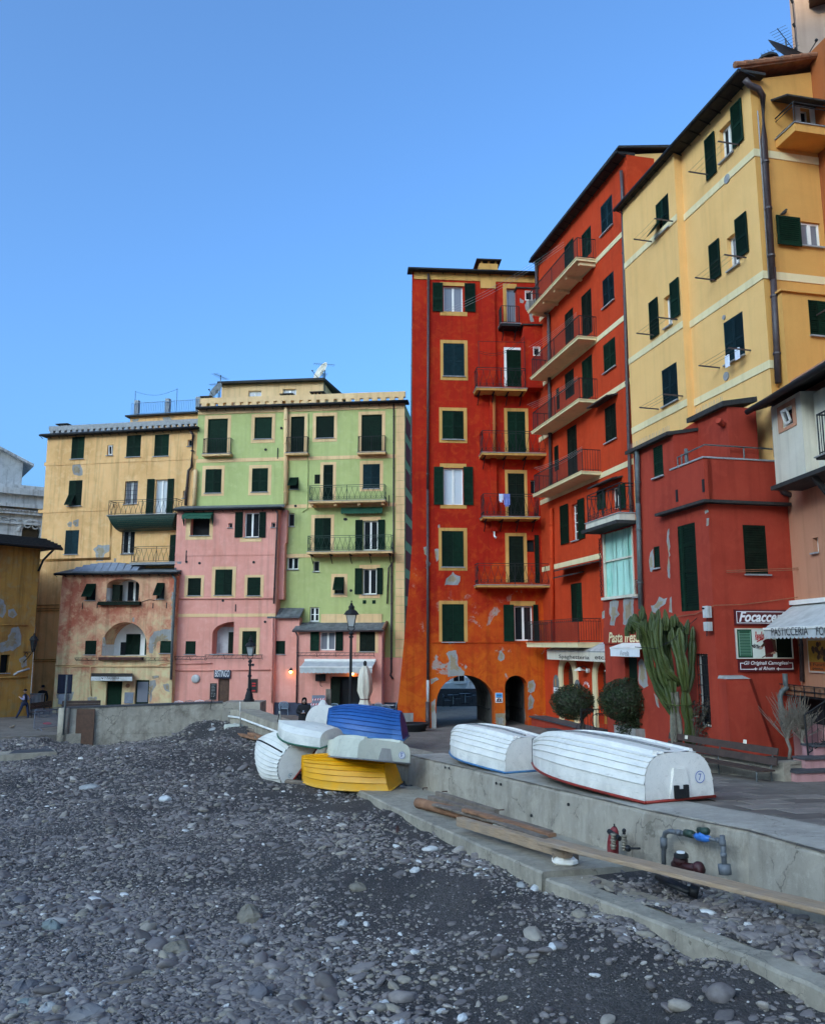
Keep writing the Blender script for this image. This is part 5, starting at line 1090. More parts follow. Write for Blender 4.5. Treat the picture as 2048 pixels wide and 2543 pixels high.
for(x0,x1,y0,y1)in((948,985,640,735),(1025,1065,585,675)):
 g=f.off(.3);q=g.rect('h',x0,y0,x1,y1);t=thing('hanging_cloth','pale striped cloth drying below the blue green shutters'+(', left of two' if x0<1000 else ', right of two'),'laundry',g.W(q[0],q[2],0));mb=MB()
 for i in range(4):a,b=q[0]+(q[1]-q[0])*i/4,q[0]+(q[1]-q[0])*(i+1)/4;k=.03*(i%2);mb.hexa([g.W(a,q[2],k),g.W(b,q[2],.03-k),g.W(b,q[2],.02-k),g.W(a,q[2],k-.01),g.W(a,q[3],k),g.W(b,q[3],.03-k),g.W(b,q[3],.02-k),g.W(a,q[3],k-.01)])
 mb.build('cloth',M['clothwhite'],t)
# side wall: balcony, canopy, open shutter, projecting bay
u0,zt=Y2.px('g',1500,648,.9);balcony_at(Y2,u0,u0+2.6,zt-.3,zt,zt+.75,.9,'none','yellow_shade',0);mb=MB();q=Y2.px('g',1440,430,.8),Y2.px('g',1520,378,0);mb.hexa([Y2.W(q[0][0],q[0][1],.8),Y2.W(q[0][0]+3,q[0][1],.8),Y2.W(q[0][0]+3,q[0][1]+.35,0),Y2.W(q[0][0],q[0][1]+.35,0),Y2.W(q[0][0],q[0][1]+.06,.8),Y2.W(q[0][0]+3,q[0][1]+.06,.8),Y2.W(q[0][0]+3,q[0][1]+.42,0),Y2.W(q[0][0],q[0][1]+.42,0)]);mb.build('window_canopy',M['roofdark'],f.bld)
l=MB();q=Y2.rect('g',1360,1385,1545,1610,.12);leaf(Y2,l,q[0],q[1],q[2],q[3],.1,mid=False);l.build('shutter',M['shut'],f.bld)
bay=Y2.off(.45);q=bay.rect('h',1420,178,2100,840);win(bay,'h','cl2',1612,210,1760,488,depth=.1);bay.bld=f.bld
mb=MB();zb_=max(9.4,q[2]-.8);wall_mesh(bay,mb,q[0],q[1],zb_,q[3],bay.holes);body(bay,mb,q[0],q[1],zb_,q[3],.45);mb.build('bay_wall',M['yellow_shade'],f.bld);make_windows(bay);mb=MB();bay.box(mb,q[0]-.08,q[1],q[3]+.003,q[3]+.07,-.44,.1);mb.build('bay_cap',M['yellow_shade'],f.bld)
clothes_rack(bay,q[0]+1.2,q[0]+2.6,bay.px('h',1560,312)[1],.7)
bp=onroof(Y2,'l',425,672,.12);t=thing('pigeon','dark pigeon perched on the open shutter of the yellow side wall','bird',bp,local=True,rot=(0,0,.4));mb=MB();mb.tube([(-.17,0,.02),(-.08,0,.06),(.0,0,.11),(.06,0,.17),(.085,0,.22),(.11,0,.245),(.14,0,.25),(.165,0,.24)],[.012,.04,.062,.055,.035,.034,.026,.004],10);mb.build('body',M['roofdark'],t,smooth=True);mb=MB();mb.tube([(.01,.02,.07),(.02,.02,0)],.006,4);mb.tube([(.01,-.02,.07),(.02,-.02,0)],.006,4);mb.build('leg',M['terra'],t)
dish('satellite_dish','big grey satellite dish on the ridge of the yellow house',onroof(Y2,'k',600,770,-1.5),.95,.5,'slate',.75)
pa=onroof(Y2,'k',570,760,-1.8);aerial('red and white banded aerial on the ridge of the yellow house',pa,onroof(Y2,'k',570,515,-1.8).z-pa.z,.8)
# taller orange wall and pale tower beyond the yellow house
pe=Y2.W(Y2.px('x',2033,420)[0],0);E1=Fac(pe.x,pe.y,*dB);E1.bld=house('orange_house','tall orange house cut off by the right edge beside the yellow side wall',pe.x+3,pe.y-2);f=E1
mb=MB();wall_mesh(f,mb,0,5.2,9.3,Y2.px('x',2030,175)[1]+.6,[]);body(f,mb,0,5.2,9.3,Y2.px('x',2030,175)[1]+.6,8);mb.build('wall',M['orange'],f.bld)
pt_=at(1976,60,30);T1=Fac(pt_.x,pt_.y,.90,-.43);T1.bld=house('pale_tower_house','pale pink tower wall rising above the yellow roof at the top right',pt_.x+3,pt_.y+2);f=T1
mb=MB();zz=f.px('x',2000,190)[1];wall_mesh(f,mb,0,8,zz-6,zz+14,[]);body(f,mb,0,8,zz-6,zz+14,6);mb.build('wall',M['paletower'],f.bld)
mb=MB();f.box(mb,f.px('x',2008,10)[0],6,f.px('x',2030,14)[1],f.px('x',2030,-30)[1],.0,1.2);mb.build('window_canopy',M['doorwood'],f.bld);mb=MB()
for k in range(9):z=zz-1+1.1*k;mb.tube([f.W(-.06,z,.05),f.W(-.1,z+.15,.05)],.05,5)
mb.tube([f.W(-.06,zz-2,.05),f.W(-.06,zz+10,.05)],.02,4);mb.build('festoon_cable',M['iron'],f.bld)
# gable of B above the yellow roof
g=B;zB=g.px('x',1450,512)[1]
mb=MB();e_=g.W(uR,0,0);pb=Fac(e_.x,e_.y,.9763,.2163);pb.bld=B.bld;mb.hexa([pb.W(a,z,w_)for z in(zT+.3,zB-.02)for(a,w_)in((1.3,.0),(9,.0),(9,.06),(1.3,.06))]);mb.build('gable_panel',M['yellow'],B.bld)
mb=MB();mb.hexa([g.W(.5,zB+.15,.45),g.W(uR+.2,zB+.15,.45),g.W(uR+.2,zB+1.1,-6),g.W(-.3,zB+1.1,-6),g.W(.5,zB+.25,.45),g.W(uR+.2,zB+.25,.45),g.W(uR+.2,zB+1.25,-6),g.W(-.3,zB+1.25,-6)]);mb.build('roof',M['roofdark'],B.bld);pb_=MB();pb_.poly([pb.W(0,zB),pb.W(6,zB),pb.W(6,zB+1.1)]);pb_.build('gable_top',M['yellow'],B.bld)
# ---- brick red focacceria house with terrace, loggia wing and corbelled foot
pc=at(1776,1600,24.2);C1=Fac(pc.x,pc.y,*dB);f=C1
f.bld=house('brick_red_house','low brick red house with roof terrace, turquoise loggia screen and bakery signs',pc.x+2,pc.y+2)
uE=f.px('x',1497,1500)[0];uW=f.px('x',1588,1500)[0]
win(f,'o','cl2',398,258,722,1288);win(f,'o','cl1',208,512,278,768);win(f,'h','cl1',386,1352,463,1597)
win(f,'o','case',722,1792,868,2660,lights=1,pane='dark',grille=True,depth=.18);win(f,'f','case',1722,838,1745,960,lights=1,depth=.12)
zP=f.px('h',889,1420)[1];zL=f.px('h',890,1760)[1];uT=f.px('h',553,1560)[0]
# loggia screen opening and the bakery door under it
r=f.rect('f',1502,480,1718,955);f.holes.append((r[0],r[1],r[2],r[3],0,.12));rd=f.rect('v',1235,190,1415,1180);f.holes.append((rd[0],rd[1],rd[2],rd[3],0,.25))
zLo=f.px('f',1600,455)[1];zBR=f.px('h',400,1335)[1]
def wpC(u,z,w):
 zc=f.px('i',1100,300)[1]
 if z<3.6 and u<uW+.3:return u,w-.55*min(1,(3.6-z)/1.1)if z>2.5 or True else w
 return u,w
mb=MB();zc_=[3.6-.37*i for i in range(8)]+[.5,0]
wall_mesh(f,mb,uE,uW,-2,zLo,[h for h in f.holes if h[1]<uW+.02],zcuts=zc_);wall_mesh(f,mb,uW,uT,-2,zBR,[h for h in f.holes if h[0]>uW-.02 and h[1]<uT],zcuts=zc_)
wall_mesh(f,mb,uT,0,-2,zL,[h for h in f.holes if h[0]>uT-.01 or(h[0]<uT<h[1])],zcuts=zc_);mb.quad(f.W(uE,-2),f.W(uE,-2,-1.6),f.W(uE,zLo,-1.6),f.W(uE,zLo));mb.quad(f.W(uE,zLo),f.W(uW,zLo),f.W(uW,zLo,-1.6),f.W(uE,zLo,-1.6))
# parapet band of the terrace, slightly proud, and the roof room behind
f.box(mb,uT,.14,zL,zP,-.12,.14);mb.quad(f.W(uW,zLo,0),f.W(uW,zLo,-1.5),f.W(uW,zBR,-1.5),f.W(uW,zBR,0));zB2=zBR
g=f.off(-.9);ur=g.px('h',976,1250)[0];zbr=g.px('h',760,1140)[1]
mb.quad(g.W(uT,zL),g.W(ur,zL),g.W(ur,zbr),g.W(uT,zbr));mb.quad(f.W(uT,zL,0),f.W(uT,zL,-.9),f.W(uT,zbr,-.9),f.W(uT,zB2,0));mb.quad(g.W(ur,zL),g.W(ur,zL,-1.0),g.W(ur,zbr,-1.0),g.W(ur,zbr))
mb.quad(f.W(uT,zL,-.1),f.W(.1,zL,-.1),f.W(.1,zL,-3),f.W(uT,zL,-3));mb.build('wall',M['redC'],f.bld);make_windows(f)
rm=MB();rm.hexa([f.W(uW-.15,zB2-.02,.25),f.W(uT+.05,zB2-.02,.25),f.W(uT+.05,zB2+.25,-1.2),f.W(uW-.15,zB2+.25,-1.2),f.W(uW-.15,zB2+.1,.25),f.W(uT+.05,zB2+.1,.25),f.W(uT+.05,zB2+.35,-1.2),f.W(uW-.15,zB2+.35,-1.2)])
rm.hexa([g.W(uT-.3,zbr-.02,.2),g.W(ur+.1,zbr-.02,.2),g.W(ur+.1,zbr+.2,-1),g.W(uT-.3,zbr+.2,-1),g.W(uT-.3,zbr+.14,.2),g.W(ur+.1,zbr+.14,.2),g.W(ur+.1,zbr+.36,-1),g.W(uT-.3,zbr+.36,-1)]);rm.build('roof',M['roofdark'],f.bld)
mb=MB()
for i in range(70):u=uW+(ur-uW)*i/70;w_=0 if u<uT else-.9;z=zB2 if u<uT else zbr;mb.tube([f.W(u,z+.12,w_+.1),f.W(u+random.uniform(-.05,.05),z+.34,w_+.1)],.004,3,False)
mb.build('bird_spikes',M['stone'],f.bld)
pc2=f.W(0,0);C2=Fac(pc2.x,pc2.y,.9763,.2163);C2.bld=f.bld;f2=C2
win(f2,'j','cl1',858,18,1106,548,sm='shutold');uR2=f2.px('x',1962,1400)[0]
mb=MB();wall_mesh(f2,mb,0,uR2+.6,-2,zL,f2.holes,zcuts=zc_);f2.box(mb,-.02,uR2,zL,zP,-.12,.14);mb.build('corner_wall',M['redC'],f.bld);make_windows(f2)
mb=MB();f.box(mb,uT-.9,.26,zL-.09,zL-.002,-.1,.28);f2.box(mb,-.1,uR2-.01,zL-.09,zL-.002,-.1,.26);lg_=mb.build('slate_ledge',M['roofdark'],f.bld)
mb=MB();f.box(mb,uT,.18,zP+.002,zP+.05,-.16,.18);f2.box(mb,-.05,uR2,zP+.002,zP+.05,-.16,.17);mb.build('coping',M['stone'],f.bld)
mb=MB();z=zP+.42;mb.tube([f.W(uT+.3,z-.05,.05),f.W(.1,z,.05),f2.W(uR2,z,.05)],.025,6);mb.tube([f.W(uT+.3,z-.05,.05),f.W(uT+.3,zP,.05)],.02,6)
for(fc,u)in((f,-1.2),(f2,1.3)):mb.tube([fc.W(u,zP,.05),fc.W(u,z,.05)],.025,6)
mb.tube([f.W(-1.0,zP+.05,0),f.W(-1.0,zP+.55,0)],.06,8);mb.build('terrace_rail',M['greypipe'],f.bld)
mb=MB();u,z=g.px('h',950,1178);mb.tube([g.W(u-.1,z,0),g.W(u,z,.12),g.W(u+.1,z+.06,.3)],.1,8);mb.build('vent_pipe',M['redC'],f.bld)
# flared lower corner: a rough buttress
mb=MB();zb1=f2.px('n',380,800)[1];mb.hexa([C1.W(-.5,-1,-.02),C1.W(.12,-1,.06)+f2.n*.55,f2.W(2.0,-1,.5),f2.W(2.0,-1,-.1),C1.W(-.4,zb1,-.03),C1.W(.0,zb1,.0)+f2.n*.40,f2.W(.75,zb1+.02,.38),f2.W(1.2,zb1,-.1)]);mb.build('buttress',M['redC'],f.bld)
mb=MB();mb.hexa([f2.W(.0,zb1+.01,.0),f2.W(.85,zb1+.01,.0),f2.W(.8,zb1+.01,.4),f2.W(.05,zb1+.01,.44),f2.W(.05,zb1+.1,.0),f2.W(.8,zb1+.1,.0),f2.W(.7,zb1+.06,.32),f2.W(.1,zb1+.06,.36)]);mb.build('buttress_cap',M['patch'],f.bld)
for pts in([(370,330),(388,300),(398,500),(400,900),(380,880),(368,830),(392,600),(365,450)],[(400,1130),(418,1110),(430,1300),(385,1295)],[(150,680),(170,580),(205,540),(210,760),(185,820),(165,810)],[(175,1220),(240,1190),(275,1110),(330,1140),(370,1120),(350,1200),(290,1230),(240,1310),(190,1290)],[(815,100),(850,75),(865,100),(820,130)],[(835,180),(870,170),(862,260),(835,275)]):patch(f,'o',pts,w=.012)
for pts in([(1545,1000),(1580,985),(1612,995),(1600,1060),(1618,1090),(1590,1110),(1580,1170),(1545,1165),(1555,1110),(1540,1080)],[(1640,990),(1660,960),(1715,970),(1722,1140),(1690,1130),(1680,1170),(1640,1160),(1645,1060)],[(1490,1070),(1508,1062),(1510,1115),(1492,1120)]):patch(f,'f',pts,w=.012)
for pts in([(1420,260),(1470,200),(1530,330),(1560,600),(1500,640),(1425,560)],[(1640,700),(1700,780),(1720,920),(1680,880)]):patch(f,'v',pts,w=.012)
for pts in([(385,1380-690),(380,700),(395,690),(390,715)],):pass
# turquoise loggia screen and the balcony on its roof
M['teal']=plaster('turquoise screen cloth',(.42,.72,.58),(.10,.56,.38),(.50,.76,.64),.5,None,(.5,.75));tl=MB();n=5
for i in range(n):a,b=r[0]+(r[1]-r[0])*i/n,r[0]+(r[1]-r[0])*(i+1)/n;tl.quad(f.W(a+.006,r[2],-.06-.02*(i%2)),f.W(b-.006,r[2],-.07+.02*(i%2)),f.W(b-.006,r[3],-.06+.015*(i%2)),f.W(a+.006,r[3],-.07))
tl.quad(f.W(r[0],r[2],-.11),f.W(r[1],r[2],-.11),f.W(r[1],r[3],-.11),f.W(r[0],r[3],-.11));ts=tl.build('loggia_screen',M['teal'],f.bld)
mb=MB();z=r[2]+(r[3]-r[2])*.56;f.box(mb,r[0],r[1],z-.03,z+.03,-.05,.0)
for a in(r[0],r[1]-.07):f.box(mb,a,a+.07,r[2],r[3],-.05,.03)
f.box(mb,r[0]-.1,r[1]+.1,r[2]-.1,r[2]-.003,-.05,.12);mb.build('screen_frame',M['palebox'],ts)
zs_=f.px('f',1600,405)[1];balcony_at(f,uE+.05,uW-.1,zLo+.03,zLo+.3,zLo+1.35,.55,'orn','palebox',0);mb=MB();f.box(mb,uE-.1,uW,zLo-.1,zLo+.02,-1.5,.75);mb.build('loggia_roof',M['roofdark'],f.bld)
# trellis strip at the left edge of the loggia
mb=MB();zt1,zt0=f.px('f',1470,540)[1],f.px('f',1470,960)[1];n=11
for i in range(n):z=zt0+(zt1-zt0)*i/n;dz=(zt1-zt0)/n;mb.bar(f.W(uE-.18,z,.0),f.W(uE-.02,z+dz,.0),.02,.02);mb.bar(f.W(uE-.02,z,.01),f.W(uE-.18,z+dz,.01),.02,.02)
mb.build('trellis',M['iron'],f.bld)
# corbelled belly below the loggia with painted words, bakery door, blind
mb=MB();zk1=f.px('f',1600,1180)[1];zk0=f.px('f',1620,1300)[1];mb.hexa([f.W(uE,zk0,-.35),f.W(uW,zk0,.02),f.W(uW,zk0,.06),f.W(uE,zk0,.04),f.W(uE,zk1,-.3),f.W(uW,zk1,.02),f.W(uW,zk1,.035),f.W(uE,zk1,.03)]);mb.build('corbel',M['redC'],f.bld)
text(f,'Pasta fresca',f.rect('f',1548,1212,1790,1290),'band',.075,f.bld,.25,bold=.02,name='painted_words')
mb=MB();f.box(mb,rd[0]+.03,rd[1]-.03,rd[2],rd[3],-.2,-.15);dr=mb.build('bakery_door',M['shut'],f.bld);mb=MB();f.box(mb,rd[0]+.12,rd[1]-.12,rd[2]+.2,rd[3]-.2,-.15,-.13);mb.build('door_panel',M['shut'],dr)
bl=thing('bakery_blind','short white awning with grey script over the dark green bakery door','awning',f.W(rd[0],rd[3],0));qa=f.rect('v',1010,75,1432,178,.6);zt_=f.px('v',1220,18)[1]
mb=MB();mb.hexa([f.W(qa[0]-.1,zt_,.02),f.W(qa[1]+.1,zt_,.02),f.W(qa[1],qa[3],.6),f.W(qa[0],qa[3],.6),f.W(qa[0]-.1,zt_+.1,.02),f.W(qa[1]+.1,zt_+.1,.02),f.W(qa[1],qa[3]+.06,.62),f.W(qa[0],qa[3]+.06,.62)]);mb.build('awning_cloth',M['white'],bl);mb=MB();f.box(mb,qa[0]+.02,qa[1]-.02,qa[2],qa[3],.58,.6);mb.build('valance',M['signwhite'],bl)
M['greyink']=simple('grey lettering',(.18,.18,.18),.6,.1,5,bs=0);sign_text(f,'Fiorella','v',1155,95,1280,165,'greyink',.6,bl,shear=.3)
stp=thing('door_steps','three worn pale stone steps below the bakery door','steps',f.W((rd[0]+rd[1])/2,gz(27),.5));zz0=gz(f.W(rd[0],0).y);nst=3
for i in range(nst):mb=MB();f.box(mb,rd[0]-.3-.1*i,rd[1]+.35,rd[2]-.01-(rd[2]-zz0)*(i+1)/nst,rd[2]-.01-(rd[2]-zz0)*i/nst,.0,.35+.3*i);mb.build('step',M['patch'],stp)
pipe(f,'h',[(285,1380),(292,1900)],.085,'greypipe',.13);pipe(f,'o',[(60,0),(92,1260)],.085,'greypipe',.13);pipe(C2,'m',[(300,500),(285,470),(270,520),(300,1100),(330,1420),(370,1490),(490,1530),(510,1560),(525,2150)],.085,'brownpipe',.2);pipe(C2,'n',[(980,60),(985,830)],.07,'brownpipe',.22);pipe(C2,'n',[(725,740),(730,850),(745,890),(690,930),(672,980),(685,1100),(715,1340)],.075,'greypipe',.55)
# floodlights on the corner, loop of cable, and the double washing line
fl=thing('flood_light','white box floodlight clamped above the cactus','floodlight',f.W(*f.px('i',1040,320),.1));u,z=f.px('i',1040,318,.25);mb=MB()
for dz,hh in((.20,.34),(-.22,.26)):f.box(mb,u-.08,u+.16,z+dz-hh/2,z+dz+hh/2,.10,.24)
mb.build('housing',M['church'],fl);mb=MB();mb.tube([f.W(u,z+.3,.05),f.W(u-.1,z,.1),f.W(u,z-.5,.2)],.015,5);mb.bar(f.W(u,z+.3,0),f.W(u,z+.3,.3),.05,.05);mb.build('bracket',M['iron'],fl)
mb=MB();pts=[f.W(*f.px('i',860,310),.06),f.W(*f.px('i',1000,290),.06),f.W(*f.px('i',1110,240),.06),C2.W(*C2.px('i',1250,236),.06),C2.W(*C2.px('i',1420,215),.06),C2.W(*C2.px('i',1575,192),.2)];mb.tube(pts,.012,5)
for dy in(0,10):mb.tube([C2.W(*C2.px('i',1155,42+dy),.12),C2.W(*C2.px('i',1500,32+dy),.3),C2.W(*C2.px('i',1800,18+dy),.6)],.010,4)
mb.build('slack_cable',M['terra'],f.bld);mb=MB()
for(x,y)in((605,1740),(815,1660)):u,z=f.px('h',x,y);f.box(mb,u-.05,u+.05,z-.22,z+.16,.14,.17)
mb.build('drain_slot',M['iron'],f.bld)
# ---- bakery signs on the corner wall
wS=.07
def board(name,label,rect_,mat,cat='sign'):
 t=thing(name,label,cat,C2.W((rect_[0]+rect_[1])/2,rect_[2],0));mb=MB();C2.box(mb,*rect_,.02,wS);mb.build('board',M[mat],t);return t
def outline(rect_,t,th=.018,gaps=False,mat='signwhite'):
 mb=MB();a,b,c,d=rect_;w0,w1=wS+.001,wS+.006
 C2.box(mb,a,b,d-th,d,w0,w1)if not gaps else(C2.box(mb,a,a+.12,d-th,d,w0,w1),C2.box(mb,b-.12,b,d-th,d,w0,w1))
 if not gaps:C2.box(mb,a,b,c,c+th,w0,w1)
 else:C2.box(mb,a,a+(b-a)*.26,c,c+th,w0,w1);C2.box(mb,b-(b-a)*.26,b,c,c+th,w0,w1)
 C2.box(mb,a,a+th,c+th,d-th,w0,w1);C2.box(mb,b-th,b,c+th,d-th,w0,w1);mb.build('outline',M[mat],t)
q=C2.rect('j',745,937,1440,1102);t=board('bakery_sign','dark red board with white script Focacceria above the baker poster',q,'darkred');outline((q[0]+.05,q[1]-.05,q[2]+.05,q[3]-.05),t)
text(C2,'Focacceria',C2.rect('j',785,955,1318,1070),'signwhite',wS+.006,t,.35,bold=.03)
q=C2.rect('j',760,1138,1365,1465);t=board('baker_poster','poster of a baker holding a tray between painted green shutters',q,'stone','poster');W_=q[1]-q[0];H_=q[3]-q[2]
M['posterwhite']=simple('poster paper',(.70,.72,.62),.5,.06,3,bs=0);M['skin']=simple('skin',(.52,.27,.19),.6,.1,6,bs=0);M['postergreen']=simple('printed green',(.012,.075,.035),.5,.2,4,bs=0);M['lines']=simple('pale green print',(.22,.42,.30),.5,.1,4,bs=0)
R=lambda a,b,c,d:(q[0]+W_*a,q[0]+W_*b,q[2]+H_*c,q[2]+H_*d)
def pb(name,a,b,c,d,m_,lv):mb=MB();C2.box(mb,*R(a,b,c,d),wS+.001*lv,wS+.001*lv+.0008);mb.build(name,M[m_],t)
pb('sheet',.28,.71,.03,.97,'posterwhite',1);pb('painted_shutter',.02,.28,.03,.97,'postergreen',1);pb('painted_shutter',.71,.98,.03,.97,'shutold',1)
mb=MB()
for i in range(15):z0=.12+i*.05;C2.box(mb,*R(.06,.25,z0,z0+.012),wS+.003,wS+.004)
C2.box(mb,*R(.05,.06,.1,.9),wS+.003,wS+.004);C2.box(mb,*R(.25,.26,.1,.9),wS+.003,wS+.004);mb.build('printed_slats',M['lines'],t)
def blob(name,pts,m_,lv):
 mb=MB();mb.poly([C2.W(q[0]+W_*a,q[2]+H_*b,wS+.001*lv)for a,b in pts]);mb.build(name,M[m_],t)
blob('printed_baker',[(.50,.05),(.63,.05),(.66,.25),(.70,.60),(.62,.68),(.52,.64),(.47,.58),(.50,.35)],'darkred',3);blob('printed_coat',[(.58,.68),(.70,.62),(.71,.20),(.66,.25),(.64,.55)],'doorwood',4);blob('printed_face',[(.525+.035*math.cos(a),.74+.09*math.sin(a))for a in[i*math.pi/6 for i in range(12)]],'skin',4);blob('printed_hair',[(.525+.038*math.cos(a),.79+.06*math.sin(a))for a in[i*math.pi/6 for i in range(7)]],'patch',5)
blob('printed_arm',[(.42,.40),(.50,.55),(.53,.50),(.45,.34)],'doorwood',5);blob('printed_hand',[(.40,.34),(.45,.40),(.46,.33),(.42,.30)],'skin',6);blob('printed_hand',[(.58,.20),(.68,.24),(.68,.16),(.60,.15)],'skin',6);blob('rolling_pin',[(.42,.03),(.45,.03),(.62,.20),(.60,.22)],'doorwood',7);blob('printed_tray',[(.26,.38),(.40,.30),(.44,.40),(.31,.50)],'patch',5)
mb=MB()
for i in range(16):a,b=.28+.14*random.random(),.36+.09*random.random();mb.poly([C2.W(q[0]+W_*(a+.012*math.cos(k)),q[2]+H_*(b+.02*math.sin(k)),wS+.0062)for k in(0,1.2,2.5,3.7,5)])
mb.build('printed_pastries',M['black'],t)
tb_=MB();text(C2,'Revello',R(.33,.49,.60,.90),'redink',wS+.005,t,.5,bold=.03);mb=MB();mb.hexa([C2.W(q[0]+W_*a,q[2]+H_*b,w_)for w_ in(wS+.005,wS+.006)for(a,b)in((.36,.53),(.49,.66),(.49,.70),(.36,.57))]);mb.build('underline',M['redink'],t)
mb=MB();W2=.03
for rr in((q[0],q[1],q[2],q[2]+W2),(q[0],q[1],q[3]-W2,q[3]),(q[0],q[0]+W2,q[2]+W2,q[3]-W2),(q[1]-W2,q[1],q[2]+W2,q[3]-W2)):C2.box(mb,*rr,wS+.001,wS+.02)
mb.build('frame',M['palebox'],t)
q=C2.rect('j',788,1478,1385,1605);t=board('bakery_sign','lower dark red board reading Gli Originali Camogliesi al Rhum',q,'darkred');outline((q[0]+.04,q[1]-.04,q[2]+.06,q[3]-.08),t,.022,True)
text(C2,'Gli Originali Camogliesi',C2.rect('j',842,1490,1325,1542),'signwhite',wS+.006,t,.3,bold=.015);text(C2,'al Rhum',C2.rect('j',1000,1552,1172,1588),'signwhite',wS+.006,t,.3,bold=.015)
mb=MB()
for x in(968,1213):a,b,c,d=C2.rect('j',x-18,1560,x+18,1592);m1,m2=(a+b)/2,(c+d)/2;C2.box(mb,a,b,m2-.012,m2+.012,wS+.002,wS+.005);C2.box(mb,m1-.012,m1+.012,c,m2-.012,wS+.002,wS+.005);C2.box(mb,m1-.012,m1+.012,m2+.012,d,wS+.002,wS+.005)
mb.build('cross_mark',M['signwhite'],t)
# ---- salmon house at the right edge, with the white oriel
ps=C2.W(C2.px('x',1966,1400)[0],0);D1=Fac(ps.x,ps.y,.06,-.998);f=D1
f.bld=house('salmon_house','salmon pink house with a white oriel, cut off by the right edge',ps.x+3,ps.y-4)
win(f,'m','case',735,1960,790,2120,lights=1,depth=.2,sill=True);zT=f.px('m',420,430)[1]+.2
mb=MB();wall_mesh(f,mb,-.3,14,-2,zT+.1,f.holes);body(f,mb,-.3,14,-2,zT+.1,9);mb.build('wall',M['salmon'],f.bld);make_windows(f)
g=f.off(.85);g.bld=f.bld;zo0=g.px('m',365,1395)[1];zo1=g.px('m',460,470)[1];ua=g.px('m',312,1000)[0];ub_=g.px('m',640,1000)[0]
win(g,'m','case',408,560,522,770,(360,515,556,808),surmat='salmon',lights=1,ajar=.15,sill=False,depth=.12)
mb=MB();wall_mesh(g,mb,ua,ub_,zo0,zo1,g.holes);mb.quad(g.W(ua,zo0),g.W(ua,zo0,-.84),g.W(ua,zo1,-.84),g.W(ua,zo1));mb.quad(g.W(ub_,zo0),g.W(ub_+.1,zo0,-.84),g.W(ub_+.1,zo1,-.84),g.W(ub_,zo1));mb.quad(g.W(ua,zo0),g.W(ub_,zo0),g.W(ub_+.1,zo0,-.84),g.W(ua,zo0,-.84));mb.build('oriel',M['palebox'],f.bld);make_windows(g)
mb=MB();f.box(mb,ub_+.12,9,zo0+.05,zo1-.1,.01,.55);mb.build('oriel_wing',M['palebox'],f.bld);mb=MB();f.box(mb,ua-.15,9,zo0-.12,zo0-.003,.0,.95);mb.build('oriel_base',M['roofdark'],f.bld)
mb=MB();mb.bar(f.W(ub_+.25,zo0-.1,.8),f.W(ub_+.3,zo0-1.1,.05),.12,.14);mb.build('strut',M['roofdark'],f.bld)
mb=MB();mb.hexa([f.W(ua-.7,zo1+.0,1.3),f.W(9,zo1+.0,1.3),f.W(9,zo1+.9,-1.5),f.W(ua-.7,zo1+.9,-1.5),f.W(ua-.7,zo1+.12,1.3),f.W(9,zo1+.12,1.3),f.W(9,zo1+1.05,-1.5),f.W(ua-.7,zo1+1.05,-1.5)]);mb.build('roof',M['roofdark'],f.bld);mb=MB();mb.tube([f.W(ua-.4,zo1-.02,1.38),f.W(9,zo1-.02,1.38)],.09,8);mb.build('gutter',M['iron'],f.bld,smooth=True)
q0=g.px('m',760,660,.6)[0];balcony_at(f,q0+.1,q0+2.2,g.px('m',800,1110,.6)[1]-.06,g.px('m',800,1100,.6)[1],g.px('m',760,660,.6)[1],1.5,'bars','iron')
# pastry shop awning
aw=thing('pastry_awning','pale striped awning lettered PASTICCERIA at the right edge','awning',f.W(.5,3,0));RW=1.35;g=f.off(RW)
q=g.rect('j',1078,1142,1560,1230);uA=q[0];zA1=q[3];zt=f.px('j',1430,885)[1];us=f.px('j',1400,905)[0]
n=26;W0=5.5;mb=MB();mb.hexa([f.W(us,zt,.02),f.W(us+W0,zt,.02),f.W(uA+W0,zA1,RW),f.W(uA,zA1,RW),f.W(us,zt+.02,.02),f.W(us+W0,zt+.02,.02),f.W(uA+W0,zA1+.02,RW),f.W(uA,zA1+.02,RW)]);mb.build('awning_cloth',M['awngrey'],aw)
mb=MB();zv=q[2]
for i in range(n):
 a,b=uA+W0*i/n,uA+W0*(i+1)/n;mb.poly([f.W(a,zA1,RW),f.W(b,zA1,RW),f.W(b,zv,RW+.01)]+[f.W(b+(a-b)*k/5,zv-.05*math.sin(math.pi*k/5),RW+.012)for k in(1,2,3,4)]+[f.W(a,zv,RW+.01)])
mb.build('valance',M['awngrey'],aw);mb=MB();f.box(mb,uA-.02,uA+W0,zA1-.01,zA1+.05,RW-.02,RW+.03);f.box(mb,us,us+W0,zt,zt+.13,.02,.2);mb.build('awning_rail',M['white'],aw)
g=f.off(RW+.03);text(f,'PASTICCERIA',g.rect('j',1155,1125,1552,1215),'black',RW+.03,aw);uu=g.rect('j',1640,1118,1730,1212);text(f,'FOCACCERIA',(uu[0],uu[0]+(uu[1]-uu[0])*4.6,uu[2],uu[3]),'black',RW+.03,aw)
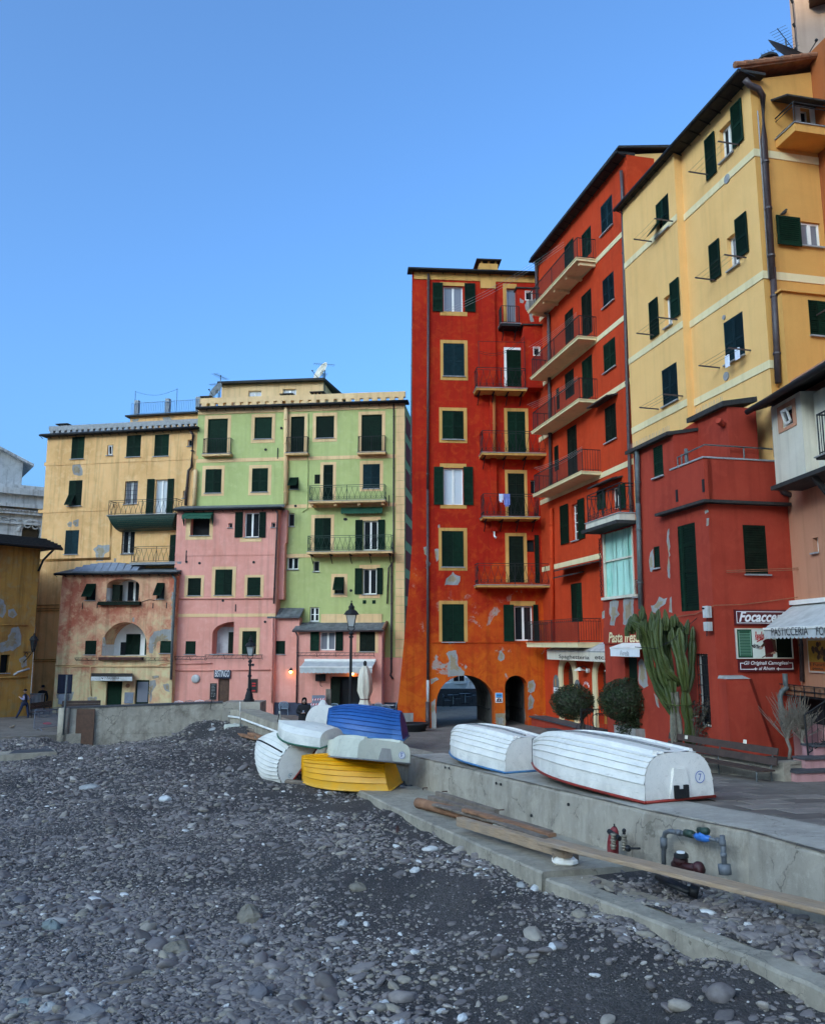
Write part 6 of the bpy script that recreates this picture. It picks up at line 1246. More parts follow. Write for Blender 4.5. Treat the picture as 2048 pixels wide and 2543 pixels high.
# orange poster in its frame
g=f.off(.02);q=g.rect('n',1118,372,1420,742);t=thing('orange_poster','framed orange and yellow poster under the pastry awning','poster',g.W(q[0],q[2],0));mb=MB();g.box(mb,q[0],q[1],q[2],q[3],.0,.05);mb.build('frame',M['palebox'],t);M['postyellow']=simple('poster yellow',(.60,.33,.05),.5,.2,5,bs=0);M['postorange']=simple('poster orange',(.55,.12,.02),.5,.15,5,bs=0)
mb=MB();h=q[3]-q[2];WQ=q[1]-q[0];g.box(mb,q[0]+.06,q[1]-.06,q[2]+h*.32,q[3]-.05,.05,.055);mb.build('yellow_field',M['postyellow'],t);mb=MB();g.box(mb,q[0]+.06,q[1]-.06,q[2]+.05,q[2]+h*.32-.002,.05,.055);mb.build('orange_field',M['postorange'],t)
cx_=q[0]+WQ*.42
for i in range(16):a=random.uniform(0,6.3);rr=random.uniform(.05,.28);mb=MB();mb.tube([g.W(cx_+WQ*rr*math.cos(a),q[2]+h*.64+rr*1.0*math.sin(a),.056),g.W(cx_+WQ*rr*math.cos(a),q[2]+h*.64+rr*1.0*math.sin(a),.06)],random.uniform(.05,.10),8);mb.build('printed_heap',M['doorwood' if i%3 else 'terra'],t)
ra=f.rect('n',1155,625,1285,660);text(g,'I Fuori',(ra[0],ra[1]+.1,q[2]+h*.20,q[2]+h*.29),'doorwood',.057,t,bold=.03);ra=f.rect('n',1180,675,1295,705);text(g,'pasto',(ra[0],ra[1],q[2]+h*.07,q[2]+h*.16),'doorwood',.057,t,bold=.03)
# ================================================================== GROUND
def idw(pts):
 A_=np.array(pts,dtype=float)
 def fz(x,y):
  x=np.asarray(x,float);y=np.asarray(y,float);d2=(x[...,None]-A_[:,0])**2+(y[...,None]-A_[:,1])**2+.12;w_=d2**-2.3
  return(w_*A_[:,2]).sum(-1)/w_.sum(-1)
 return fz
WO=[gp(1015,1876),gp(1602,2012),gp(1855,2063),gp(2048,2118)]
dW=(WO[3]-WO[0]);dW.z=0;dW.normalize();nW=Vector((-dW.y,dW.x,0));nW=nW if nW.x<0 else-nW  # nW points to the beach
WE=WO[3]+dW*9;WLINE=[WO[0],WO[1],WO[2],WO[3],WE]
Q0,Q1=at(597,1768,41.0),at(703,1805,36.0)
BK=[at(553,1745,42.0),at(646,1745,42.0)];LW=[at(165,1756,41.5),at(553,1742,42.5)]
bpts=[tuple(hz(px_,py_,z_))for px_,py_,z_ in((0,2543,-.72),(512,2543,-.64),(1024,2543,-.54),(1500,2543,-.30),(1980,2543,-.06),(1345,2215,-.26),(1130,2100,-.45),(900,1990,-.68),(780,1960,-.68),(600,1930,-.62),(300,2100,-.85),(0,2000,-.95),(0,1905,-.72),(160,1860,-.80),(235,1852,-.75),(330,1842,-.62),(410,1828,-.45),(300,1806,-.28),(380,1800,-.15),(430,1786,.10),(490,1792,.12),(530,1786,.38),(470,1775,.45),(600,1803,.28),(640,1848,-.2),(700,1852,-.12),(560,1840,-.1),(480,1850,-.5),(40,1842,-.34),(110,1836,-.30),(152,1842,-.42),(-40,1846,-.4),(640,1890,-.45),(750,1890,-.45),(500,2250,-.85),(1700,2400,-.18),(1000,2300,-.55))]
bpts+=[(-35,20,-1.6),(-35,34,-.9),(0,3,-.5),(-20,8,-1.0),(8,5,.1)]
bpts+=[(q.x-.25,q.y-.1,q.z-.15)for q in(gp(1350,2186,-1.02),gp(1450,2226,-1.02),gp(1560,2268,-1.02),gp(1680,2318,-1.02),gp(1790,2362,-1.04),gp(1920,2420,-1.05),gp(2048,2475,-1.06),gp(2150,2520,-1.06))]+[(q.x-.25,q.y-.1,q.z-.22)for q in(gp(890,1970,-.95),gp(1000,2020,-.95),gp(1120,2075,-.95),gp(1240,2125,-.95))]
bz=idw(bpts)
INS=[(WE.x,1)]+[(p.x,p.y)for p in reversed(WLINE)]+[(Q1.x,Q1.y),(Q0.x,Q0.y),(BK[1].x,42.0),(BK[0].x,42.0),(LW[1].x,42.45),(LW[0].x,41.5),(-18.2,40.8),(-25,38.3),(-50,34),(-50,1)]
def inside(x,y,poly):
 x=np.asarray(x);y=np.asarray(y);r=np.zeros(x.shape,bool);n=len(poly)
 for i in range(n):
  (xa,ya),(xb,yb)=poly[i],poly[(i+1)%n]
  if ya==yb:continue
  c=((ya>y)!=(yb>y))&(x<(xb-xa)*(y-ya)/(yb-ya)+xa);r^=c
 return r
def n2(x,y,s,seed=0):  # cheap smooth noise for layout
 return(np.sin(x*s*1.3+1.7*seed+1.1*np.sin(y*s*.9+seed))+np.sin(y*s*1.7+2.3*seed+1.3*np.sin(x*s*.7-seed))+np.sin((x+y)*s*.8+seed*.7))/3
gx=np.arange(-42,12.01,.28);gy=np.arange(1,44.3,.28);X,Y=np.meshgrid(gx,gy);Z=bz(X,Y)+.05*n2(X,Y,1.1,1)+.025*n2(X,Y,3.1,2)
ins=inside(X,Y,INS);Z=np.where(ins,Z,np.minimum(Z,-.9)-.8)
m,t,b=newmat('dark wet sand and grit');co=coords(t);n1=noise(t,co,.5,5,.6,.3);n3=noise(t,co,9,6,.7);vo=nd(t,'ShaderNodeTexVoronoi',Scale=26.0);t.links.new(co,vo.inputs['Vector'])
vo2=nd(t,'ShaderNodeTexVoronoi',Scale=60.0);t.links.new(co,vo2.inputs['Vector'])
c=mix(t,ramp(t,n1,.38,.62),(.030,.025,.022),(.055,.045,.038));c=mix(t,ramp(t,vo.outputs['Color'],.35,.8),c,mix(t,1.0,c,(1.7,1.7,1.8),'MULTIPLY'));c=mix(t,mth(t,'MULTIPLY',ramp(t,vo2.outputs['Color'],.80,.93),.6),c,(.24,.21,.19));c=mix(t,mth(t,'MULTIPLY',ramp(t,n3,.35,.7),.5),c,mix(t,1.0,c,(.5,.5,.5),'MULTIPLY'))
t.links.new(c,b.inputs['Base Color']);b.inputs['Roughness'].default_value=.8;bump(t,b,mth(t,'SUBTRACT',mth(t,'MULTIPLY',n3,.8),mth(t,'ADD',vo.outputs['Distance'],mth(t,'MULTIPLY',vo2.outputs['Distance'],.5))),.8,.03);M['sand']=m
mb=MB();ny,nx=X.shape;mb.v=np.stack([X,Y,Z],-1).reshape(-1,3).tolist();mb.f=[(j*nx+i,j*nx+i+1,(j+1)*nx+i+1,(j+1)*nx+i)for j in range(ny-1)for i in range(nx-1)]
beach=mb.build('beach',M['sand'],None,smooth=True,kind='structure')
import mathutils.geometry as mg
M['paving']=concrete('grey stone paving',(.21,.175,.145),(.125,.10,.082),.8,.3)
pl=[(WE.x,1)]+[(p.x,p.y)for p in reversed(WLINE)]+[(Q1.x,Q1.y),(Q0.x,Q0.y),(BK[1].x,42.0),(BK[0].x,42.0),(LW[1].x,42.45),(LW[0].x,41.5),(-18.2,40.8),(-25,38.3),(-50,34),(-70,34),(-70,62),(-4,62),(-4,60),(14,60),(14,62),(45,62),(45,1)]
tri=mg.tessellate_polygon([[Vector((x,y,0))for x,y in pl]]);mb=MB();mb.v=[(x,y,gz(y))for x,y in pl];mb.f=[tuple(q)for q in tri];
E_=[(LW[0].x,41.5),(-18.2,40.8),(-25,38.3),(-50,34)]
for(xa,ya),(xb,yb)in zip(E_[:-1],E_[1:]):mb.quad((xa,ya,gz(ya)),(xb,yb,gz(yb)),(xb,yb,-2),(xa,ya,-2))
pz=mb.build('piazza',M['paving'],None,kind='structure')
mb=MB();mb.quad((-2500,-400,-2.9),(2500,-400,-2.9),(2500,4000,-2.9),(-2500,4000,-2.9))
m,t,b=newmat('sea water');b.inputs['Base Color'].default_value=(.05,.09,.11,1);b.inputs['Roughness'].default_value=.12;bump(t,b,noise(t,coords(t),.8,6,.6),.25,.2);mb.build('sea',m,None,kind='structure')
M['shade_ridge']=simple('added ridge',(.09,.10,.05),.95,.4,.1);mb=MB();rid=[(-520,60,135),(-400,-60,158),(-330,-130,164),(-240,-215,164),(-150,-300,155),(-30,-420,120)]
for(x0,y0,h0),(x1,y1,h1)in zip(rid[:-1],rid[1:]):mb.quad((x0,y0,-3),(x1,y1,-3),(x1-60,y1-60,h1),(x0-60,y0-60,h0));mb.quad((x0-60,y0-60,h0),(x1-60,y1-60,h1),(x1-160,y1-160,-3),(x0-160,y0-160,-3))
mb.build('shade_ridge',M['shade_ridge'],None,kind='structure')  # unseen ridge added behind the viewer to keep the sun off the square
# paving slabs where they can be told apart, laid in courses square to the terrace front
m,t,b=newmat('paving slab');co=coords(t);oi=t.nodes.new('ShaderNodeObjectInfo');k=t.nodes.new('ShaderNodeMapRange');k.inputs[3].default_value=.58;k.inputs[4].default_value=1.3;t.links.new(oi.outputs['Random'],k.inputs[0]);va=t.nodes.new('ShaderNodeVectorMath');va.operation='ADD';t.links.new(co,va.inputs[0]);sc_=t.nodes.new('ShaderNodeVectorMath');sc_.operation='SCALE';sc_.inputs['Scale'].default_value=37.0;cc=t.nodes.new('ShaderNodeCombineXYZ');t.links.new(oi.outputs['Random'],cc.inputs[0]);t.links.new(cc.outputs[0],sc_.inputs[0]);t.links.new(sc_.outputs[0],va.inputs[1])
a1=noise(t,va.outputs[0],1.6,7,.65,.4);a2=noise(t,va.outputs[0],14,5,.65);c=mix(t,ramp(t,a1,.35,.65),(.155,.13,.11),(.245,.205,.17));c=mix(t,mth(t,'MULTIPLY',ramp(t,a2,.45,.75),.4),c,(.09,.09,.09));cb=t.nodes.new('ShaderNodeCombineColor')
for q in range(3):t.links.new(k.outputs[0],cb.inputs[q])
c=mix(t,1.0,c,cb.outputs[0],'MULTIPLY');t.links.new(c,b.inputs['Base Color']);b.inputs['Roughness'].default_value=.7;bump(t,b,mth(t,'ADD',a1,mth(t,'MULTIPLY',a2,.5)),.25,.02);M['slab']=m
d1=Vector((dB[0],dB[1],0));d2=Vector((.9763,.2163,0));org=Vector((6.0,27,0));SL,SWd=.95,.62
slabmesh=[]
for q in range(5):
 mb=MB();e=.02;j=lambda:random.uniform(-.01,.01);z0,z1=-.03,.012+.003*q
 p=[d2*(e+j())+d1*(e+j()),d2*(SL-e+j())+d1*(e+j()),d2*(SL-e+j())+d1*(SWd-e+j()),d2*(e+j())+d1*(SWd-e+j())]
 ins_=.008;cen=sum(p,Vector())/4;tp=[a+(cen-a).normalized()*ins_ for a in p]
 S_=lambda a,z:(a.x,a.y,z-.055*a.y)
 mb.v=[S_(a,z0)for a in p]+[S_(a,z1-.006)for a in p]+[S_(a,z1)for a in tp]
 mb.f=[(0,1,5,4),(1,2,6,5),(2,3,7,6),(3,0,4,7),(4,5,9,8),(5,6,10,9),(6,7,11,10),(7,4,8,11),(8,9,10,11)]
 o=mb.build('paving_slab',M['slab'],None);slabmesh.append(o.data);bpy.data.objects.remove(o)
cand=[]
for i in range(-3,26):
 for j in range(-12,14):
  p=org+d1*(SWd*i)+d2*(SL*j+(SL*.5 if i%2 else 0));cpt=p+d1*SWd/2+d2*SL/2
  rel=cpt-WO[0];s_=rel.dot(-nW)
  relc=cpt-Vector((C1.o.x,C1.o.y,0));dc=relc.dot(C1.n)
  if s_<1.45 or dc<1.6 or cpt.y<12 or cpt.y>30:continue
  f_=cpt.y*math.cos(PITCH)+(gz(cpt.y)-HC)*math.sin(PITCH);pxx=CX+F*cpt.x/f_
  if pxx>2150 or pxx<1150:continue
  cand.append((cpt.y,p))
cand.sort(key=lambda q:q[0])
for k_,(yy,p)in enumerate(cand[:290]):
 o=bpy.data.objects.new('paving_slab',random.choice(slabmesh));COL.objects.link(o);o.parent=pz;o.location=(p.x,p.y,gz(p.y));WL[o.name]=Vector((0,0,0))
# ---- sea wall, footing and the low walls to the left
M['wallconc']=concrete('weathered sea wall concrete',(.42,.36,.285),(.13,.105,.08),.8,.6);M['conc']=concrete('pale concrete',(.40,.34,.26),(.19,.16,.125),1.2,.5);M['topconc']=concrete('worn walkway concrete',(.43,.38,.315),(.30,.26,.215),1.0,.35)
def strip(mb,line,prof,jit=.012):
 """sweep a cross profile [(out, dz)] along a plan line whose z follows the piazza"""
 pts=[]
 for a,b_ in zip(line[:-1],line[1:]):
  n=max(1,int((b_-a).length/.45));pts+=[a+(b_-a)*(i/n)for i in range(n)]
 pts.append(line[-1]);base=len(mb.v);m_=len(prof)
 for i,p in enumerate(pts):
  for o_,dz in prof:mb.v.append((p.x+nW.x*o_+random.uniform(-jit,jit),p.y+nW.y*o_+random.uniform(-jit,jit),gz(p.y)+dz+random.uniform(-jit,jit)*.5))
 for i in range(len(pts)-1):
  for k in range(m_-1):a=base+i*m_+k;mb.f.append((a,a+1,a+m_+1,a+m_))
 mb.f.append(tuple(base+k for k in range(m_)));mb.f.append(tuple(base+(len(pts)-1)*m_+k for k in range(m_))[::-1]);return pts
sw=thing('sea_wall','long rough concrete sea wall carrying the two big upturned white boats','wall',(WO[1].x,WO[1].y,gz(WO[1].y)))
mb=MB();strip(mb,WLINE,[(.06,-2),(.05,-.9),(.03,-.4),(.0,-.07),(-.03,-.02),(-.07,.012)],.022);mb.build('wall_face',M['wallconc'],sw)
mb=MB();strip(mb,WLINE,[(-.05,.012),(-.5,.03),(-1.3,.03),(-1.36,-.1)],.008);mb.build('wall_top',M['topconc'],sw)
ft=thing('concrete_footing','long concrete footing ledge at the base of the sea wall','footing',(0,24,-.6));offA=-.95
fa=[gp(880,1958,offA),gp(1000,2015,offA),gp(1345,2168,offA)];mb=MB()
def ledge(mb,edge,back,offz,drop,jit=.015):
 pts=[]
 for a,b_ in zip(edge[:-1],edge[1:]):n=max(1,int((b_-a).length/.3));pts+=[(a+(b_-a)*(i/n))for i in range(n)]
 pts.append(edge[-1]);base=len(mb.v)
 for i,p in enumerate(pts):
  jx,jy,jz=(random.uniform(-jit,jit)for _ in range(3));bk=back(p)
  for(x,y,z)in((p.x+jx-.05,p.y+jy,p.z-drop),(p.x+jx,p.y+jy,p.z-.03),(p.x+jx+.03,p.y+jy+.03,p.z+jz*.4),(bk.x,bk.y,gz(bk.y)+offz)):mb.v.append((x,y,z))
 for i in range(len(pts)-1):
  for k in range(3):a=base+i*4+k;mb.f.append((a,a+1,a+5,a+4))
 mb.f.append(tuple(base+k for k in range(4))+());mb.f.append(tuple(base+(len(pts)-1)*4+k for k in range(4)))
def toWall(p):rel=p-WO[0];s_=rel.dot(nW);return p-nW*s_
ledge(mb,fa,toWall,offA,1.0);mb.build('ledge',M['conc'],ft)
fb=[gp(1350,2182,-1.02),gp(1560,2262,-1.02),gp(1790,2352,-1.04),gp(2060,2468,-1.06),gp(2060,2468,-1.06)+dW*3]
ft2=thing('concrete_slab','broken pale concrete slab strip lying at the edge of the beach','slab',(fb[1].x,fb[1].y,-.4));mb=MB();ledge(mb,fb,lambda p:p-nW*.95,-1.02,1.0,.03);mb.build('slab_strip',M['conc'],ft2)
mb=MB();lf=[gp(1352,2182,-1.0)-nW*.5]+[p-nW*.55 for p in fb[1:]];n=30;P0,P1=lf[0],lf[-1];ncol=10
for i in range(n+1):
 a=P0+(P1-P0)*(i/n);bk=toWall(a)
 for k in range(ncol+1):q=a+(bk-a)*(k/ncol);mb.v.append((q.x,q.y,gz(q.y)-1.0+.05*n2(q.x,q.y,2.3,3)-.03+.05*(k/ncol)))
for i in range(n):
 for k in range(ncol):a=i*(ncol+1)+k;mb.f.append((a,a+1,a+ncol+2,a+ncol+1))
fill=mb.build('gravel_fill',M['sand'],None,smooth=True,kind='structure')
# quay kerb left of the boats
qk=thing('quay_kerb','low concrete quay edge with a white pipe running left of the boat pile','kerb',(Q0.x,Q0.y,gz(Q0.y)));mb=MB();L0=[Q0+Vector((-.6,.5,.03)),Q0,Q1,WO[0]+Vector((0,0,0))];dq=(Q1-Q0).normalized();nq=Vector((dq.y,-dq.x,0));nq=nq if nq.y<0 else-nq
for a,b_ in zip(L0[:-1],L0[1:]):
 H=[a,b_,b_-nq*1.0,a-nq*1.0];mb.hexa([(p.x,p.y,-2)for p in H]+[(p.x,p.y,p.z+.035)for p in H])
mb.build('kerb_body',M['conc'],qk);mb=MB();mb.tube([(p.x+nq.x*.08,p.y+nq.y*.08,p.z-.28)for p in L0],.05,8);mb.build('white_pipe',M['white'],qk,smooth=True)
bk=thing('concrete_plinth','big concrete plinth under the smaller street lamp','plinth',(BK[0].x,41,0));mb=MB();mb.box(BK[0].x,BK[1].x,42.0,43.7,-1.5,BK[0].z);mb.build('plinth_body',M['wallconc'],bk)
lw=thing('parapet_wall','grey parapet wall with dark coping left of the street lamp plinth','wall',(LW[0].x,LW[0].y,0));mb=MB();d_=(LW[1]-LW[0]);d_.z=0;d_.normalize();n_=Vector((d_.y,-d_.x,0));th=.35
mb.hexa([(LW[0].x,LW[0].y,-1.5),(LW[1].x,LW[1].y,-1.5),(LW[1].x-n_.x*th,LW[1].y-n_.y*th,-1.5),(LW[0].x-n_.x*th,LW[0].y-n_.y*th,-1.5),(LW[0].x,LW[0].y,LW[0].z-.08),(LW[1].x,LW[1].y,LW[1].z-.08),(LW[1].x-n_.x*th,LW[1].y-n_.y*th,LW[1].z-.08),(LW[0].x-n_.x*th,LW[0].y-n_.y*th,LW[0].z-.08)]);mb.build('wall_body',M['wallconc'],lw)
mb=MB();mb.bar(LW[0]-n_*th/2-Vector((0,0,.035)),LW[1]-n_*th/2-Vector((0,0,.035)),th+.1,.07);mb.build('coping',M['slatedark'],lw)
mb=MB();c=LW[0]+Vector((-.05,-.12,0));mb.tube([(c.x,c.y,-1),(c.x,c.y,LW[0].z-.05)],.26,14);mb.build('end_post',M['conc'],lw,smooth=True);mb=MB();a=LW[0]+d_*.5;mb.hexa([(a.x,a.y-.02,-1),(a.x+.9,a.y-.06,-1),(a.x+.9,a.y-.02,-1),(a.x,a.y+.02,-1),(a.x,a.y-.02,a.z-.1),(a.x+.9,a.y-.06,a.z-.1),(a.x+.9,a.y-.02,a.z-.1),(a.x,a.y+.02,a.z-.1)]);mb.build('rusty_plate',M['doorwood'],lw)
kb=thing('low_kerb','low concrete kerb disappearing under pebbles in front of the parapet wall','kerb',(-15,38,0));ka,kb2,kc=hz(163,1824,-.22),hz(330,1815,-.18),hz(480,1808,-.08);mb=MB()
for a,b_ in((ka,kb2),(kb2,kc)):mb.hexa([(a.x,a.y,-1.5),(b_.x,b_.y,-1.5),(b_.x,b_.y+.3,-1.5),(a.x,a.y+.3,-1.5),tuple(a),tuple(b_),(b_.x,b_.y+.3,b_.z),(a.x,a.y+.3,a.z)])
mb.build('kerb_body',M['conc'],kb)
hs=thing('hatch_slab','pale concrete slab with a dark hatch plate at the left edge of the beach','slab',(-17,35,-.3));a,b_,c,d_=hz(-60,1878,-.45),hz(141,1868,-.45),hz(120,1846,-.45),hz(-40,1846,-.45);mb=MB();mb.hexa([(p.x,p.y,-1.5)for p in(a,b_,c,d_)]+[tuple(p)for p in(a,b_,c,d_)]);mb.build('slab_body',M['conc'],hs)
mb=MB();P_=[hz(22,1872,-.44),hz(135,1866,-.44),hz(110,1850,-.44),hz(60,1850,-.44)];mb.poly([(p.x,p.y,-.432)for p in P_]);mb.build('hatch_plate',M['slatedark'],hs)
for k_,(x,y)in enumerate(((90,1818),(80,1802),(140,1817),(15,1810))):
 p=gp(x,y);mb=MB();mb.box(p.x-.8,p.x+.8,p.y-.35,p.y+.35,gz(p.y)+.006,gz(p.y)+.02);o=mb.build('drain_plate',M['slatedark'],pz)
# ================================================================== BOATS
def boatpaint(name,col,grime=(.5,(.36,.32,.26)),rough=.5):
 m,t,b=newmat(name);co=coords(t);n1=noise(t,co,1.8,6,.6,.4);n2_=noise(t,coords(t,(1,4,4)),3.0,7,.7,.6);n3_=noise(t,co,30,3,.6)
 c=mix(t,ramp(t,n1,.35,.7),col,tuple(x*.86 for x in col));c=mix(t,mth(t,'MULTIPLY',ramp(t,n2_,.56,.74),grime[0]),c,grime[1]);c=mix(t,mth(t,'MULTIPLY',ramp(t,n3_,.66,.72),grime[0]*.7),c,tuple(x*.5 for x in grime[1]))
 sc_=noise(t,coords(t,(.7,9,9)),3.2,7,.7,.3);c=mix(t,mth(t,'MULTIPLY',ramp(t,sc_,.60,.68),.4),c,grime[1]);sp_=t.nodes.new('ShaderNodeSeparateXYZ');t.links.new(co,sp_.inputs[0]);lw_=t.nodes.new('ShaderNodeMapRange');lw_.inputs[1].default_value=.38;lw_.inputs[2].default_value=.0;t.links.new(sp_.outputs[2],lw_.inputs[0]);c=mix(t,mth(t,'MULTIPLY',mth(t,'MULTIPLY',lw_.outputs[0],.55),ramp(t,n1,.30,.62)),c,grime[1])
 t.links.new(c,b.inputs['Base Color']);b.inputs['Roughness'].default_value=rough;bump(t,b,mth(t,'ADD',n1,mth(t,'MULTIPLY',n3_,.1)),.12,.02);M[name]=m;return name
boatpaint('boat white',(.87,.81,.72));boatpaint('boat yellow',(.86,.37,.008),(.3,(.70,.45,.12)));boatpaint('boat blue',(.002,.10,.33),(.3,(.08,.25,.5)));boatpaint('boat cream',(.62,.60,.48),(.5,(.32,.30,.24)),.6);boatpaint('boat old white',(.78,.73,.64),(.5,(.3,.29,.26)),.55);M['boatred']=simple('red boat trim',(.30,.025,.015),.5,.3,6);M['boatblue']=simple('blue boat trim',(.03,.16,.32),.5,.3,6);M['boatgreen']=simple('green boat trim',(.02,.12,.07),.5,.3,6);M['rubber']=simple('grey worn wood trim',(.22,.21,.2),.7,.3,6);M['purple']=simple('violet transom paint',(.03,.03,.22),.45,.25,5)
def boat(label,loc,yaw,L,Bm,Dp,K=7,n=2.6,lap=.018,tw=.82,mat='boat white',trim='rubber',tmat=None,pitch=0,roll=0,keel=True,skids=False,stem=.6,rake=.12,runner=None,bl=.012,seam=None):
 t=thing('rowing_boat',label,'boat',loc,'upturned boats on the shore',local=True);t.rotation_mode='ZYX';t.rotation_euler=Matrix.Rotation(yaw,3,'Z').to_4x4().to_3x3().to_euler()
 R_=Matrix.Rotation(yaw,3,'Z')@Matrix.Rotation(pitch,3,'Y')@Matrix.Rotation(roll,3,'X');t.rotation_mode='XYZ';t.rotation_euler=R_.to_euler()
 hb=lambda s:Bm/2*((1-(1-tw)*((.35-s)/.35)**2)if s<.35 else max(bl,1-((s-.35)/.65)**2.3))
 kd=lambda s:Dp*(1-(1-stem)*max(0,(s-.55)/.45)**2.2)*(.93+.07*min(1,s/.3))
 def sec(s):
  b_,d_=hb(s),kd(s);pts=[]
  for k in range(K):
   for a,off in((k/K,lap if k else lap*.6),((k+.97)/K,0.0)):
    th=a*math.pi/2;c_,s2=math.cos(th)**(2/n),math.sin(th)**(2/n);pts.append((b_*c_+off*math.cos(th)*min(1,b_*4),d_*s2+off*math.sin(th)))
  pts.append((0.0,d_));return pts
 NS=26;mb=MB();secs=[i/(NS-1)for i in range(NS)];m_=None
 for s in secs:
  P_=sec(s);full=[(y,z)for y,z in P_]+[(-y,z)for y,z in reversed(P_[:-1])];m_=len(full)
  for(y,z)in full:mb.v.append((L*s+(rake*(1-z/Dp)*(-1)if s==0 else 0),y,z))
 for i in range(NS-1):
  for k in range(m_-1):a=i*m_+k;mb.f.append((a,a+1,a+m_+1,a+m_))
 if bl>.1:mb.f.append(tuple((NS-1)*m_+k for k in range(m_)))
 hull=mb.build('hull',M[mat],t)
 if seam:  # darker lines along the seams paint in the shade of the plank laps
  M.setdefault(seam[0],simple(seam[0],seam[1],.7,.3,6,bs=0))
  for k in range(1,K):
   for sd in(1,-1):
    pts=[]
    for s in secs[:-1]:q_=sec(s)[2*k];pts.append((L*s,q_[0]*sd,q_[1]-.004))
    mb=MB();mb.tube(pts,.006,4);mb.build('seam_shade',M[seam[0]],t)
 P_=[(hb(0)*math.cos(a)**(2/n),kd(0)*math.sin(a)**(2/n))for a in[math.pi/2*i/14 for i in range(14)]]+[(0.0,kd(0))];full=[(y,z)for y,z in P_]+[(-y,z)for y,z in reversed(P_[:-1])];mb=MB();mb.v=[(rake*(1-z/Dp)*(-1)-.004,y,z)for y,z in full]+[(rake*(1-z/Dp)*(-1)+.03,y*.985,z*.985)for y,z in full];q=len(full);mb.f=[tuple(range(q))[::-1]]+[(k,k+1,q+k+1,q+k)for k in range(q-1)];tr_=mb.build('transom',M[tmat or mat],t)
 mb=MB();e=[(L*s,hb(s)+.02,.015)for s in secs];mb.tube([(-rake-.01,hb(0)+.02,.015)]+e+[(L*s,-hb(s)-.02,.015)for s in reversed(secs)]+[(-rake-.01,-hb(0)-.02,.015)],.032,6);mb.tube([(-rake-.012,-hb(0),.02),(-rake-.012,hb(0),.02)],.03,6);mb.build('rub_rail',M[trim],t,smooth=True)
 if keel:
  mb=MB();pts=[(L*s,0,kd(s)+.02)for s in secs[1:]];mb.tube(pts+[(L+.02,0,kd(1)*.6),(L+.02,0,.02)],.028,6);mb.build('keel',M[runner or mat],t,smooth=True)
 if skids:
  for sd in(-1,1):
   mb=MB();s0,s1=.02,.93;N=18
   for i in range(N+1):
    s=s0+(s1-s0)*i/N;th=.77*math.pi/2;y=hb(s)*math.cos(th)**(2/n)*sd;z=kd(s)*math.sin(th)**(2/n);hh=.075*min(1,6*(s1-s)/(s1-s0)+.15)
    mb.v+=[(L*s,y-.075*sd,z-.02),(L*s,y-.04*sd,z+hh),(L*s,y+.035*sd,z+hh*.9),(L*s,y+.09*sd,z-.06)]
   for i in range(N):
    for k in range(3):a=i*4+k;mb.f.append((a,a+1,a+5,a+4))
   mb.f+=[(0,1,2,3),tuple(N*4+k for k in range(4))];mb.build('bottom_runner',M[mat],t)
 return t,tr_
def disc_logo(t,x,y,z,r,s,ink,flip=True):
 mb=MB();n=20;mb.poly([(x-.006,y+r*math.cos(a),z+r*math.sin(a))for a in[2*math.pi*k/n for k in range(n)]]);d_=mb.build('badge',M['signwhite'],t);mb=MB();mb.tube([(x-.009,y+r*.88*math.cos(a),z+r*.88*math.sin(a))for a in[2*math.pi*k/n for k in range(n+1)]],r*.05,4);mb.build('badge_ring',M[ink],t)
 fk=Fac(0,0,1,0);fk.o=Vector((x,y,z));fk.d=Vector((0,-1,0));fk.n=Vector((-1,0,0));text(fk,s,(-r*.3,r*.3,-r*.5,r*.5),ink,.009,t,name='badge_letter')
def ydir(dx,dy):return math.atan2(dy,dx)
M['badgeblue']=simple('badge blue',(.02,.08,.35),.5,.1,5,bs=0)
t0=gp(1598,2002);t1=gp(1770,1990);c0=(t0+t1)/2;yw=ydir(-.395,.919)
b1_,tr=boat('largest upturned white boat with red trim and a number badge, on the sea wall',(c0.x,c0.y,gz(c0.y)+.07),yw,5.55,1.86,1.0,K=8,n=3.3,trim='boatred',skids=True,keel=True,seam=('pale seam shade',(.68,.63,.55)),runner='rubber',tw=.93,rake=.05,lap=.026)
disc_logo(b1_,-.045,-.52,.42,.13,'7','badgeblue');mb=MB();mb.box(-.12,-.02,-.16,.18,.05,.22);mb.box(-.13,-.02,-.16,-.06,.05,.30);mb.box(-.13,-.02,.08,.18,.05,.30);mb.build('motor_notch',M['dark'],b1_);mb=MB();mb.hexa([(-.075,-.28,.04),(-.075,.28,.04),(-.03,.28,.04),(-.03,-.28,.04),(-.075,-.15,.62),(-.075,.15,.62),(-.03,.15,.62),(-.03,-.15,.62)]);mb.build('motor_pad',M['boat white'],b1_)
c1_=gp(1248,1925)+Vector((.919,.395,0))*.84
b2_,tr=boat('second upturned white boat with blue trim, end of the sea wall behind the largest boat',(c1_.x,c1_.y,gz(c1_.y)+.06),yw,4.9,1.68,.98,K=8,n=3.1,trim='boatblue',skids=True,seam=('pale seam shade',(.68,.63,.55)),runner='rubber',tw=.92,rake=.05,lap=.026)
def boat3(label,TL,TR,BW,Dp,tw=.82,**k):
 """place a hull by its two transom corners and its bow, all measured at the gunwale"""
 mid=(TL+TR)/2;x=(BW-mid);L=x.length;x.normalize();y=TL-TR;Bm=y.length/tw;z=x.cross(y).normalized()
 if z.z<0:z=-z
 y=z.cross(x);t,tr_=boat(label,mid,0,L,Bm,Dp,tw=tw,**k);t.rotation_euler=Matrix((x,y,z)).transposed().to_euler();return t,tr_
M['boatyel_trim']=M['boat yellow']
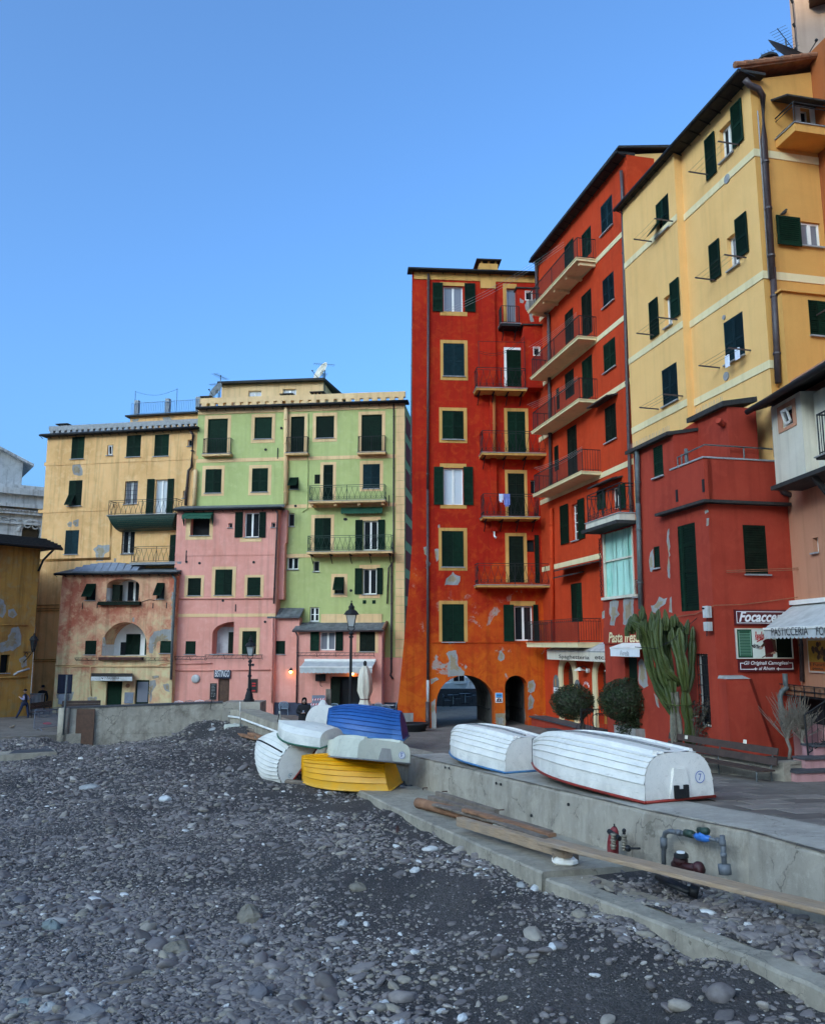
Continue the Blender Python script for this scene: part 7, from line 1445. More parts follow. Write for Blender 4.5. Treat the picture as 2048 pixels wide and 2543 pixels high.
boat3('yellow clinker dinghy upside down on the pebbles',hz(947,1966,-.62),hz(978,1943,-.52),hz(752,1944,-.60),.98,K=8,n=2.5,mat='boat yellow',trim='boat yellow',seam=('yellow seam shade',(.58,.24,.006)),tw=.84,rake=.28,lap=.04,stem=.9)
b4,tr=boat3('white clinker boat lying tilted beside the yellow dinghy',hz(701,1931,-.58),at(789,1884,29.9),at(668,1866,32.2),.95,K=10,n=2.2,mat='boat old white',tmat='boat white',trim='boatred',seam=('grey seam shade',(.45,.42,.37)),tw=.80,rake=.15,lap=.05,runner='iron',stem=.7);disc_logo(b4,-.12,.42,.2,.09,'a','boatgreen')
TLc,TRc=at(881,1886,27.5),at(1020,1899,27.0);b5,tr=boat3('cream flat bottomed boat with a grey patch resting on the yellow dinghy',TLc,TRc,(TLc+TRc)/2+(at(797,1879,30.0)-TLc),.70,bl=.86,K=2,n=5.5,mat='boat cream',trim='rubber',tw=.94,rake=.10,lap=.008,keel=False,skids=True,stem=.9);disc_logo(b5,-.09,-.62,.26,.12,'E','badgeblue');mb=MB();mb.hexa([(-.112,-.30,.03),(-.112,.22,.03),(-.06,.22,.03),(-.06,-.30,.03),(-.075,-.20,.42),(-.075,.10,.42),(-.02,.10,.42),(-.02,-.20,.42)]);mb.build('grey_patch',M['patch'],b5)
boat3('old white boat with green gunwale propped on the white clinker boat',at(804,1861,29.0),at(832,1836,30.4),at(690,1823,30.8),.56,K=3,n=3.0,mat='boat old white',trim='boatgreen',tw=.85,rake=.12,lap=.008,keel=False,stem=.9)
boat3('bright blue clinker boat with violet stern behind the boat pile',at(975,1838,31.5),at(1001,1827,32.9),at(812,1811,32.6),1.02,K=9,n=2.3,mat='boat blue',seam=('dark blue seam shade',(.003,.05,.2)),tmat='purple',trim='boatblue',tw=.8,rake=.3,lap=.04,stem=.75)
q=at(757,1810,34.0);boat3('small white hull standing behind the wrapped crates',q,at(846,1808,34.4),q+Vector((.4,2.6,.05)),1.0,K=1,n=2.6,mat='boat white',trim='boat white',tw=.9,lap=.0,keel=False,rake=.1)
# ================================================================== PLANKS, PIPES AND DEBRIS ALONG THE WALL
m,t,b=newmat('raw timber');co=coords(t);oi=t.nodes.new('ShaderNodeObjectInfo');wv=noise(t,coords(t,(1.2,14,14)),2.2,6,.6,.5);n1=noise(t,co,2.5,5,.6);kn=nd(t,'ShaderNodeTexVoronoi',Scale=1.7);t.links.new(co,kn.inputs['Vector'])
c=mix(t,ramp(t,wv,.35,.68),(.44,.29,.18),(.27,.17,.10));c=mix(t,mth(t,'MULTIPLY',ramp(t,n1,.45,.7),.5),c,(.27,.22,.18));c=mix(t,ramp(t,kn.outputs['Distance'],.05,.10,(1,1,1,1),(0,0,0,1)),c,(.17,.07,.03));t.links.new(c,b.inputs['Base Color']);b.inputs['Roughness'].default_value=.85;bump(t,b,wv,.3,.01);M['timber']=m
M['logwood']=simple('reddish log',(.30,.14,.075),.85,.4,3,bs=.5);M['oldwood']=simple('old grey brown wood',(.20,.15,.115),.9,.4,4,bs=.4);M['darkwood']=simple('dark stained wood',(.07,.04,.03),.75,.4,5)
def plank(label,a,b_,wd,ht,mat,name='timber_plank',round_=False,cat='plank',grp='timber lying along the sea wall'):
 a=Vector(a);b_=Vector(b_);d=b_-a;L=d.length;yaw=math.atan2(d.y,d.x);pit=-math.asin(d.z/L);t=None;mb=MB()
 if round_:
  N=14;mb.tube([(L*i/N,random.uniform(-.015,.015),random.uniform(-.015,.015))for i in range(N+1)],[wd*random.uniform(.93,1.05)for i in range(N+1)],12)
 else:
  N=10;base=0
  for i in range(N+1):
   j=lambda:random.uniform(-.006,.006);x=L*i/N;c_=.012
   for(y,z)in((-wd/2,-ht/2+c_),(-wd/2,ht/2-c_),(-wd/2+c_,ht/2),(wd/2-c_,ht/2),(wd/2,ht/2-c_),(wd/2,-ht/2+c_),(wd/2-c_,-ht/2),(-wd/2+c_,-ht/2)):mb.v.append((x,y+j(),z+j()))
  for i in range(N):
   for k in range(8):q=i*8+k;r_=i*8+(k+1)%8;mb.f.append((q,r_,r_+8,q+8))
  mb.f+=[tuple(range(8))[::-1],tuple(N*8+k for k in range(8))]
 o=mb.build(name,M[mat],None,loc=(0,0,0),smooth=round_);o.location=a;o.rotation_euler=(0,pit,yaw);tag(o,label,cat,grp);return o
gr=lambda x,y,off:gp(*zp('r',x,y),off)
plank('long pale knotted plank reaching to the right edge in front of the pipes',gr(520,590,-.52),gr(1800,900,-.62),.34,.075,'timber')
plank('thick square beam with a dark end resting on a white block',gr(160,505,-.72),gr(625,640,-.70),.20,.20,'timber')
plank('reddish brown round log beside the sea wall',gr(-20,425,-.80),gr(300,505,-.80),.14,.2,'logwood','log',True,'log')
plank('narrow brown beam leaning on the wall above the log',gr(35,405,-.66),gr(545,560,-.72),.2,.15,'oldwood');plank('thin dark plank closest to the wall face',gr(62,388,-.62),gr(318,468,-.66),.14,.16,'oldwood')
plank('short pale grey board lying across the beams',gr(292,498,-.66),gr(520,575,-.62),.2,.05,'oldwood');plank('small white painted offcut under the grey board',gr(310,520,-.74),gr(378,545,-.74),.12,.04,'white')
plank('broad weathered grey board lying on the ledge beside the thick beam',gr(60,432,-.70),gr(470,548,-.70),.30,.06,'oldwood');plank('warped brown board resting on top of the broad grey board',gr(180,455,-.60),gr(560,565,-.64),.18,.07,'logwood')
plank('dark stub of timber under the long plank',gr(560,655,-.82),gr(672,655,-.80),.18,.12,'oldwood')
mb=MB();p=gr(612,675,-.88);mb.ball((0,0,0),.27,.16,.10,8,5,.08);o=mb.build('foam_block',M['white'],None,loc=(0,0,0));o.location=p;o.rotation_euler=(0,0,-.4);tag(o,'white foam block propping the thick beam','block')
M['bluevalve']=simple('blue valve',(.015,.16,.48),.45,.2,6);M['pvc']=simple('grey plastic pipe',(.13,.14,.15),.5,.25,6,dirt=(.4,(.07,.065,.06)));M['hydred']=simple('faded red paint',(.24,.02,.025),.6,.4,6,dirt=(.6,(.12,.09,.08)));M['hydrdark']=simple('dark red black enamel',(.05,.012,.012),.5,.4,6);M['brass']=simple('dull brass',(.28,.24,.18),.5,.3,8,metal=.4);M['blackrub']=simple('black rubber',(.012,.012,.013),.55,.3,6)
def onwall(x,y,out):  # point in front of the wall face seen at a pixel of zone r
 X_,Y_=zp('r',x,y);r_=ray(X_,Y_);o_=WO[0]+nW*out;tt=nW.dot(o_-CAM)/nW.dot(r_);return CAM+r_*tt
pv=thing('water_pipes','grey plastic water pipes with a blue meter body on the sea wall','pipework',onwall(1200,640,.1));P=lambda x,y,w_=.16:onwall(x,y,w_)
mb=MB();mb.tube([P(1040,690),P(1040,575),P(1045,555),P(1065,547),P(1105,555)],.042,10);mb.tube([P(1105,555),P(1285,590)],.03,10);mb.tube([P(1292,565),P(1302,700)],.042,10);mb.build('pipe',M['pvc'],pv,smooth=True)
for(x0,y0,x1,y1,r_)in((1040,620,1040,575,.062),(1098,553,1112,556,.055),(1120,556,1130,558,.045),(1292,585,1294,610,.055),(1297,640,1299,660,.052),(1300,690,1306,735,.10),(1270,585,1282,590,.045)):mb=MB();mb.tube([P(x0,y0),P(x1,y1)],r_,10);mb.build('pipe_collar',M['pvc'],pv,smooth=True)
mb=MB();mb.tube([P(1135,555,.17),P(1165,562,.17)],.065,10);mb.build('valve_cap',M['irongreen'],pv,smooth=True);mb=MB();mb.tube([P(1193,545,.17),P(1228,548,.17)],.06,10);mb.build('valve_cap',M['irongreen'],pv,smooth=True)
mb=MB();mb.tube([P(1176,568,.17),P(1190,571,.17),P(1218,577,.17),P(1238,580,.17)],[.04,.072,.072,.04],12);mb.ball(P(1208,565,.17),.075);mb.build('blue_meter',M['bluevalve'],pv,smooth=True)
hy=thing('standpipe','red and metal standpipe valves standing against the sea wall','standpipe',onwall(830,650,.15));mb=MB();mb.tube([P(820,690,.3),P(820,600,.3),P(825,545,.3),P(828,530,.3)],[.11,.11,.09,.04],10);mb.build('red_body',M['hydred'],hy,smooth=True)
for(x,y0,y1,r_)in((822,625,555,.055),(868,630,560,.055)):
 mb=MB();n=6
 for i in range(n):ya=y0+(y1-y0)*i/n;mb.tube([P(x,ya,.46),P(x,ya+(y1-y0)/n*.7,.46)],r_*(1 if i%2 else .8),10)
 mb.build('brass_body',M['brass'],hy,smooth=True)
mb=MB();mb.tube([P(828,535,.3),P(825,515,.3)],.015,6);mb.tube([P(868,560,.46),P(868,540,.46)],.03,6);mb.ball(P(868,545,.46),.04);mb.tube([P(880,622,.46),P(935,622,.46)],.022,6);mb.ball(P(885,622,.46),.06);mb.tube([P(803,548,.4),P(850,580,.4)],.05,8);mb.build('handle',M['blackrub'],hy)
mt=thing('water_meter','dark round water meter with a white dial lid on the gravel','meter',onwall(1130,690,.3));mb=MB();mb.tube([P(1085,690,.4),P(1205,715,.4)],.07,10);mb.ball(P(1112,675,.4),.13,rz=.1);mb.ball(P(1190,705,.4),.10);mb.build('meter_body',M['hydrdark'],mt,smooth=True);mb=MB();q=P(1115,660,.46);mb.lathe([(.12,0),(.12,.05),(.08,.08)],12,q);mb.build('lid',M['blackrub'],mt);mb=MB();mb.lathe([(.07,0.08),(.07,.1)],10,q+Vector((-.02,-.05,.0)));mb.build('dial',M['signwhite'],mt)
hp_=thing('black_hoses','bundle of black ribbed hoses under the long plank','hose',gr(1100,790,-.85));mb=MB()
for k_ in range(3):mb.tube([gr(1010+8*k_,745+7*k_,-.86+.03*k_),gr(1080,768+8*k_,-.84),gr(1150,800+6*k_,-.88)],.045,8)
mb.build('hose',M['blackrub'],hp_,smooth=True);mb=MB();mb.tube([gr(1150,800,-.86),gr(1190,815,-.9)],.1,10);mb.build('coupling',M['blackrub'],hp_,smooth=True)
for k_,(x,y)in enumerate(((98,272),(115,275),(318,340),(338,345),(630,432),(470,480))):
 q=onwall(x,y,.05);mb=MB();mb.tube([q,q+nW*.03],.035,8);mb.build('drain_hole',M['dark'],sw)
for(x,y)in((20,360),(105,375),(350,455)):q=onwall(x,y,.05);mb=MB();mb.tube([q,q+nW*.16,q+nW*.16-Vector((0,0,.14))],.018,5);mb.build('rusty_hook',M['boxrust'],sw)
def rodthing(name,label,cat,pts,r_,mat,grp=None):
 mb=MB();mb.tube(pts,r_,7);o=mb.build(name,M[mat],None,loc=pts[0],smooth=True);return tag(o,label,cat,grp)
rodthing('plastic_tube','short dark green plastic tube stuck in the sand below the slab','tube',[hz(1322,2290,-.6),hz(1338,2250,-.38)],.09,'irongreen');rodthing('rusty_rod','rusty iron stub standing upright in the pebbles','iron stub',[hz(987,2115,-.75),hz(987,2078,-.72)+Vector((0,-.25,.28))],.045,'boxrust')
rodthing('driftwood_stick','long curved brown driftwood stick near the bottom left corner','stick',[hz(180,2490,-.70),hz(260,2450,-.68),hz(330,2442,-.67),hz(385,2434,-.70)],.05,'oldwood');rodthing('driftwood_stick','short dark twig beneath the pale rock, bottom left','stick',[hz(110,2520,-.70),hz(165,2497,-.68)],.035,'oldwood');rodthing('driftwood_stick','thin pale stick on the grey pebbles left of the dinghies','stick',[hz(330,1966,-.8),hz(363,1965,-.8)],.03,'timber')
rodthing('drift_board','short grey board lying under the white clinker boat','board',[hz(680,1938,-.62),hz(775,1948,-.62)],.09,'oldwood');rodthing('drift_board','small ochre block of wood left of the white clinker boat','board',[hz(650,1852,-.35),hz(672,1860,-.38)],.1,'timber')
wood=[((570,1818),(650,1838)),((600,1800),(640,1832)),((640,1800),(690,1830)),((650,1792),(685,1825)),((620,1822),(690,1842)),((615,1812),(655,1818)),((585,1795),(622,1806))]
wl=['splintered plank at the left end of the driftwood heap','brown plank jutting left from the driftwood heap','long leaning beam on top of the driftwood heap','thin pole leaning on the quay edge in the driftwood heap','broad rusty brown board at the bottom of the driftwood heap','stubby block in the middle of the driftwood heap','grey upper board near the red float in the driftwood heap']
for(a,b_),lb,k_ in zip(wood,wl,range(7)):za=.05+.07*(k_%3);plank(lb,hz(*a,za),hz(*b_,-.05+.08*(k_%3)),.22,.12,('logwood','oldwood','oldwood','timber','logwood','oldwood','oldwood')[k_],'drift_plank',False,'plank','heap of driftwood by the quay edge')
p=hz(520,1780,.44);bt=thing('bucket','yellow orange bucket standing on the pebbles near the parapet wall','bucket',p,local=True);mb=MB();mb.lathe([(.15,0),(.19,.36),(.2,.37),(.17,.3)],12);mb.build('tub',M['boat yellow'],bt);mb=MB();mb.tube([(.18*math.cos(a),.0,.36+.16*math.sin(a))for a in[math.pi*k/8 for k in range(9)]],.01,4);mb.build('handle',M['iron'],bt)
rodthing('beach_pole','dark thin pole leaning beside the yellow bucket','pole',[hz(520,1772,.6),at(530,1718,39)],.02,'iron');rodthing('beach_pole','white upright stake in front of the quay edge','pole',[hz(597,1808,.2),at(596,1744,38.6)],.03,'white');rodthing('beach_pole','white stake leaning at the quay pipe','pole',[hz(698,1806,.1),at(694,1768,36)],.035,'white');rodthing('beach_pole','black rod leaning in front of the driftwood heap','pole',[hz(680,1835,-.1),at(698,1754,36)],.02,'iron')
p=hz(575,1816,.06);mb=MB();mb.tube([(-.35,0,0),(-.3,0,.0),(-.26,0,0),(.25,0,0),(.4,0,.05),(.55,0,.1)],[.18,.2,.2,.22,.16,.05],12);o=mb.build('plastic_can',M['boat cream'],None,smooth=True,loc=(0,0,0));o.location=p+Vector((0,0,.12));o.rotation_euler=(0,0,.25);tag(o,'dirty white plastic can lying on its side on the pebbles','can')
p=hz(601,1788,.35);mb=MB();mb.ball((0,0,0),.2);o=mb.build('float',simple('orange red float',(.55,.05,.015),.5,.2,5),None,smooth=True,loc=(0,0,0));o.location=p+Vector((0,0,.12));tag(o,'orange red float beside the quay edge','float')
p=hz(1769,2442,-.38);mb=MB();mb.box(-.06,.06,-.02,.02,0,.03);o=mb.build('bottle_cap',M['bluevalve'],None,loc=(0,0,0));o.location=p;tag(o,'tiny blue scrap of plastic on the dark sand','litter')
for k_ in range(5):
 a=hz(370+22*k_,1794-3*k_,.02+.05*k_);b_=hz(452+6*k_,1784-2*k_,.22+.05*k_);plank(['pale','yellowish','grey','warped','topmost'][k_]+' scrap board of the stack under the parapet wall',a,b_,.16,.05,('oldwood','timber','oldwood','timber','oldwood')[k_],'scrap_board',False,'plank','boards under the parapet wall')
# ================================================================== STREET LAMPS
def street_lamp(label,base,h,s):
 t=thing('street_lamp',label,'street lamp',base,'street lamps on the square',local=True);lh=.95*s
 mb=MB();mb.lathe([(.30*s,0),(.30*s,.10),(.24*s,.14),(.20*s,.35),(.13*s,.55),(.15*s,.60),(.10*s,.68)],12);mb.build('base',M['iron'],t,smooth=False)
 mb=MB();hp=h-lh-.35*s;mb.lathe([(.085*s,.68),(.075*s,1.2),(.11*s,1.24),(.11*s,1.30),(.07*s,1.34),(.055*s,hp-.35),(.10*s,hp-.3),(.10*s,hp-.24),(.05*s,hp-.2),(.12*s,hp-.1),(.06*s,hp)],10);mb.build('post',M['iron'],t,smooth=False)
 z=hp;mb=MB()
 for k in range(4):a=math.pi/4+k*math.pi/2;mb.tube([(.03*math.cos(a),.03*math.sin(a),z),(.2*s*math.cos(a),.2*s*math.sin(a),z+.1*s),(.17*s*math.cos(a),.17*s*math.sin(a),z+.22*s)],.016,5)
 mb.build('lantern_bracket',M['iron'],t);z+=.2*s;r0,r1=.16*s,.30*s;mb=MB()
 mb.v=[(r*math.cos(math.pi/4+k*math.pi/2),r*math.sin(math.pi/4+k*math.pi/2),zz)for r,zz in((r0,z),(r1,z+.52*s))for k in range(4)];mb.f=[(k,(k+1)%4,4+(k+1)%4,4+k)for k in range(4)];mb.build('lantern_glass',M['lampglass'],t)
 mb=MB()
 for k in range(4):a=math.pi/4+k*math.pi/2;mb.tube([(r0*math.cos(a),r0*math.sin(a),z),(r1*math.cos(a),r1*math.sin(a),z+.52*s)],.018,5)
 for r,zz in((r0,z),(r1,z+.52*s)):mb.tube([(r*math.cos(math.pi/4+k*math.pi/2),r*math.sin(math.pi/4+k*math.pi/2),zz)for k in range(5)],.02,5)
 mb.build('lantern_frame',M['iron'],t);mb=MB();z2=z+.52*s;a4=math.pi/4
 mb.lathe([(r1*1.12,z2),(r1*.75,z2+.16*s),(r1*.42,z2+.22*s),(r1*.40,z2+.30*s),(r1*.5,z2+.32*s),(r1*.2,z2+.42*s),(r1*.22,z2+.46*s),(.02,z2+.52*s),(.035*s,z2+.56*s),(.01,z2+.62*s)],8);mb.build('lantern_cap',M['iron'],t);mb=MB();mb.lathe([(.05*s,z+.05),(.05*s,z+.2*s),(.02,z+.3*s)],8);mb.build('lamp_bulb',M['white'],t)
 return t
m,t,b=newmat('frosted lantern glass');b.inputs['Base Color'].default_value=(.55,.56,.54,1);b.inputs['Roughness'].default_value=.25;b.inputs['Alpha'].default_value=.55;M['lampglass']=m
p=at(618,1745,42.7);street_lamp('smaller black street lamp on the concrete plinth in front of the bistro',(p.x,p.y,BK[0].z),at(618,1579,42.7).z-BK[0].z,.92)
p=gp(869,1816);street_lamp('taller black street lamp rising behind the boat pile',p,at(869,1493,p.y).z-p.z,1.2)
# ================================================================== CAFE
M['chairblue']=simple('pale blue metal chair paint',(.30,.40,.47),.5,.15,6);M['tabletop']=simple('pale table top',(.42,.44,.45),.5,.2,6)
def chair_proto(label,loc,rz,mat='chairblue',cat='chair',grp='cafe chairs'):
 t=thing('cafe_chair',label,cat,loc,grp,local=True,rot=(0,0,rz));S_=M[mat]
 for(x,y)in((-.22,-.22),(.22,-.22),(-.24,.24),(.24,.24)):
  mb=MB();mb.tube([(x*1.15,y*1.15,0),(x,y,.44)],.016,5);mb.build('leg',S_,t)
 mb=MB();mb.box(-.25,.25,-.25,.25,.43,.46);mb.build('seat',S_,t);mb=MB();pts=[(-.27,.2,.46),(-.29,.27,.70),(-.2,.30,.84),(0,.31,.88),(.2,.30,.84),(.29,.27,.70),(.27,.2,.46)];mb.tube(pts,.02,6)
 for k in range(6):x=-.2+.08*k;mb.tube([(x,.24,.46),(x,.30,.84)],.011,4);mb.tube([(-.27,.25,.5+.058*k),(.27,.25,.5+.058*k)],.011,4)
 mb.build('backrest',S_,t);mb=MB()
 for s_ in(-1,1):mb.tube([(.27*s_,.24,.66),(.30*s_,0,.67),(.27*s_,-.22,.62),(.24*s_,-.23,.44)],.016,5)
 mb.build('armrest',S_,t);return t
def table_proto(label,loc,mat='tabletop',grp='cafe tables'):
 t=thing('cafe_table',label,'table',loc,grp,local=True);mb=MB();mb.box(-.38,.38,-.38,.38,.71,.74);mb.build('tabletop',M[mat],t);mb=MB();mb.tube([(0,0,0),(0,0,.71)],.035,8);mb.build('pedestal',M['chairblue'],t);mb=MB();mb.box(-.3,.3,-.03,.03,0,.04);mb.box(-.03,.03,-.3,.3,.04,.08);mb.build('foot',M['iron'],t);return t
C0=None;T0=None
spots=[((666,1776),3.1,'chair on the left of the first cafe table, back to the sea'),((704,1778),3.25,'chair on the right of the first cafe table, back to the sea'),((662,1764),0.1,'far left chair of the first cafe table by the pink wall'),((716,1765),-.2,'far right chair of the first cafe table by the pink wall'),((776,1778),3.0,'chair half hidden by the hooded person'),
         ((828,1784),3.3,'chair behind the white hull, turned to the cafe door'),((848,1778),-1.5,'chair in front of the dark cafe door'),((890,1790),2.9,'chair right of the tall lamp post'),((905,1778),.3,'far chair right of the tall lamp post'),((880,1770),.1,'chair against the cafe door right of the lamp'),((946,1782),2.6,'chair left of the last cafe table'),((958,1790),3.1,'chair with its back to the blue boat at the last cafe table'),((972,1778),-1.4,'chair right of the last cafe table by the orange wall')]
for q,rz,lb in spots:
 p=gp(*q);lb2='pale blue metal '+lb
 if C0 is None:C0=chair_proto(lb2,p,rz)
 else:copy_tree(C0,p,rz,lb2)
for k_,(x,tone,lb)in enumerate(((448,'signwhite','leftmost white'),(473,'greyink','grey brown'),(496,'signwhite','second white'),(520,'greyink','rightmost grey brown'))):
 q=at(x,1745,44.5+.3*k_)
 for z_ in range(3):
  o=chair_proto(('topmost','middle','lowest')[2-z_]+' chair of the '+lb+' stack behind the parapet wall',(q.x,q.y,-.25+.27*z_),math.pi+.1*k_,tone,grp='stacked chairs behind the parapet wall')
for q,lb in(((686,1772),'square cafe table between the left hand chairs'),((797,1775),'square cafe table behind the hooded person'),((866,1784),'square cafe table left of the closed parasol'),((962,1782),'square cafe table by the orange wall')):
 p=gp(*q)
 if T0 is None:T0=table_proto(lb,p)
 else:copy_tree(T0,p,0,lb)
for(x,y,lb)in((688,1756,'brown menu box on the first cafe table'),(777,1752,'brown menu box on the second cafe table')):
 p=gp(x,y+17);mb=MB();mb.box(-.1,.1,-.05,.05,0,.22);o=mb.build('menu_box',M['darkwood'],None,loc=(0,0,0));o.location=(p.x,p.y,gz(p.y)+.742);tag(o,lb,'menu box')
p=gp(905,1800);pr=thing('closed_parasol','closed cream parasol wrapped round its pole by the cafe door','parasol',p,local=True);hp=at(905,1648,p.y).z-p.z;mb=MB();mb.tube([(0,0,0),(0,0,hp)],.035,8);mb.ball((0,0,hp),.1,rz=.16);mb.build('pole',M['iron'],pr);mb=MB();prof=[(.5,.12),(.40,.3),(.30,.36),(.24,.42),(.40,.55),(.38,.75),(.26,.9),(.12,.96)];n=28
for(r_,zf)in prof:
 for k in range(n):a=2*math.pi*k/n;rr=r_*(1+.16*math.sin(7*a+3*zf)+.06*math.sin(13*a))*.95;mb.v.append((rr*math.cos(a),rr*math.sin(a),hp*zf))
for i in range(len(prof)-1):
 for k in range(n):a=i*n+k;b_=i*n+(k+1)%n;mb.f.append((a,b_,b_+n,a+n))
mb.build('canopy',M['palebox'],pr,smooth=True);mb=MB();mb.tube([(.27*math.cos(a),.27*math.sin(a),hp*.415)for a in[k*.5 for k in range(14)]],.025,5);mb.build('tie_strap',M['darkred'],pr)
# crates wrapped in warning tape on a post
p=gp(808,1846);M['cratetape']=simple('red warning tape',(.5,.03,.05),.6,.1,5);cs=thing('post','grey timber post standing behind the boats beside the crates','post',(p.x+.03,p.y,gz(p.y)));mb=MB();mb.box(p.x-.02,p.x+.2,p.y,p.y+.2,gz(p.y)-.2,at(812,1712,p.y).z);mb.build('post_shaft',M['oldwood'],cs)
zc=at(800,1812,p.y).z;lbs=['lowest wrapped grey crate on the post','second wrapped grey crate from the bottom','third wrapped grey crate from the bottom','wrapped grey crate below the topmost','topmost wrapped grey crate on the post'];ztop=at(800,1726,p.y).z;hcr=(ztop-zc)/5
for i in range(5):
 j=random.uniform(-.05,.05);cx=at(796,1780,p.y).x+j-.08;t=thing('plastic_crate',lbs[i],'crate',(cx,p.y-.25,zc+hcr*i),'crates wrapped in tape',local=True,rot=(0,0,random.uniform(-.2,.2)));wd=.27
 if i<2:t.location.x+=.22
 mb=MB();h=hcr*.96;mb.box(-wd,wd,-.2,.2,.0,.04)
 for(x0,x1,y0,y1)in((-wd,wd,-.2,-.17),(-wd,wd,.17,.2),(-wd,-wd+.03,-.17,.17),(wd-.03,wd,-.17,.17)):mb.box(x0,x1,y0,y1,.04,h)
 mb.build('crate_body',M['lead'],t);mb=MB();z=h*(.3+.3*(i%2));mb.hexa([(-wd-.004,-.206,z),(wd+.004,-.206,z+.03),(wd+.004,-.202,z+.03),(-wd-.004,-.202,z),(-wd-.004,-.206,z+.07),(wd+.004,-.206,z+.10),(wd+.004,-.202,z+.10),(-wd-.004,-.202,z+.07)]);tp=mb.build('tape',M['signwhite'],t);mb=MB()
 for k in range(5):x=-wd+2*wd*(k+.2)/5;mb.hexa([(x,-.209,z+.004),(x+.06,-.209,z+.004),(x+.06,-.2065,z+.004),(x,-.2065,z+.004),(x+.03,-.209,z+.09),(x+.09,-.209,z+.09),(x+.09,-.2065,z+.09),(x+.03,-.2065,z+.09)])
 mb.build('tape_stripe',M['cratetape'],tp)
# black tub on the piazza before the arch
p=gp(1030,1826);mb=MB();mb.lathe([(.30,0),(.46,.12),(.60,.42),(.70,.52),(.70,.57),(.60,.55),(.45,.3),(.2,.2)],20);o=mb.build('iron_tub',M['blackrub'],None,smooth=True,loc=(0,0,0));o.location=p;tag(o,'round black tub at the foot of the orange wall','tub')
# ================================================================== PEOPLE
M['coat']=simple('black cloth',(.010,.010,.012),.9,.3,6);M['navycloth']=simple('navy cloth',(.02,.024,.045),.9,.3,6);M['jean']=simple('dark blue denim',(.022,.035,.075),.9,.3,8);M['lilac']=simple('lilac sleeve cloth',(.34,.32,.46),.9,.2,6);M['skinp']=simple('skin tone',(.50,.28,.20),.6,.1,6,bs=0);M['shoe']=simple('shoe rubber',(.10,.10,.10),.6,.3,6)
def skin_body(name,joints,edges,mat,parent,root=0,sub=2):
 me=bpy.data.meshes.new(name);me.from_pydata([j[0]for j in joints],edges,[]);o=bpy.data.objects.new(name,me);COL.objects.link(o);o.parent=parent;WL[o.name]=Vector((0,0,0));o.modifiers.new('skin','SKIN');o.modifiers.new('sub','SUBSURF').levels=sub;o.modifiers['sub'].render_levels=sub
 if not me.skin_vertices:
  bpy.context.view_layer.objects.active=o;bpy.ops.mesh.customdata_skin_add()
 for i,j in enumerate(joints):
  r_=j[1]if isinstance(j[1],tuple)else(j[1],j[1]);me.skin_vertices[0].data[i].radius=r_;me.skin_vertices[0].data[i].use_root=(i==root)
 me.materials.append(mat);dg=bpy.context.evaluated_depsgraph_get();m2=bpy.data.meshes.new_from_object(o.evaluated_get(dg));o.modifiers.clear();o.data=m2;m2.polygons.foreach_set('use_smooth',[True]*len(m2.polygons));return o
def head(t,c,yaw,s=1.0,hair=None,cap=None):
 mb=MB();mb.ball((c[0],c[1],c[2]),.075*s,.092*s,.118*s,14,10);hd=mb.build('head',M['skinp'],t,smooth=True);f_=Vector((math.cos(yaw),math.sin(yaw),0));r_=Vector((-f_.y,f_.x,0));c=Vector(c)
 mb=MB();mb.tube([c+f_*.085*s+Vector((0,0,.015)),c+f_*.115*s-Vector((0,0,.022))],[.008,.016],6)
 for k in(-1,1):mb.ball(c+r_*.078*k*s,.014,.02,.028,6,4)
 mb.build('nose_and_ears',M['skinp'],hd,smooth=True);mb=MB()
 for k in(-1,1):mb.ball(c+f_*.086*s+r_*.032*k+Vector((0,0,.018)),.010,n=6,m=4)
 mb.box(*[q for q in((c+f_*.09).x-.012,(c+f_*.09).x+.012,(c+f_*.09).y-.02,(c+f_*.09).y+.02,c.z-.058,c.z-.05)]);mb.build('eyes_and_mouth',M['coat'],hd)
 return hd
def hand(t,w_,d_,side,yaw):
 w_=Vector(w_);d_=Vector(d_).normalized();mb=MB();s_=d_.cross(Vector((0,0,1)));s_=s_.normalized()if s_.length>.1 else Vector((1,0,0));mb.tube([w_,w_+d_*.09],[.028,.036],8)
 for k in range(4):a=w_+d_*.085+s_*(-.027+.018*k);L=(.06,.07,.075,.058)[k];mb.tube([a,a+d_*L*.6-Vector((0,0,.008)),a+d_*L-Vector((0,0,.03))],[.009,.0085,.007],6)
 a=w_+d_*.03+s_*.03*side;mb.tube([a,a+s_*.03*side+d_*.03,a+s_*.035*side+d_*.06],[.012,.010,.008],6);mb.build('hand',M['skinp'],t,smooth=True)
# walking man: he strides towards the left edge, looking at something in his raised hand
p=gp(58,1789);wm=thing('person','person in a dark cap and black vest striding past the barriers with a hand raised','person',p,local=True);s=1.0
J=[((0,0,.95),(.15,.11)),((0,0,1.2),(.16,.11)),((0.02,0,1.42),(.17,.10)),((.0,0,1.55),(.06,.06)),((-.06,-.10,.92),.10),((-.20,-.12,.50),.075),((-.38,-.12,.10),.05),((-.52,-.12,.05),.04),((.10,.10,.92),.10),((.16,.12,.50),.075),((.22,.12,.09),.05),((.10,.12,.04),.04)]
skin_body('lower_body',[J[0],J[4],J[5],J[6],J[8],J[9],J[10]],[(0,1),(1,2),(2,3),(0,4),(4,5),(5,6)],M['jean'],wm);skin_body('torso',[((0,0,.93),(.15,.12)),((0,0,1.2),(.155,.115)),((.0,0,1.4),(.17,.11)),((-.01,0,1.52),(.065,.065)),((0,-.2,1.4),.065),((0,.2,1.4),.065)],[(0,1),(1,2),(2,3),(2,4),(2,5)],M['navycloth'],wm)
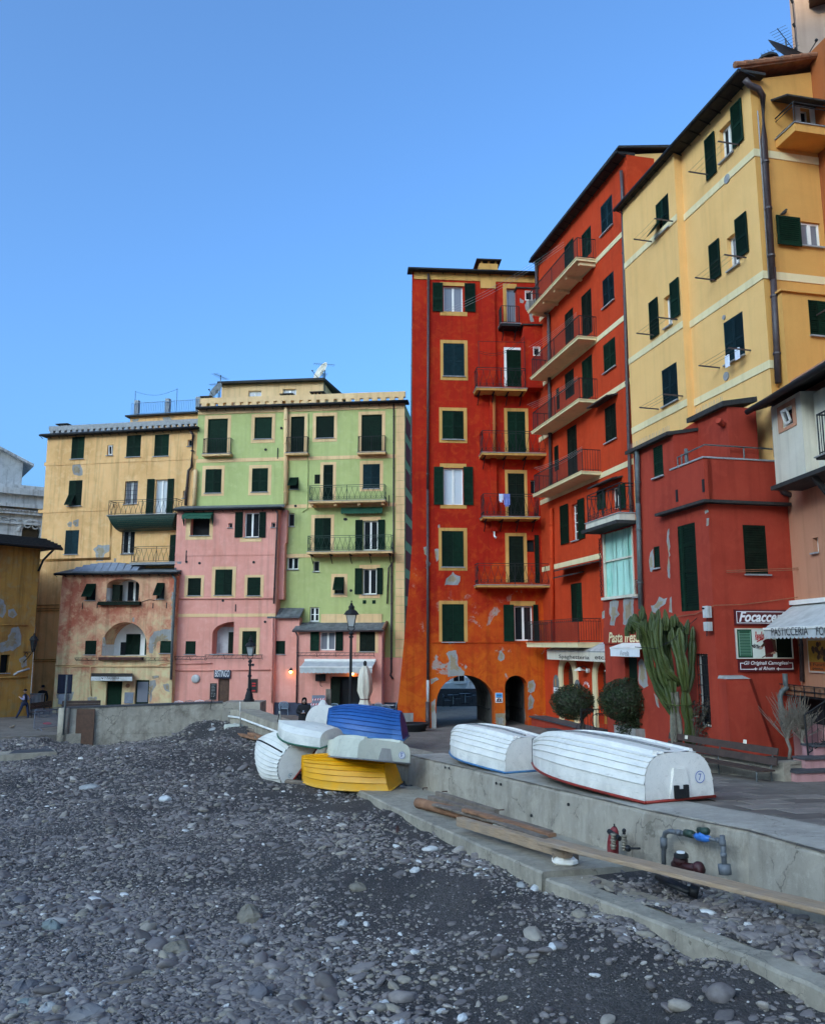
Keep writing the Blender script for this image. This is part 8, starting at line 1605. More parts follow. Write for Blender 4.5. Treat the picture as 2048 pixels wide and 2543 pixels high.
skin_body('sleeve',[((0,-.20,1.41),.068),((.10,-.30,1.18),.055),((-.13,-.28,1.27),.045)],[(0,1),(1,2)],M['lilac'],wm);skin_body('sleeve',[((0,.20,1.41),.068),((.12,.28,1.16),.055),((-.08,.24,1.22),.045)],[(0,1),(1,2)],M['lilac'],wm)
hand(wm,(-.13,-.28,1.28),(-.6,.2,.5),1,0);hand(wm,(-.08,.24,1.22),(-.7,-.2,.4),-1,0);hd=head(wm,(-.02,0,1.66),math.pi-.3);mb=MB();mb.ball((-.01,0,1.70),.092,.10,.085,12,8);mb.hexa([(-.09,-.07,1.70),(-.09,.07,1.70),(-.20,.06,1.685),(-.20,-.06,1.685),(-.09,-.07,1.715),(-.09,.07,1.715),(-.20,.06,1.695),(-.20,-.06,1.695)]);mb.build('cap',M['coat'],wm,smooth=False)
for(x,y,z,k)in((-.44,-.12,.08,.35),(.16,.12,.05,0)):mb=MB();mb.tube([(x+.10,y,z+.0),(x,y,z),(x-.12,y,z-.02+k*.1),(x-.17,y,z-.02+k*.15)],[.045,.055,.05,.03],8);mb.build('shoe',M['shoe'],wm,smooth=True)
# hooded person looking at a phone
p=gp(754,1826);hp=thing('person','person in a long black hooded coat looking down at a phone','person',p,local=True)
skin_body('coat',[((0,0,.10),(.34,.26)),((0,0,.55),(.32,.24)),((0,0,1.0),(.28,.2)),((0,0,1.32),(.25,.16)),((0,0,1.46),(.13,.12)),((-.24,.02,1.36),.10),((-.33,-.06,1.08),.09),((-.10,-.24,1.05),.055),((.24,.02,1.36),.10),((.33,-.06,1.08),.09),((.08,-.24,1.05),.06)],[(0,1),(1,2),(2,3),(3,4),(3,5),(5,6),(6,7),(3,8),(8,9),(9,10)],M['coat'],hp)
head(hp,(0,-.04,1.58),-math.pi/2,.95);mb=MB();n=14;prof=[(-.10,.135,1.44),(-.14,.13,1.54),(-.145,.125,1.64),(-.10,.12,1.72),(-.02,.08,1.77)]
mb.v=[];
for(yf,r_,z)in prof:
 for k in range(n):a=math.pi*(-.12+1.24*k/(n-1));mb.v.append((r_*math.cos(a),.03+(.13 if z<1.7 else .1)*math.sin(a)+yf*.35,z))
for i in range(len(prof)-1):
 for k in range(n-1):a=i*n+k;mb.f.append((a,a+1,a+n+1,a+n))
mb.v.append((0,.02,1.80));q=len(mb.v)-1
for k in range(n-1):mb.f.append(((len(prof)-1)*n+k,(len(prof)-1)*n+k+1,q))
mb.build('hood',M['coat'],hp,smooth=True);hand(hp,(-.09,-.25,1.05),(.5,-.4,.2),1,0);hand(hp,(.08,-.25,1.05),(-.4,-.5,.2),-1,0);mb=MB();mb.hexa([(-.04,-.36,1.06),(.04,-.36,1.06),(.04,-.33,1.06),(-.04,-.33,1.06),(-.04,-.31,1.19),(.04,-.31,1.19),(.04,-.30,1.19),(-.04,-.30,1.19)]);mb.build('phone',M['lead'],hp)
# person half hidden behind the wrapped cabinet, with the cabinet itself
p=gp(84,1776);mb=MB();cb_=thing('street_cabinet','pale scuffed street cabinet behind the walking person','cabinet',p,local=True);mb.box(-.45,.45,-.25,.25,0,1.25);mb.build('cabinet_body',M['church'],cb_);mb=MB();mb.box(-.48,.48,-.28,.28,1.25,1.3);mb.build('lid',M['stone'],cb_);mb=MB();mb.box(-.4,.4,-.262,-.252,.1,1.15);mb.build('door',M['church'],cb_)
p2=thing('person','person in a black coat and brimmed hat standing behind the street cabinet','person',(p.x+.15,p.y+.7,gz(p.y+.7)),local=True);skin_body('coat',[((0,0,.1),(.2,.17)),((0,0,.6),(.2,.16)),((0,0,1.05),(.19,.14)),((0,0,1.38),(.2,.12)),((0,0,1.5),(.07,.07)),((-.22,0,1.36),.08),((-.30,0,1.05),.07),((-.28,-.05,.80),.05),((.22,0,1.36),.08),((.32,0,1.05),.07),((.30,-.05,.80),.05)],[(0,1),(1,2),(2,3),(3,4),(3,5),(5,6),(6,7),(3,8),(8,9),(9,10)],M['coat'],p2)
head(p2,(0,-.02,1.62),-math.pi/2-.4);mb=MB();mb.lathe([(.17,1.66),(.17,1.675),(.10,1.69),(.095,1.78),(.05,1.80)],14,(0,-.02,0));mb.build('hat',M['coat'],p2);hand(p2,(-.28,-.05,.8),(0,-.1,-1),1,0);hand(p2,(.30,-.05,.8),(0,-.1,-1),-1,0)
# ================================================================== LEFT SQUARE: barriers, benches, pole
def barrier(label,loc,rz,fine=False):
 t=thing('crowd_barrier',label,'barrier',loc,'steel crowd barriers',local=True,rot=(0,0,rz));mb=MB();W_=2.1;mb.tube([(-W_/2,0,.15),(-W_/2,0,1.0),(-W_/2+.1,0,1.08),(W_/2-.1,0,1.08),(W_/2,0,1.0),(W_/2,0,.15),(-W_/2,0,.15)],.022,6);mb.build('frame',M['lead'],t);mb=MB();n=28 if fine else 17
 for i in range(1,n):x=-W_/2+W_*i/n;mb.tube([(x,0,.15),(x,0,1.08)],.009,4)
 if fine:
  for i in range(1,12):z=.15+.93*i/12;mb.tube([(-W_/2,0,z),(W_/2,0,z)],.008,4)
 mb.build('bars',M['lead'],t)
 for x in(-.75,.75):mb=MB();mb.tube([(x,-.3,0),(x,-.05,.12),(x,.05,.12),(x,.3,0)],.02,5);mb.build('foot',M['lead'],t)
 return t
br0=barrier('steel crowd barrier at the far left edge',gp(12,1775),.1);copy_tree(br0,gp(36,1778),-.15,'steel crowd barrier with a white notice, behind the walking person');mb=MB();p=gp(40,1778);mb.box(-.12,.12,-.03,-.025,.45,.85);o=mb.build('paper_notice',M['signwhite'],None,loc=(0,0,0));o.location=(p.x,p.y-.12,p.z);tag(o,'white paper notice tied to a crowd barrier','notice')
p=gp(125,1812);barrier('fine mesh barrier standing end on beside the thin pole',p,1.15,True)
mb=MB();p=gp(117,1802);mb.ball((0,0,.08),.3,.2,.08,8,4,.3);o=mb.build('red_tape',M['cratetape'],None,loc=(0,0,0));o.location=p;tag(o,'tangle of red warning tape on the paving by the mesh barrier','tape')
def bench(label,loc,rz,L,mat='darkwood',slats=((0,.44,3),),legm='iron',lean=.12,back=(.62,.95),grp='benches'):
 t=thing('park_bench',label,'bench',loc,grp,local=True,rot=(0,0,rz))
 for k in range(3):mb=MB();y=-.2+.15*k;mb.box(0,L,y,y+.13,.43,.47);mb.build('seat_slat',M[mat],t)
 for(z0,z1)in((back[0]-.03,back[0]+.145),(back[1]-.175,back[1])):mb=MB();k=lambda z:.25+lean*(z-.47);mb.hexa([(0,k(z0),z0),(L,k(z0),z0),(L,k(z0)+.04,z0),(0,k(z0)+.04,z0),(0,k(z1),z1),(L,k(z1),z1),(L,k(z1)+.04,z1),(0,k(z1)+.04,z1)]);mb.build('back_slat',M[mat],t)
 n=max(2,int(L/1.2))
 for i in range(n):
  x=.2+(L-.4)*i/(n-1);mb=MB();mb.tube([(x,-.2,0),(x,-.17,.43)],.022,6);mb.tube([(x,.31,0),(x,.29,.43),(x,.33+lean*.45,back[1]-.04)],.022,6);mb.bar((x,-.19,.42),(x,.24,.42),.03,.03);mb.build('leg_frame',M[legm],t)
 return t
pa,pb2=gp(85,1789),gp(150,1778);bench('black slatted bench on the left square beside the walking person',pa,math.atan2(pb2.y-pa.y,pb2.x-pa.x),2.4);pa=gp(150,1782);bench('second black slatted bench behind the thin pole',pa,.25,2.2)
pl_=gp(157,1826);rodthing('sign_pole','thin grey pole at the end of the parapet wall','pole',[pl_,Vector((pl_.x,pl_.y,at(160,1677,pl_.y).z))],.05,'greypipe');p=gp(30,1812);mb=MB();mb.tube([(-.16,0,.10),(-.05,0,.13),(.05,0,.16),(.12,0,.22),(.18,0,.23)],[.02,.07,.07,.03,.012],8);o=mb.build('pigeon',M['oldwood'],None,smooth=True,loc=(0,0,0));o.location=p;tag(o,'brown pigeon on the paving of the left square','bird')
# ================================================================== RIGHT TERRACE: planter, bench, plants, railing, steps
pp=[gp(1640,1903),gp(1735,1917),gp(1948,1942)];M['soil']=simple('dark soil',(.03,.025,.02),.95,.4,8,bs=.6);pk=thing('planter_wall','long low concrete planter in front of the brick red house','planter',pp[1]);mb=MB();hgt=.46
dP=(pp[2]-pp[0]);dP.z=0;dP.normalize();nP=Vector((-dP.y,dP.x,0));nP=nP if nP.y>0 else-nP;a,b_=pp[0]-dP*.2,pp[2]
def lowwall(mb,a,b_,th,h0,h1):q=Vector((-(b_-a).y,(b_-a).x,0)).normalized()*th;q=q if q.y>0 or(abs(q.y)<.3 and q.x>0)else-q;mb.hexa([(a.x,a.y,gz(a.y)-.2),(b_.x,b_.y,gz(b_.y)-.2),(b_.x+q.x,b_.y+q.y,gz(b_.y)-.2),(a.x+q.x,a.y+q.y,gz(a.y)-.2),(a.x,a.y,gz(a.y)+h0),(b_.x,b_.y,gz(b_.y)+h1),(b_.x+q.x,b_.y+q.y,gz(b_.y)+h1),(a.x+q.x,a.y+q.y,gz(a.y)+h0)])
lowwall(mb,a,b_,.22,hgt,hgt);mb.build('planter_front',M['conc'],pk);mb=MB();lowwall(mb,b_-dP*.22+nP*.22,b_-dP*.22+nP*1.6,.22,hgt,hgt);mb.build('planter_end',M['conc'],pk);mb=MB();A_,B_=a+nP*.2,b_-dP*.2+nP*.2;mb.quad((A_.x,A_.y,gz(A_.y)+.36),(B_.x,B_.y,gz(B_.y)+.36),(B_.x+nP.x*1.6,B_.y+nP.y*1.6,gz(B_.y)+.40),(A_.x+nP.x*1.6,A_.y+nP.y*1.6,gz(A_.y)+.40));mb.build('soil',M['soil'],pk)
b0=gp(1655,1908)-nP*.45;b1=gp(1930,1945)-nP*.1;L=(gp(1925,1940)-gp(1660,1906)).length;p0=gp(1662,1908)-nP*.32;bench('long brown slatted bench in front of the planter',(p0.x,p0.y,gz(p0.y)+.03),math.atan2(dP.y,dP.x),L,'darkwood',legm='greypipe',lean=.22,back=(.60,.98))
for(x,lb)in((1711,'small pale sticker on the left half of the long bench back'),(1853,'small pale sticker on the right half of the long bench back')):
 tt=(x-1662)/(1925-1662)*L*1.02;q=p0+dP*tt;t=thing('sticker',lb,'sticker',(q.x,q.y,gz(q.y)+.90),local=True,rot=(0,0,math.atan2(dP.y,dP.x)));mb=MB();mb.hexa([(-.06,.32,-.04),(.06,.32,-.04),(.06,.326,-.04),(-.06,.326,-.04),(-.06,.338,.06),(.06,.338,.06),(.06,.344,.06),(-.06,.344,.06)]);mb.build('label_plate',M['palebox'],t)
# --- foliage
def leafmat(name,cols,rough=.5):
 m,t,b=newmat(name);gi=t.nodes.new('ShaderNodeNewGeometry');c=mix(t,gi.outputs['Random Per Island'],cols[0],cols[1]);c=mix(t,ramp(t,noise(t,coords(t),3.0,4,.6),.45,.62),c,cols[2]);t.links.new(c,b.inputs['Base Color']);b.inputs['Roughness'].default_value=rough;b.inputs['Specular IOR Level'].default_value=.35;M[name]=m
leafmat('clipped leaf',((.012,.026,.008),(.040,.062,.020),(.026,.026,.012)));leafmat('red brown leaf',((.05,.03,.02),(.09,.05,.035),(.05,.05,.02)));M['bark']=simple('grey brown bark',(.11,.09,.07),.9,.4,10,bs=.5);M['barkpale']=simple('pale bark',(.22,.18,.14),.9,.4,10,bs=.5)
def leaves(c,rx,ry,rz,n,sz,shell=.64,lump=.08):
 mb=MB();c=Vector(c)
 for i in range(n):
  v=Vector((random.gauss(0,1),random.gauss(0,1),random.gauss(0,1))).normalized();k=(shell+(1-shell)*random.random()**.5)*(1+lump*math.sin(v.x*5+v.z*7)*math.sin(v.y*6+2));p=c+Vector((v.x*rx,v.y*ry,v.z*rz))*k
  u=Vector((random.gauss(0,1),random.gauss(0,1),random.gauss(0,.6))).normalized();w_=(v+.8*Vector((random.gauss(0,1),random.gauss(0,1),random.gauss(0,1))).normalized()).cross(u).normalized();s_=sz*random.uniform(.6,1.25);mb.quad(p-u*s_,p+w_*s_*.5,p+u*s_,p-w_*s_*.5)
 return mb
def topiary(label,base,ctr,rx,rz,trunk,n,sz):
 t=thing('topiary_tree',label,'tree',base,'round clipped trees');leaves(ctr,rx,rx*.9,rz,n,sz).build('crown',M['clipped leaf'],t);mb=MB();mb.ball(ctr,rx*.68,rx*.6,rz*.66,14,10,.08);mb.build('inner_twigs',M['bark'],t)
 for pts,r_ in trunk:mb=MB();mb.tube(pts,r_,8);mb.build('trunk',M['bark'],t,smooth=True)
 return t
pt1=gp(1452,1862);c1=at(1421,1745,pt1.y-.1);rx=.5*106/F*pt1.y;topiary('smaller round clipped tree with a leaning trunk before the spaghetteria',(pt1.x,pt1.y,gz(pt1.y)),c1,rx,rx*.82,[([pt1,pt1+Vector((-.05,0,.6)),c1+Vector((.35,0,-rx*.6)),c1+Vector((.1,0,.1))],[.09,.075,.065,.05])],11000,.034)
pt2=gp(1588,1880);c2=at(1555,1740,pt2.y-.1);rx2=.5*134/F*pt2.y;topiary('larger round clipped tree with forked trunk below the pasta sign',(pt2.x,pt2.y,gz(pt2.y)),c2,rx2,rx2*.80,[([pt2,pt2+Vector((.0,0,.7)),pt2+Vector((-.12,0,1.2)),c2+Vector((.2,0,-.2))],[.10,.09,.07,.05]),([pt2+Vector((.0,0,.55)),pt2+Vector((-.30,.05,1.3)),c2+Vector((-.1,0,-.1))],[.07,.05,.04]),([pt2+Vector((.0,0,.7)),pt2+Vector((.02,.05,1.6)),c2+Vector((.4,0,.1))],[.07,.055,.04])],15000,.034)
leaves(at(1565,1800,pt2.y-.25),.55,.5,.5,1400,.045,.2).build('hanging_crown',M['clipped leaf'],bpy.data.objects['topiary_tree.001'])
# --- cactus: ribbed columns
m,t,b=newmat('cactus skin');co=coords(t);n1=noise(t,co,1.2,5,.6);n2_=noise(t,co,14,5,.65);c=mix(t,ramp(t,n1,.35,.65),(.026,.046,.009),(.072,.090,.017));c=mix(t,mth(t,'MULTIPLY',ramp(t,n2_,.52,.7),.6),c,(.11,.10,.045));t.links.new(c,b.inputs['Base Color']);b.inputs['Roughness'].default_value=.55;bump(t,b,n2_,.25,.02);M['cactus']=m;M['cork']=simple('corky cactus base',(.17,.15,.11),.9,.4,8,bs=.5)
pcx=gp(1690,1893);yc=24.9;ct=thing('candelabra_cactus','tall many armed candelabra cactus tied against the brick red house','cactus',(at(1690,1880,yc).x,yc,gz(yc)));a_=lambda x,y,dy=0:at(*zp('i',x,y),yc+dy)
def ribbed(mb,pts,r_,ribs=5,tw=0.0,tip=True):
 pts=[Vector(p)for p in pts];Q=[]
 for i in range(len(pts)-1):
  n=max(2,int((pts[i+1]-pts[i]).length/.12))
  for k in range(n):Q.append(pts[i]+(pts[i+1]-pts[i])*(k/n))
 Q.append(pts[-1])
 for _ in range(3):Q=[Q[0]]+[(Q[i-1]+Q[i]*2+Q[i+1])/4 for i in range(1,len(Q)-1)]+[Q[-1]]
 base=len(mb.v);n=ribs*4;seg=random.randint(6,9)
 for i,p in enumerate(Q):
  d=(Q[min(i+1,len(Q)-1)]-Q[max(0,i-1)]).normalized();x=d.cross(Vector((.3,1,.1))).normalized();y=d.cross(x);pin=1-.30*abs(math.cos(math.pi*i/seg))**5;end=max(.22,math.sqrt(min(1,(len(Q)-1-i)/2.2)))if tip else 1
  for k in range(n):th=2*math.pi*k/n;q=abs(math.cos(th*ribs/2));rr=r_*(.50+.62*q**1.6)*pin*end*(1+.05*math.sin(i*2.1));mb.v.append(tuple(p+x*math.cos(th+tw)*rr+y*math.sin(th+tw)*rr))
 for i in range(len(Q)-1):
  for k in range(n):a=base+i*n+k;b_=base+i*n+(k+1)%n;mb.f.append((a,b_,b_+n,a+n))
 mb.f.append(tuple(base+(len(Q)-1)*n+k for k in range(n)))
for pts,r_,rb in(([(885,1085,0),(880,940),(868,820),(858,740)],.17,6),([(958,1085,.1),(955,940),(935,820),(930,720)],.15,5)):
 mb=MB();ribbed(mb,[a_(*q)for q in pts],r_,rb,.3,False);mb.build('stem',M['cork']if r_>.16 else M['cactus'],ct)
arms=[([(872,860,0),(840,760),(790,620),(760,500),(745,420),(740,350),(735,300)],.15),([(868,880,.1),(760,700,.15),(725,590,.15),(705,470,.1),(680,380),(640,345),(605,335)],.13),([(862,740,-.1),(850,640,-.1),(815,560,-.1),(790,500,-.1)],.13),([(930,730,-.1),(905,600,-.15),(885,520,-.1),(862,430),(855,380)],.14),([(930,720,-.1),(925,600,-.2),(905,480,-.2),(900,420,-.15),(895,370,-.1)],.13),([(940,740,0),(965,640,.1),(970,500,.1),(972,420,.1),(975,365,.1)],.12),([(890,700,0),(875,660,-.2),(820,640,-.15),(800,560,-.2),(775,470,-.2),(770,400,-.15),(780,300,-.1)],.13),([(872,880,.2),(850,790,.25),(760,660,.3),(720,560,.3)],.11),([(735,470,.1),(700,380,.1),(690,300,.1),(683,262,.1)],.12),([(720,560,.2),(690,450,.25),(655,380,.25),(648,290,.2)],.11),([(890,560,.2),(930,470,.3),(925,390,.3),(935,340,.3)],.10),([(855,640,.3),(830,520,.4),(825,420,.4),(830,310,.35)],.11),([(820,560,.4),(800,450,.45),(808,350,.4),(812,290,.35)],.10),([(870,500,.3),(880,420,.35),(868,330,.35),(872,290,.3)],.10)]
for k_,(pts,r_)in enumerate(arms):
 mb=MB();ribbed(mb,[a_(*q)for q in pts],r_*.95,5,random.random());mb.build('arm',M['cactus'],ct)
 if k_ in(1,3,6,8,9,10):dx=(-16,14)[k_%2];mb=MB();ribbed(mb,[a_(q[0]+dx*(i_+1)/len(pts)*1.6,q[1]+10,(q[2]if len(q)>2 else 0)+.16)for i_,q in enumerate(pts[len(pts)//2-1:])],r_*.68,5,random.random());mb.build('arm',M['cactus'],ct)
random.seed(21)
tips=[(605,335),(735,300),(683,262),(648,290),(780,280),(830,300),(855,360),(895,350),(935,335),(975,360),(812,285),(872,285),(760,330),(700,320),(625,330),(910,380),(840,390),(885,410),(770,375),(665,340)]
for k_,(x,y)in enumerate(tips):
 for j in range(2 if k_%2 else 3):
  mb=MB();x0,y0=x+random.uniform(-14,14),y+random.uniform(10,60);dy=random.uniform(-.1,.35);ribbed(mb,[a_(x0,y0+random.uniform(25,55),dy),a_(x0+random.uniform(-8,8),y0,dy),a_(x0+random.uniform(-12,12),y0-random.uniform(20,45),dy)],random.uniform(.07,.11),5,random.random());mb.build('offset_shoot',M['cactus'],ct)
mb=MB();mb.tube([a_(640,480,-.1),a_(760,490,-.25),a_(860,440,-.25),a_(1000,310,.2)],.012,5);mb.build('tie_rope',M['blackrub'],ct);mb=MB();mb.tube([a_(800,805,-.2),a_(880,818,-.25),a_(960,815,-.15),a_(975,812,.1)],.02,5);mb.build('tie_rope',M['cactus'],ct)
# --- reddish shrub and the bare pruned shrubs
ps=C1.W(C1.px('x',1742,1700)[0],0,.45);sh=thing('red_shrub','sparse reddish leaved shrub right of the cactus','shrub',(ps.x,ps.y,gz(ps.y)+.38));mb=MB();tipsl=[]
for k_ in range(26):
 x,y=random.choice(((1055,840),(1075,790),(1090,770),(1000,800),(1040,930),(1130,960),(1160,945),(1020,960),(1080,900),(1150,1000),(990,830),(1100,980)));q=at(*zp('i',x+random.uniform(-22,22),y+random.uniform(-22,22)),ps.y+random.uniform(-.25,.3));b_=Vector((ps.x,ps.y,gz(ps.y)+.38));mb.tube([b_,b_+(q-b_)*.5+Vector((random.uniform(-.08,.08),0,.1)),q],[.015,.01,.005],5);tipsl+=[q,b_+(q-b_)*.75]
mb.build('twig',M['bark'],sh);L_mb=MB()
for q in tipsl:
 for _ in range(11):L2=leaves(q,.16,.16,.16,1,.055,.1);n=len(L_mb.v);L_mb.v+=L2.v;L_mb.f+=[tuple(i+n for i in f_)for f_ in L2.f]
L_mb.build('leaves',M['red brown leaf'],sh)
for(x0,lb,pts0)in((1908,'bare pruned twiggy shrub left of the pair by the planter end',(1910,1880)),(1945,'bare pruned twiggy shrub right of the pair, with a crooked pale trunk',(1945,1900))):
 q0=gp(x0,1928)+nP*.75;base=Vector((q0.x,q0.y,gz(q0.y)+.38));t=thing('pruned_shrub',lb,'shrub',base,'pruned shrubs by the planter end');zz=zp('n',0,0)
 mb=MB();trunk=[base,base+Vector((.06,0,.3)),base+Vector((-.02,0,.55)),base+Vector((.05,0,.8))];mb.tube(trunk,[.05,.045,.05,.06],7);mb.build('trunk',M['barkpale'],t,smooth=True);mb=MB()
 for k in range(90):a=trunk[random.choice((2,3,3))];d_=Vector((random.gauss(0,.33),random.gauss(0,.25),random.uniform(.35,1.0)));mid=a+d_*.45+Vector((random.uniform(-.05,.05),0,0));mb.tube([a,mid,a+d_+Vector((random.uniform(-.06,.06),0,0))],[.012,.008,.004],4,False);mb.tube([mid,mid+Vector((random.uniform(-.2,.2),random.uniform(-.1,.1),random.uniform(.1,.3)))],[.006,.003],4,False)
 mb.build('twig',M['barkpale'],t)
# --- wrought railing with scrolls before the steps, and potted climber
rl=thing('scroll_railing','black wrought iron railing with scrolls between the two clipped trees','railing',gp(1500,1868));vx=lambda x,y,dy=0:at(*zp('v',x,y),gp(1500,1868).y+dy);mb=MB()
for x in(590,985,1220):mb.tube([vx(x,1395 if x>1000 else 1330),vx(x,930 if x<1000 else 960)],.025,6)
for(xa,xb,yt,yb2)in((590,985,935,1280),(800,1220,1000,1340)):
 mb.tube([vx(xa,yt),vx(xb,yt)],.018,5);mb.tube([vx(xa,yb2),vx(xb,yb2-20)],.018,5);n=10
 for i in range(n):x=xa+(xb-xa)*(i+.5)/n;mb.tube([vx(x,yt),vx(x,yb2-10)],.009,4);mb.tube([vx(x+11*math.cos(a),yb2-22+12*math.sin(a))for a in[j*.9 for j in range(7)]],.008,4);mb.tube([vx(x+11*math.cos(a),yt+18+12*math.sin(a))for a in[j*.9 for j in range(7)]],.008,4)
mb.tube([vx(800,1230),vx(760,1150),vx(745,1090),vx(760,1030),vx(810,1005),vx(900,1010)],.016,5);mb.tube([vx(525,1300),vx(530,1180),vx(545,1140),vx(575,1180),vx(585,1210)],.014,5);mb.build('ironwork',M['iron'],rl)
sr=thing('stair_railing','black iron stair railing with spiral scrolls at the right edge','railing',gp(2010,1925));yr_=gp(2000,1935).y+.2;nx_=lambda x,y,dy=0:at(*zp('n',x,y),yr_+dy);mb=MB();mb.tube([nx_(1110,1680),nx_(1065,1190)],.025,6);mb.tube([nx_(1065,1190),nx_(1290,1040),nx_(1500,900)],.022,6);mb.tube([nx_(1110,1595),nx_(1290,1470),nx_(1500,1330)],.02,6)
for i in range(6):x=1150+60*i;y1=1190-(x-1065)*.66+0;y0=1595-(x-1110)*.69;mb.tube([nx_(x-8,y1),nx_(x,y0)],.010,4);mb.tube([nx_(x-20+24*math.cos(a)*(1-a/9),y0-30+26*math.sin(a)*(1-a/9))for a in[j*.8 for j in range(9)]],.010,4)
mb.build('ironwork',M['iron'],sr)
stp=thing('terrace_steps','slate topped steps with pink risers at the right edge','steps',gp(2020,1945));q0=gp(1978,1943);q1=q0+d2*3.5
for i in range(3):
 off=-d1*(.36*i);a,b_=q0+off+d2*(.55*i),q1+off;z=gz(q0.y)+.26*i;w_=-d1*.45;mb=MB();mb.hexa([(p.x,p.y,z-.4)for p in(a,b_,b_+w_,a+w_)]+[(p.x,p.y,z+.21)for p in(a,b_,b_+w_,a+w_)]);s_=mb.build('riser',M['pinkwash'],stp);e_=d1*.06;mb=MB();mb.hexa([(p.x,p.y,z+.212)for p in(a+e_-d2*.04,b_+e_,b_+w_,a+w_-d2*.04)]+[(p.x,p.y,z+.26)for p in(a+e_-d2*.04,b_+e_,b_+w_,a+w_-d2*.04)]);mb.build('tread',M['slatedark'],stp)
# dark basement opening, pink wall and the terracotta trough above it
g=D1.off(.02);q=g.rect('n',830,985,1300,1262);u1_=q[1]+4;add_box(g,'basement_opening',(q[0],u1_,q[2],q[3]),.0,.03,'dark',D1.bld);g3=D1.off(.25);q3=g3.rect('n',850,1262,1300,1760);add_box(g3,'pink_parapet',(q3[0],u1_,-1,q[2]),-.25,.12,'pinkwash',D1.bld)
g2=D1.off(.45);tr=thing('window_trough','terracotta plant troughs in a black iron rack over the basement opening','plant trough',g2.W(*g2.px('n',1000,950),.1));mb=MB();q=g2.rect('n',755,868,1290,985)
for z in(q[2],(q[2]+q[3])/2,q[3]):mb.bar(g2.W(q[0],z,.25),g2.W(q[1]+2,z,.25),.02,.025);mb.bar(g2.W(q[0],z,-.4),g2.W(q[0],z,.25),.02,.025)
for i in range(10):u=q[0]+(q[1]+2-q[0])*i/9;mb.bar(g2.W(u,q[2],.25),g2.W(u,q[3],.25),.02,.02)
mb.build('rack',M['iron'],tr);n=5
for i in range(n):a,b_=q[0]+.05+(q[1]+2-q[0])*i/n,q[0]-.03+(q[1]+2-q[0])*(i+1)/n;mb=MB();g2.box(mb,a,b_,q[2]+.04,q[3]-.05,-.1,.22);mb.build('trough',M['terra'],tr)
# ================================================================== BEYOND THE ARCH: harbour terrace
jy=58
for k_,(x,y,rz,lb)in enumerate(((1110,1752,1.4,'dark metal chair at the left of the tables seen through the big archway'),(1135,1748,.3,'dark metal chair in the middle of the tables seen through the archway'),(1162,1742,2.8,'dark metal chair behind the tables seen through the archway'),(1178,1738,-1.5,'dark metal chair right of the tables seen through the archway'))):
 p=gp(x,y+4)
 if k_==0:DC=chair_proto(lb,p,rz,'blackrub',grp='dark chairs beyond the archway')
 else:copy_tree(DC,p,rz,lb,'dark chairs beyond the archway')
p=gp(1125,1752);DT=table_proto('dark square table seen through the big archway, left one',p,'blackrub','dark tables beyond the archway');p=gp(1155,1748);copy_tree(DT,p,.2,'dark square table seen through the big archway, right one','dark tables beyond the archway')
hb_=gp(1130,1729);qw=thing('harbour_wall','dark low harbour wall seen through the big archway','wall',(3,hb_.y,gz(hb_.y)));zt=at(1130,1711,hb_.y).z;mb=MB();mb.box(-4,12,hb_.y,hb_.y+.5,-4,zt);mb.build('wall_body',M['slatedark'],qw)
ml_=thing('harbour_glare_slab','pale mole across the harbour, seen bright through the big archway','glare slab',(6,90,0));mb=MB();mb.box(-6,22,hb_.y+14,hb_.y+60,-3.5,.55);mb.build('glare_slab_body',M['white'],ml_);mb=MB();mb.box(-6.1,22.1,hb_.y+13.9,hb_.y+14.4,-3.5,.75);mb.build('glare_slab_kerb',M['church'],ml_)  # added bright slab, stands for the glare on the harbour water
pw_=hb_.y+5;cq=at(1140,1700,pw_);mbt=thing('motor_boat','white cabin motor boat moored beyond the archway','boat',(cq.x,cq.y,cq.z));mb=MB();z0,z1=-2.9,cq.z;x0,x1=at(1085,1700,pw_).x,at(1165,1700,pw_).x
mb.hexa([(x0+.2,pw_-.4,z0),(x1-1.2,pw_-.4,z0),(x1-1.2,pw_+1.6,z0),(x0+.2,pw_+1.6,z0),(x0-.6,pw_-.7,z1),(x1,pw_+.3,z1+.25),(x1,pw_+.6,z1+.25),(x0-.6,pw_+1.9,z1)]);mb.build('hull',M['white'],mbt)
ca,cb2=at(1118,1698,pw_),at(1158,1676,pw_);mb=MB();mb.hexa([(ca.x,pw_-.1,z1),(cb2.x,pw_-.1,z1+.1),(cb2.x,pw_+1.3,z1+.1),(ca.x,pw_+1.3,z1),(ca.x+.1,pw_+.1,z1+1.1),(cb2.x-.25,pw_+.1,z1+1.2),(cb2.x-.25,pw_+1.2,z1+1.2),(ca.x+.1,pw_+1.2,z1+1.1)]);cbn=mb.build('cabin',M['white'],mbt)
for(a,b_)in((.2,.5),(.55,.85)):xa,xb=ca.x+(cb2.x-ca.x)*a,ca.x+(cb2.x-ca.x)*b_;mb=MB();mb.hexa([(xa,pw_-.08,z1+.3),(xb,pw_-.08,z1+.3),(xb,pw_-.02,z1+.3),(xa,pw_-.02,z1+.3),(xa,pw_+.05,z1+.95),(xb,pw_+.05,z1+.95),(xb,pw_+.1,z1+.95),(xa,pw_+.1,z1+.95)]);mb.build('window',M['glass'],cbn)
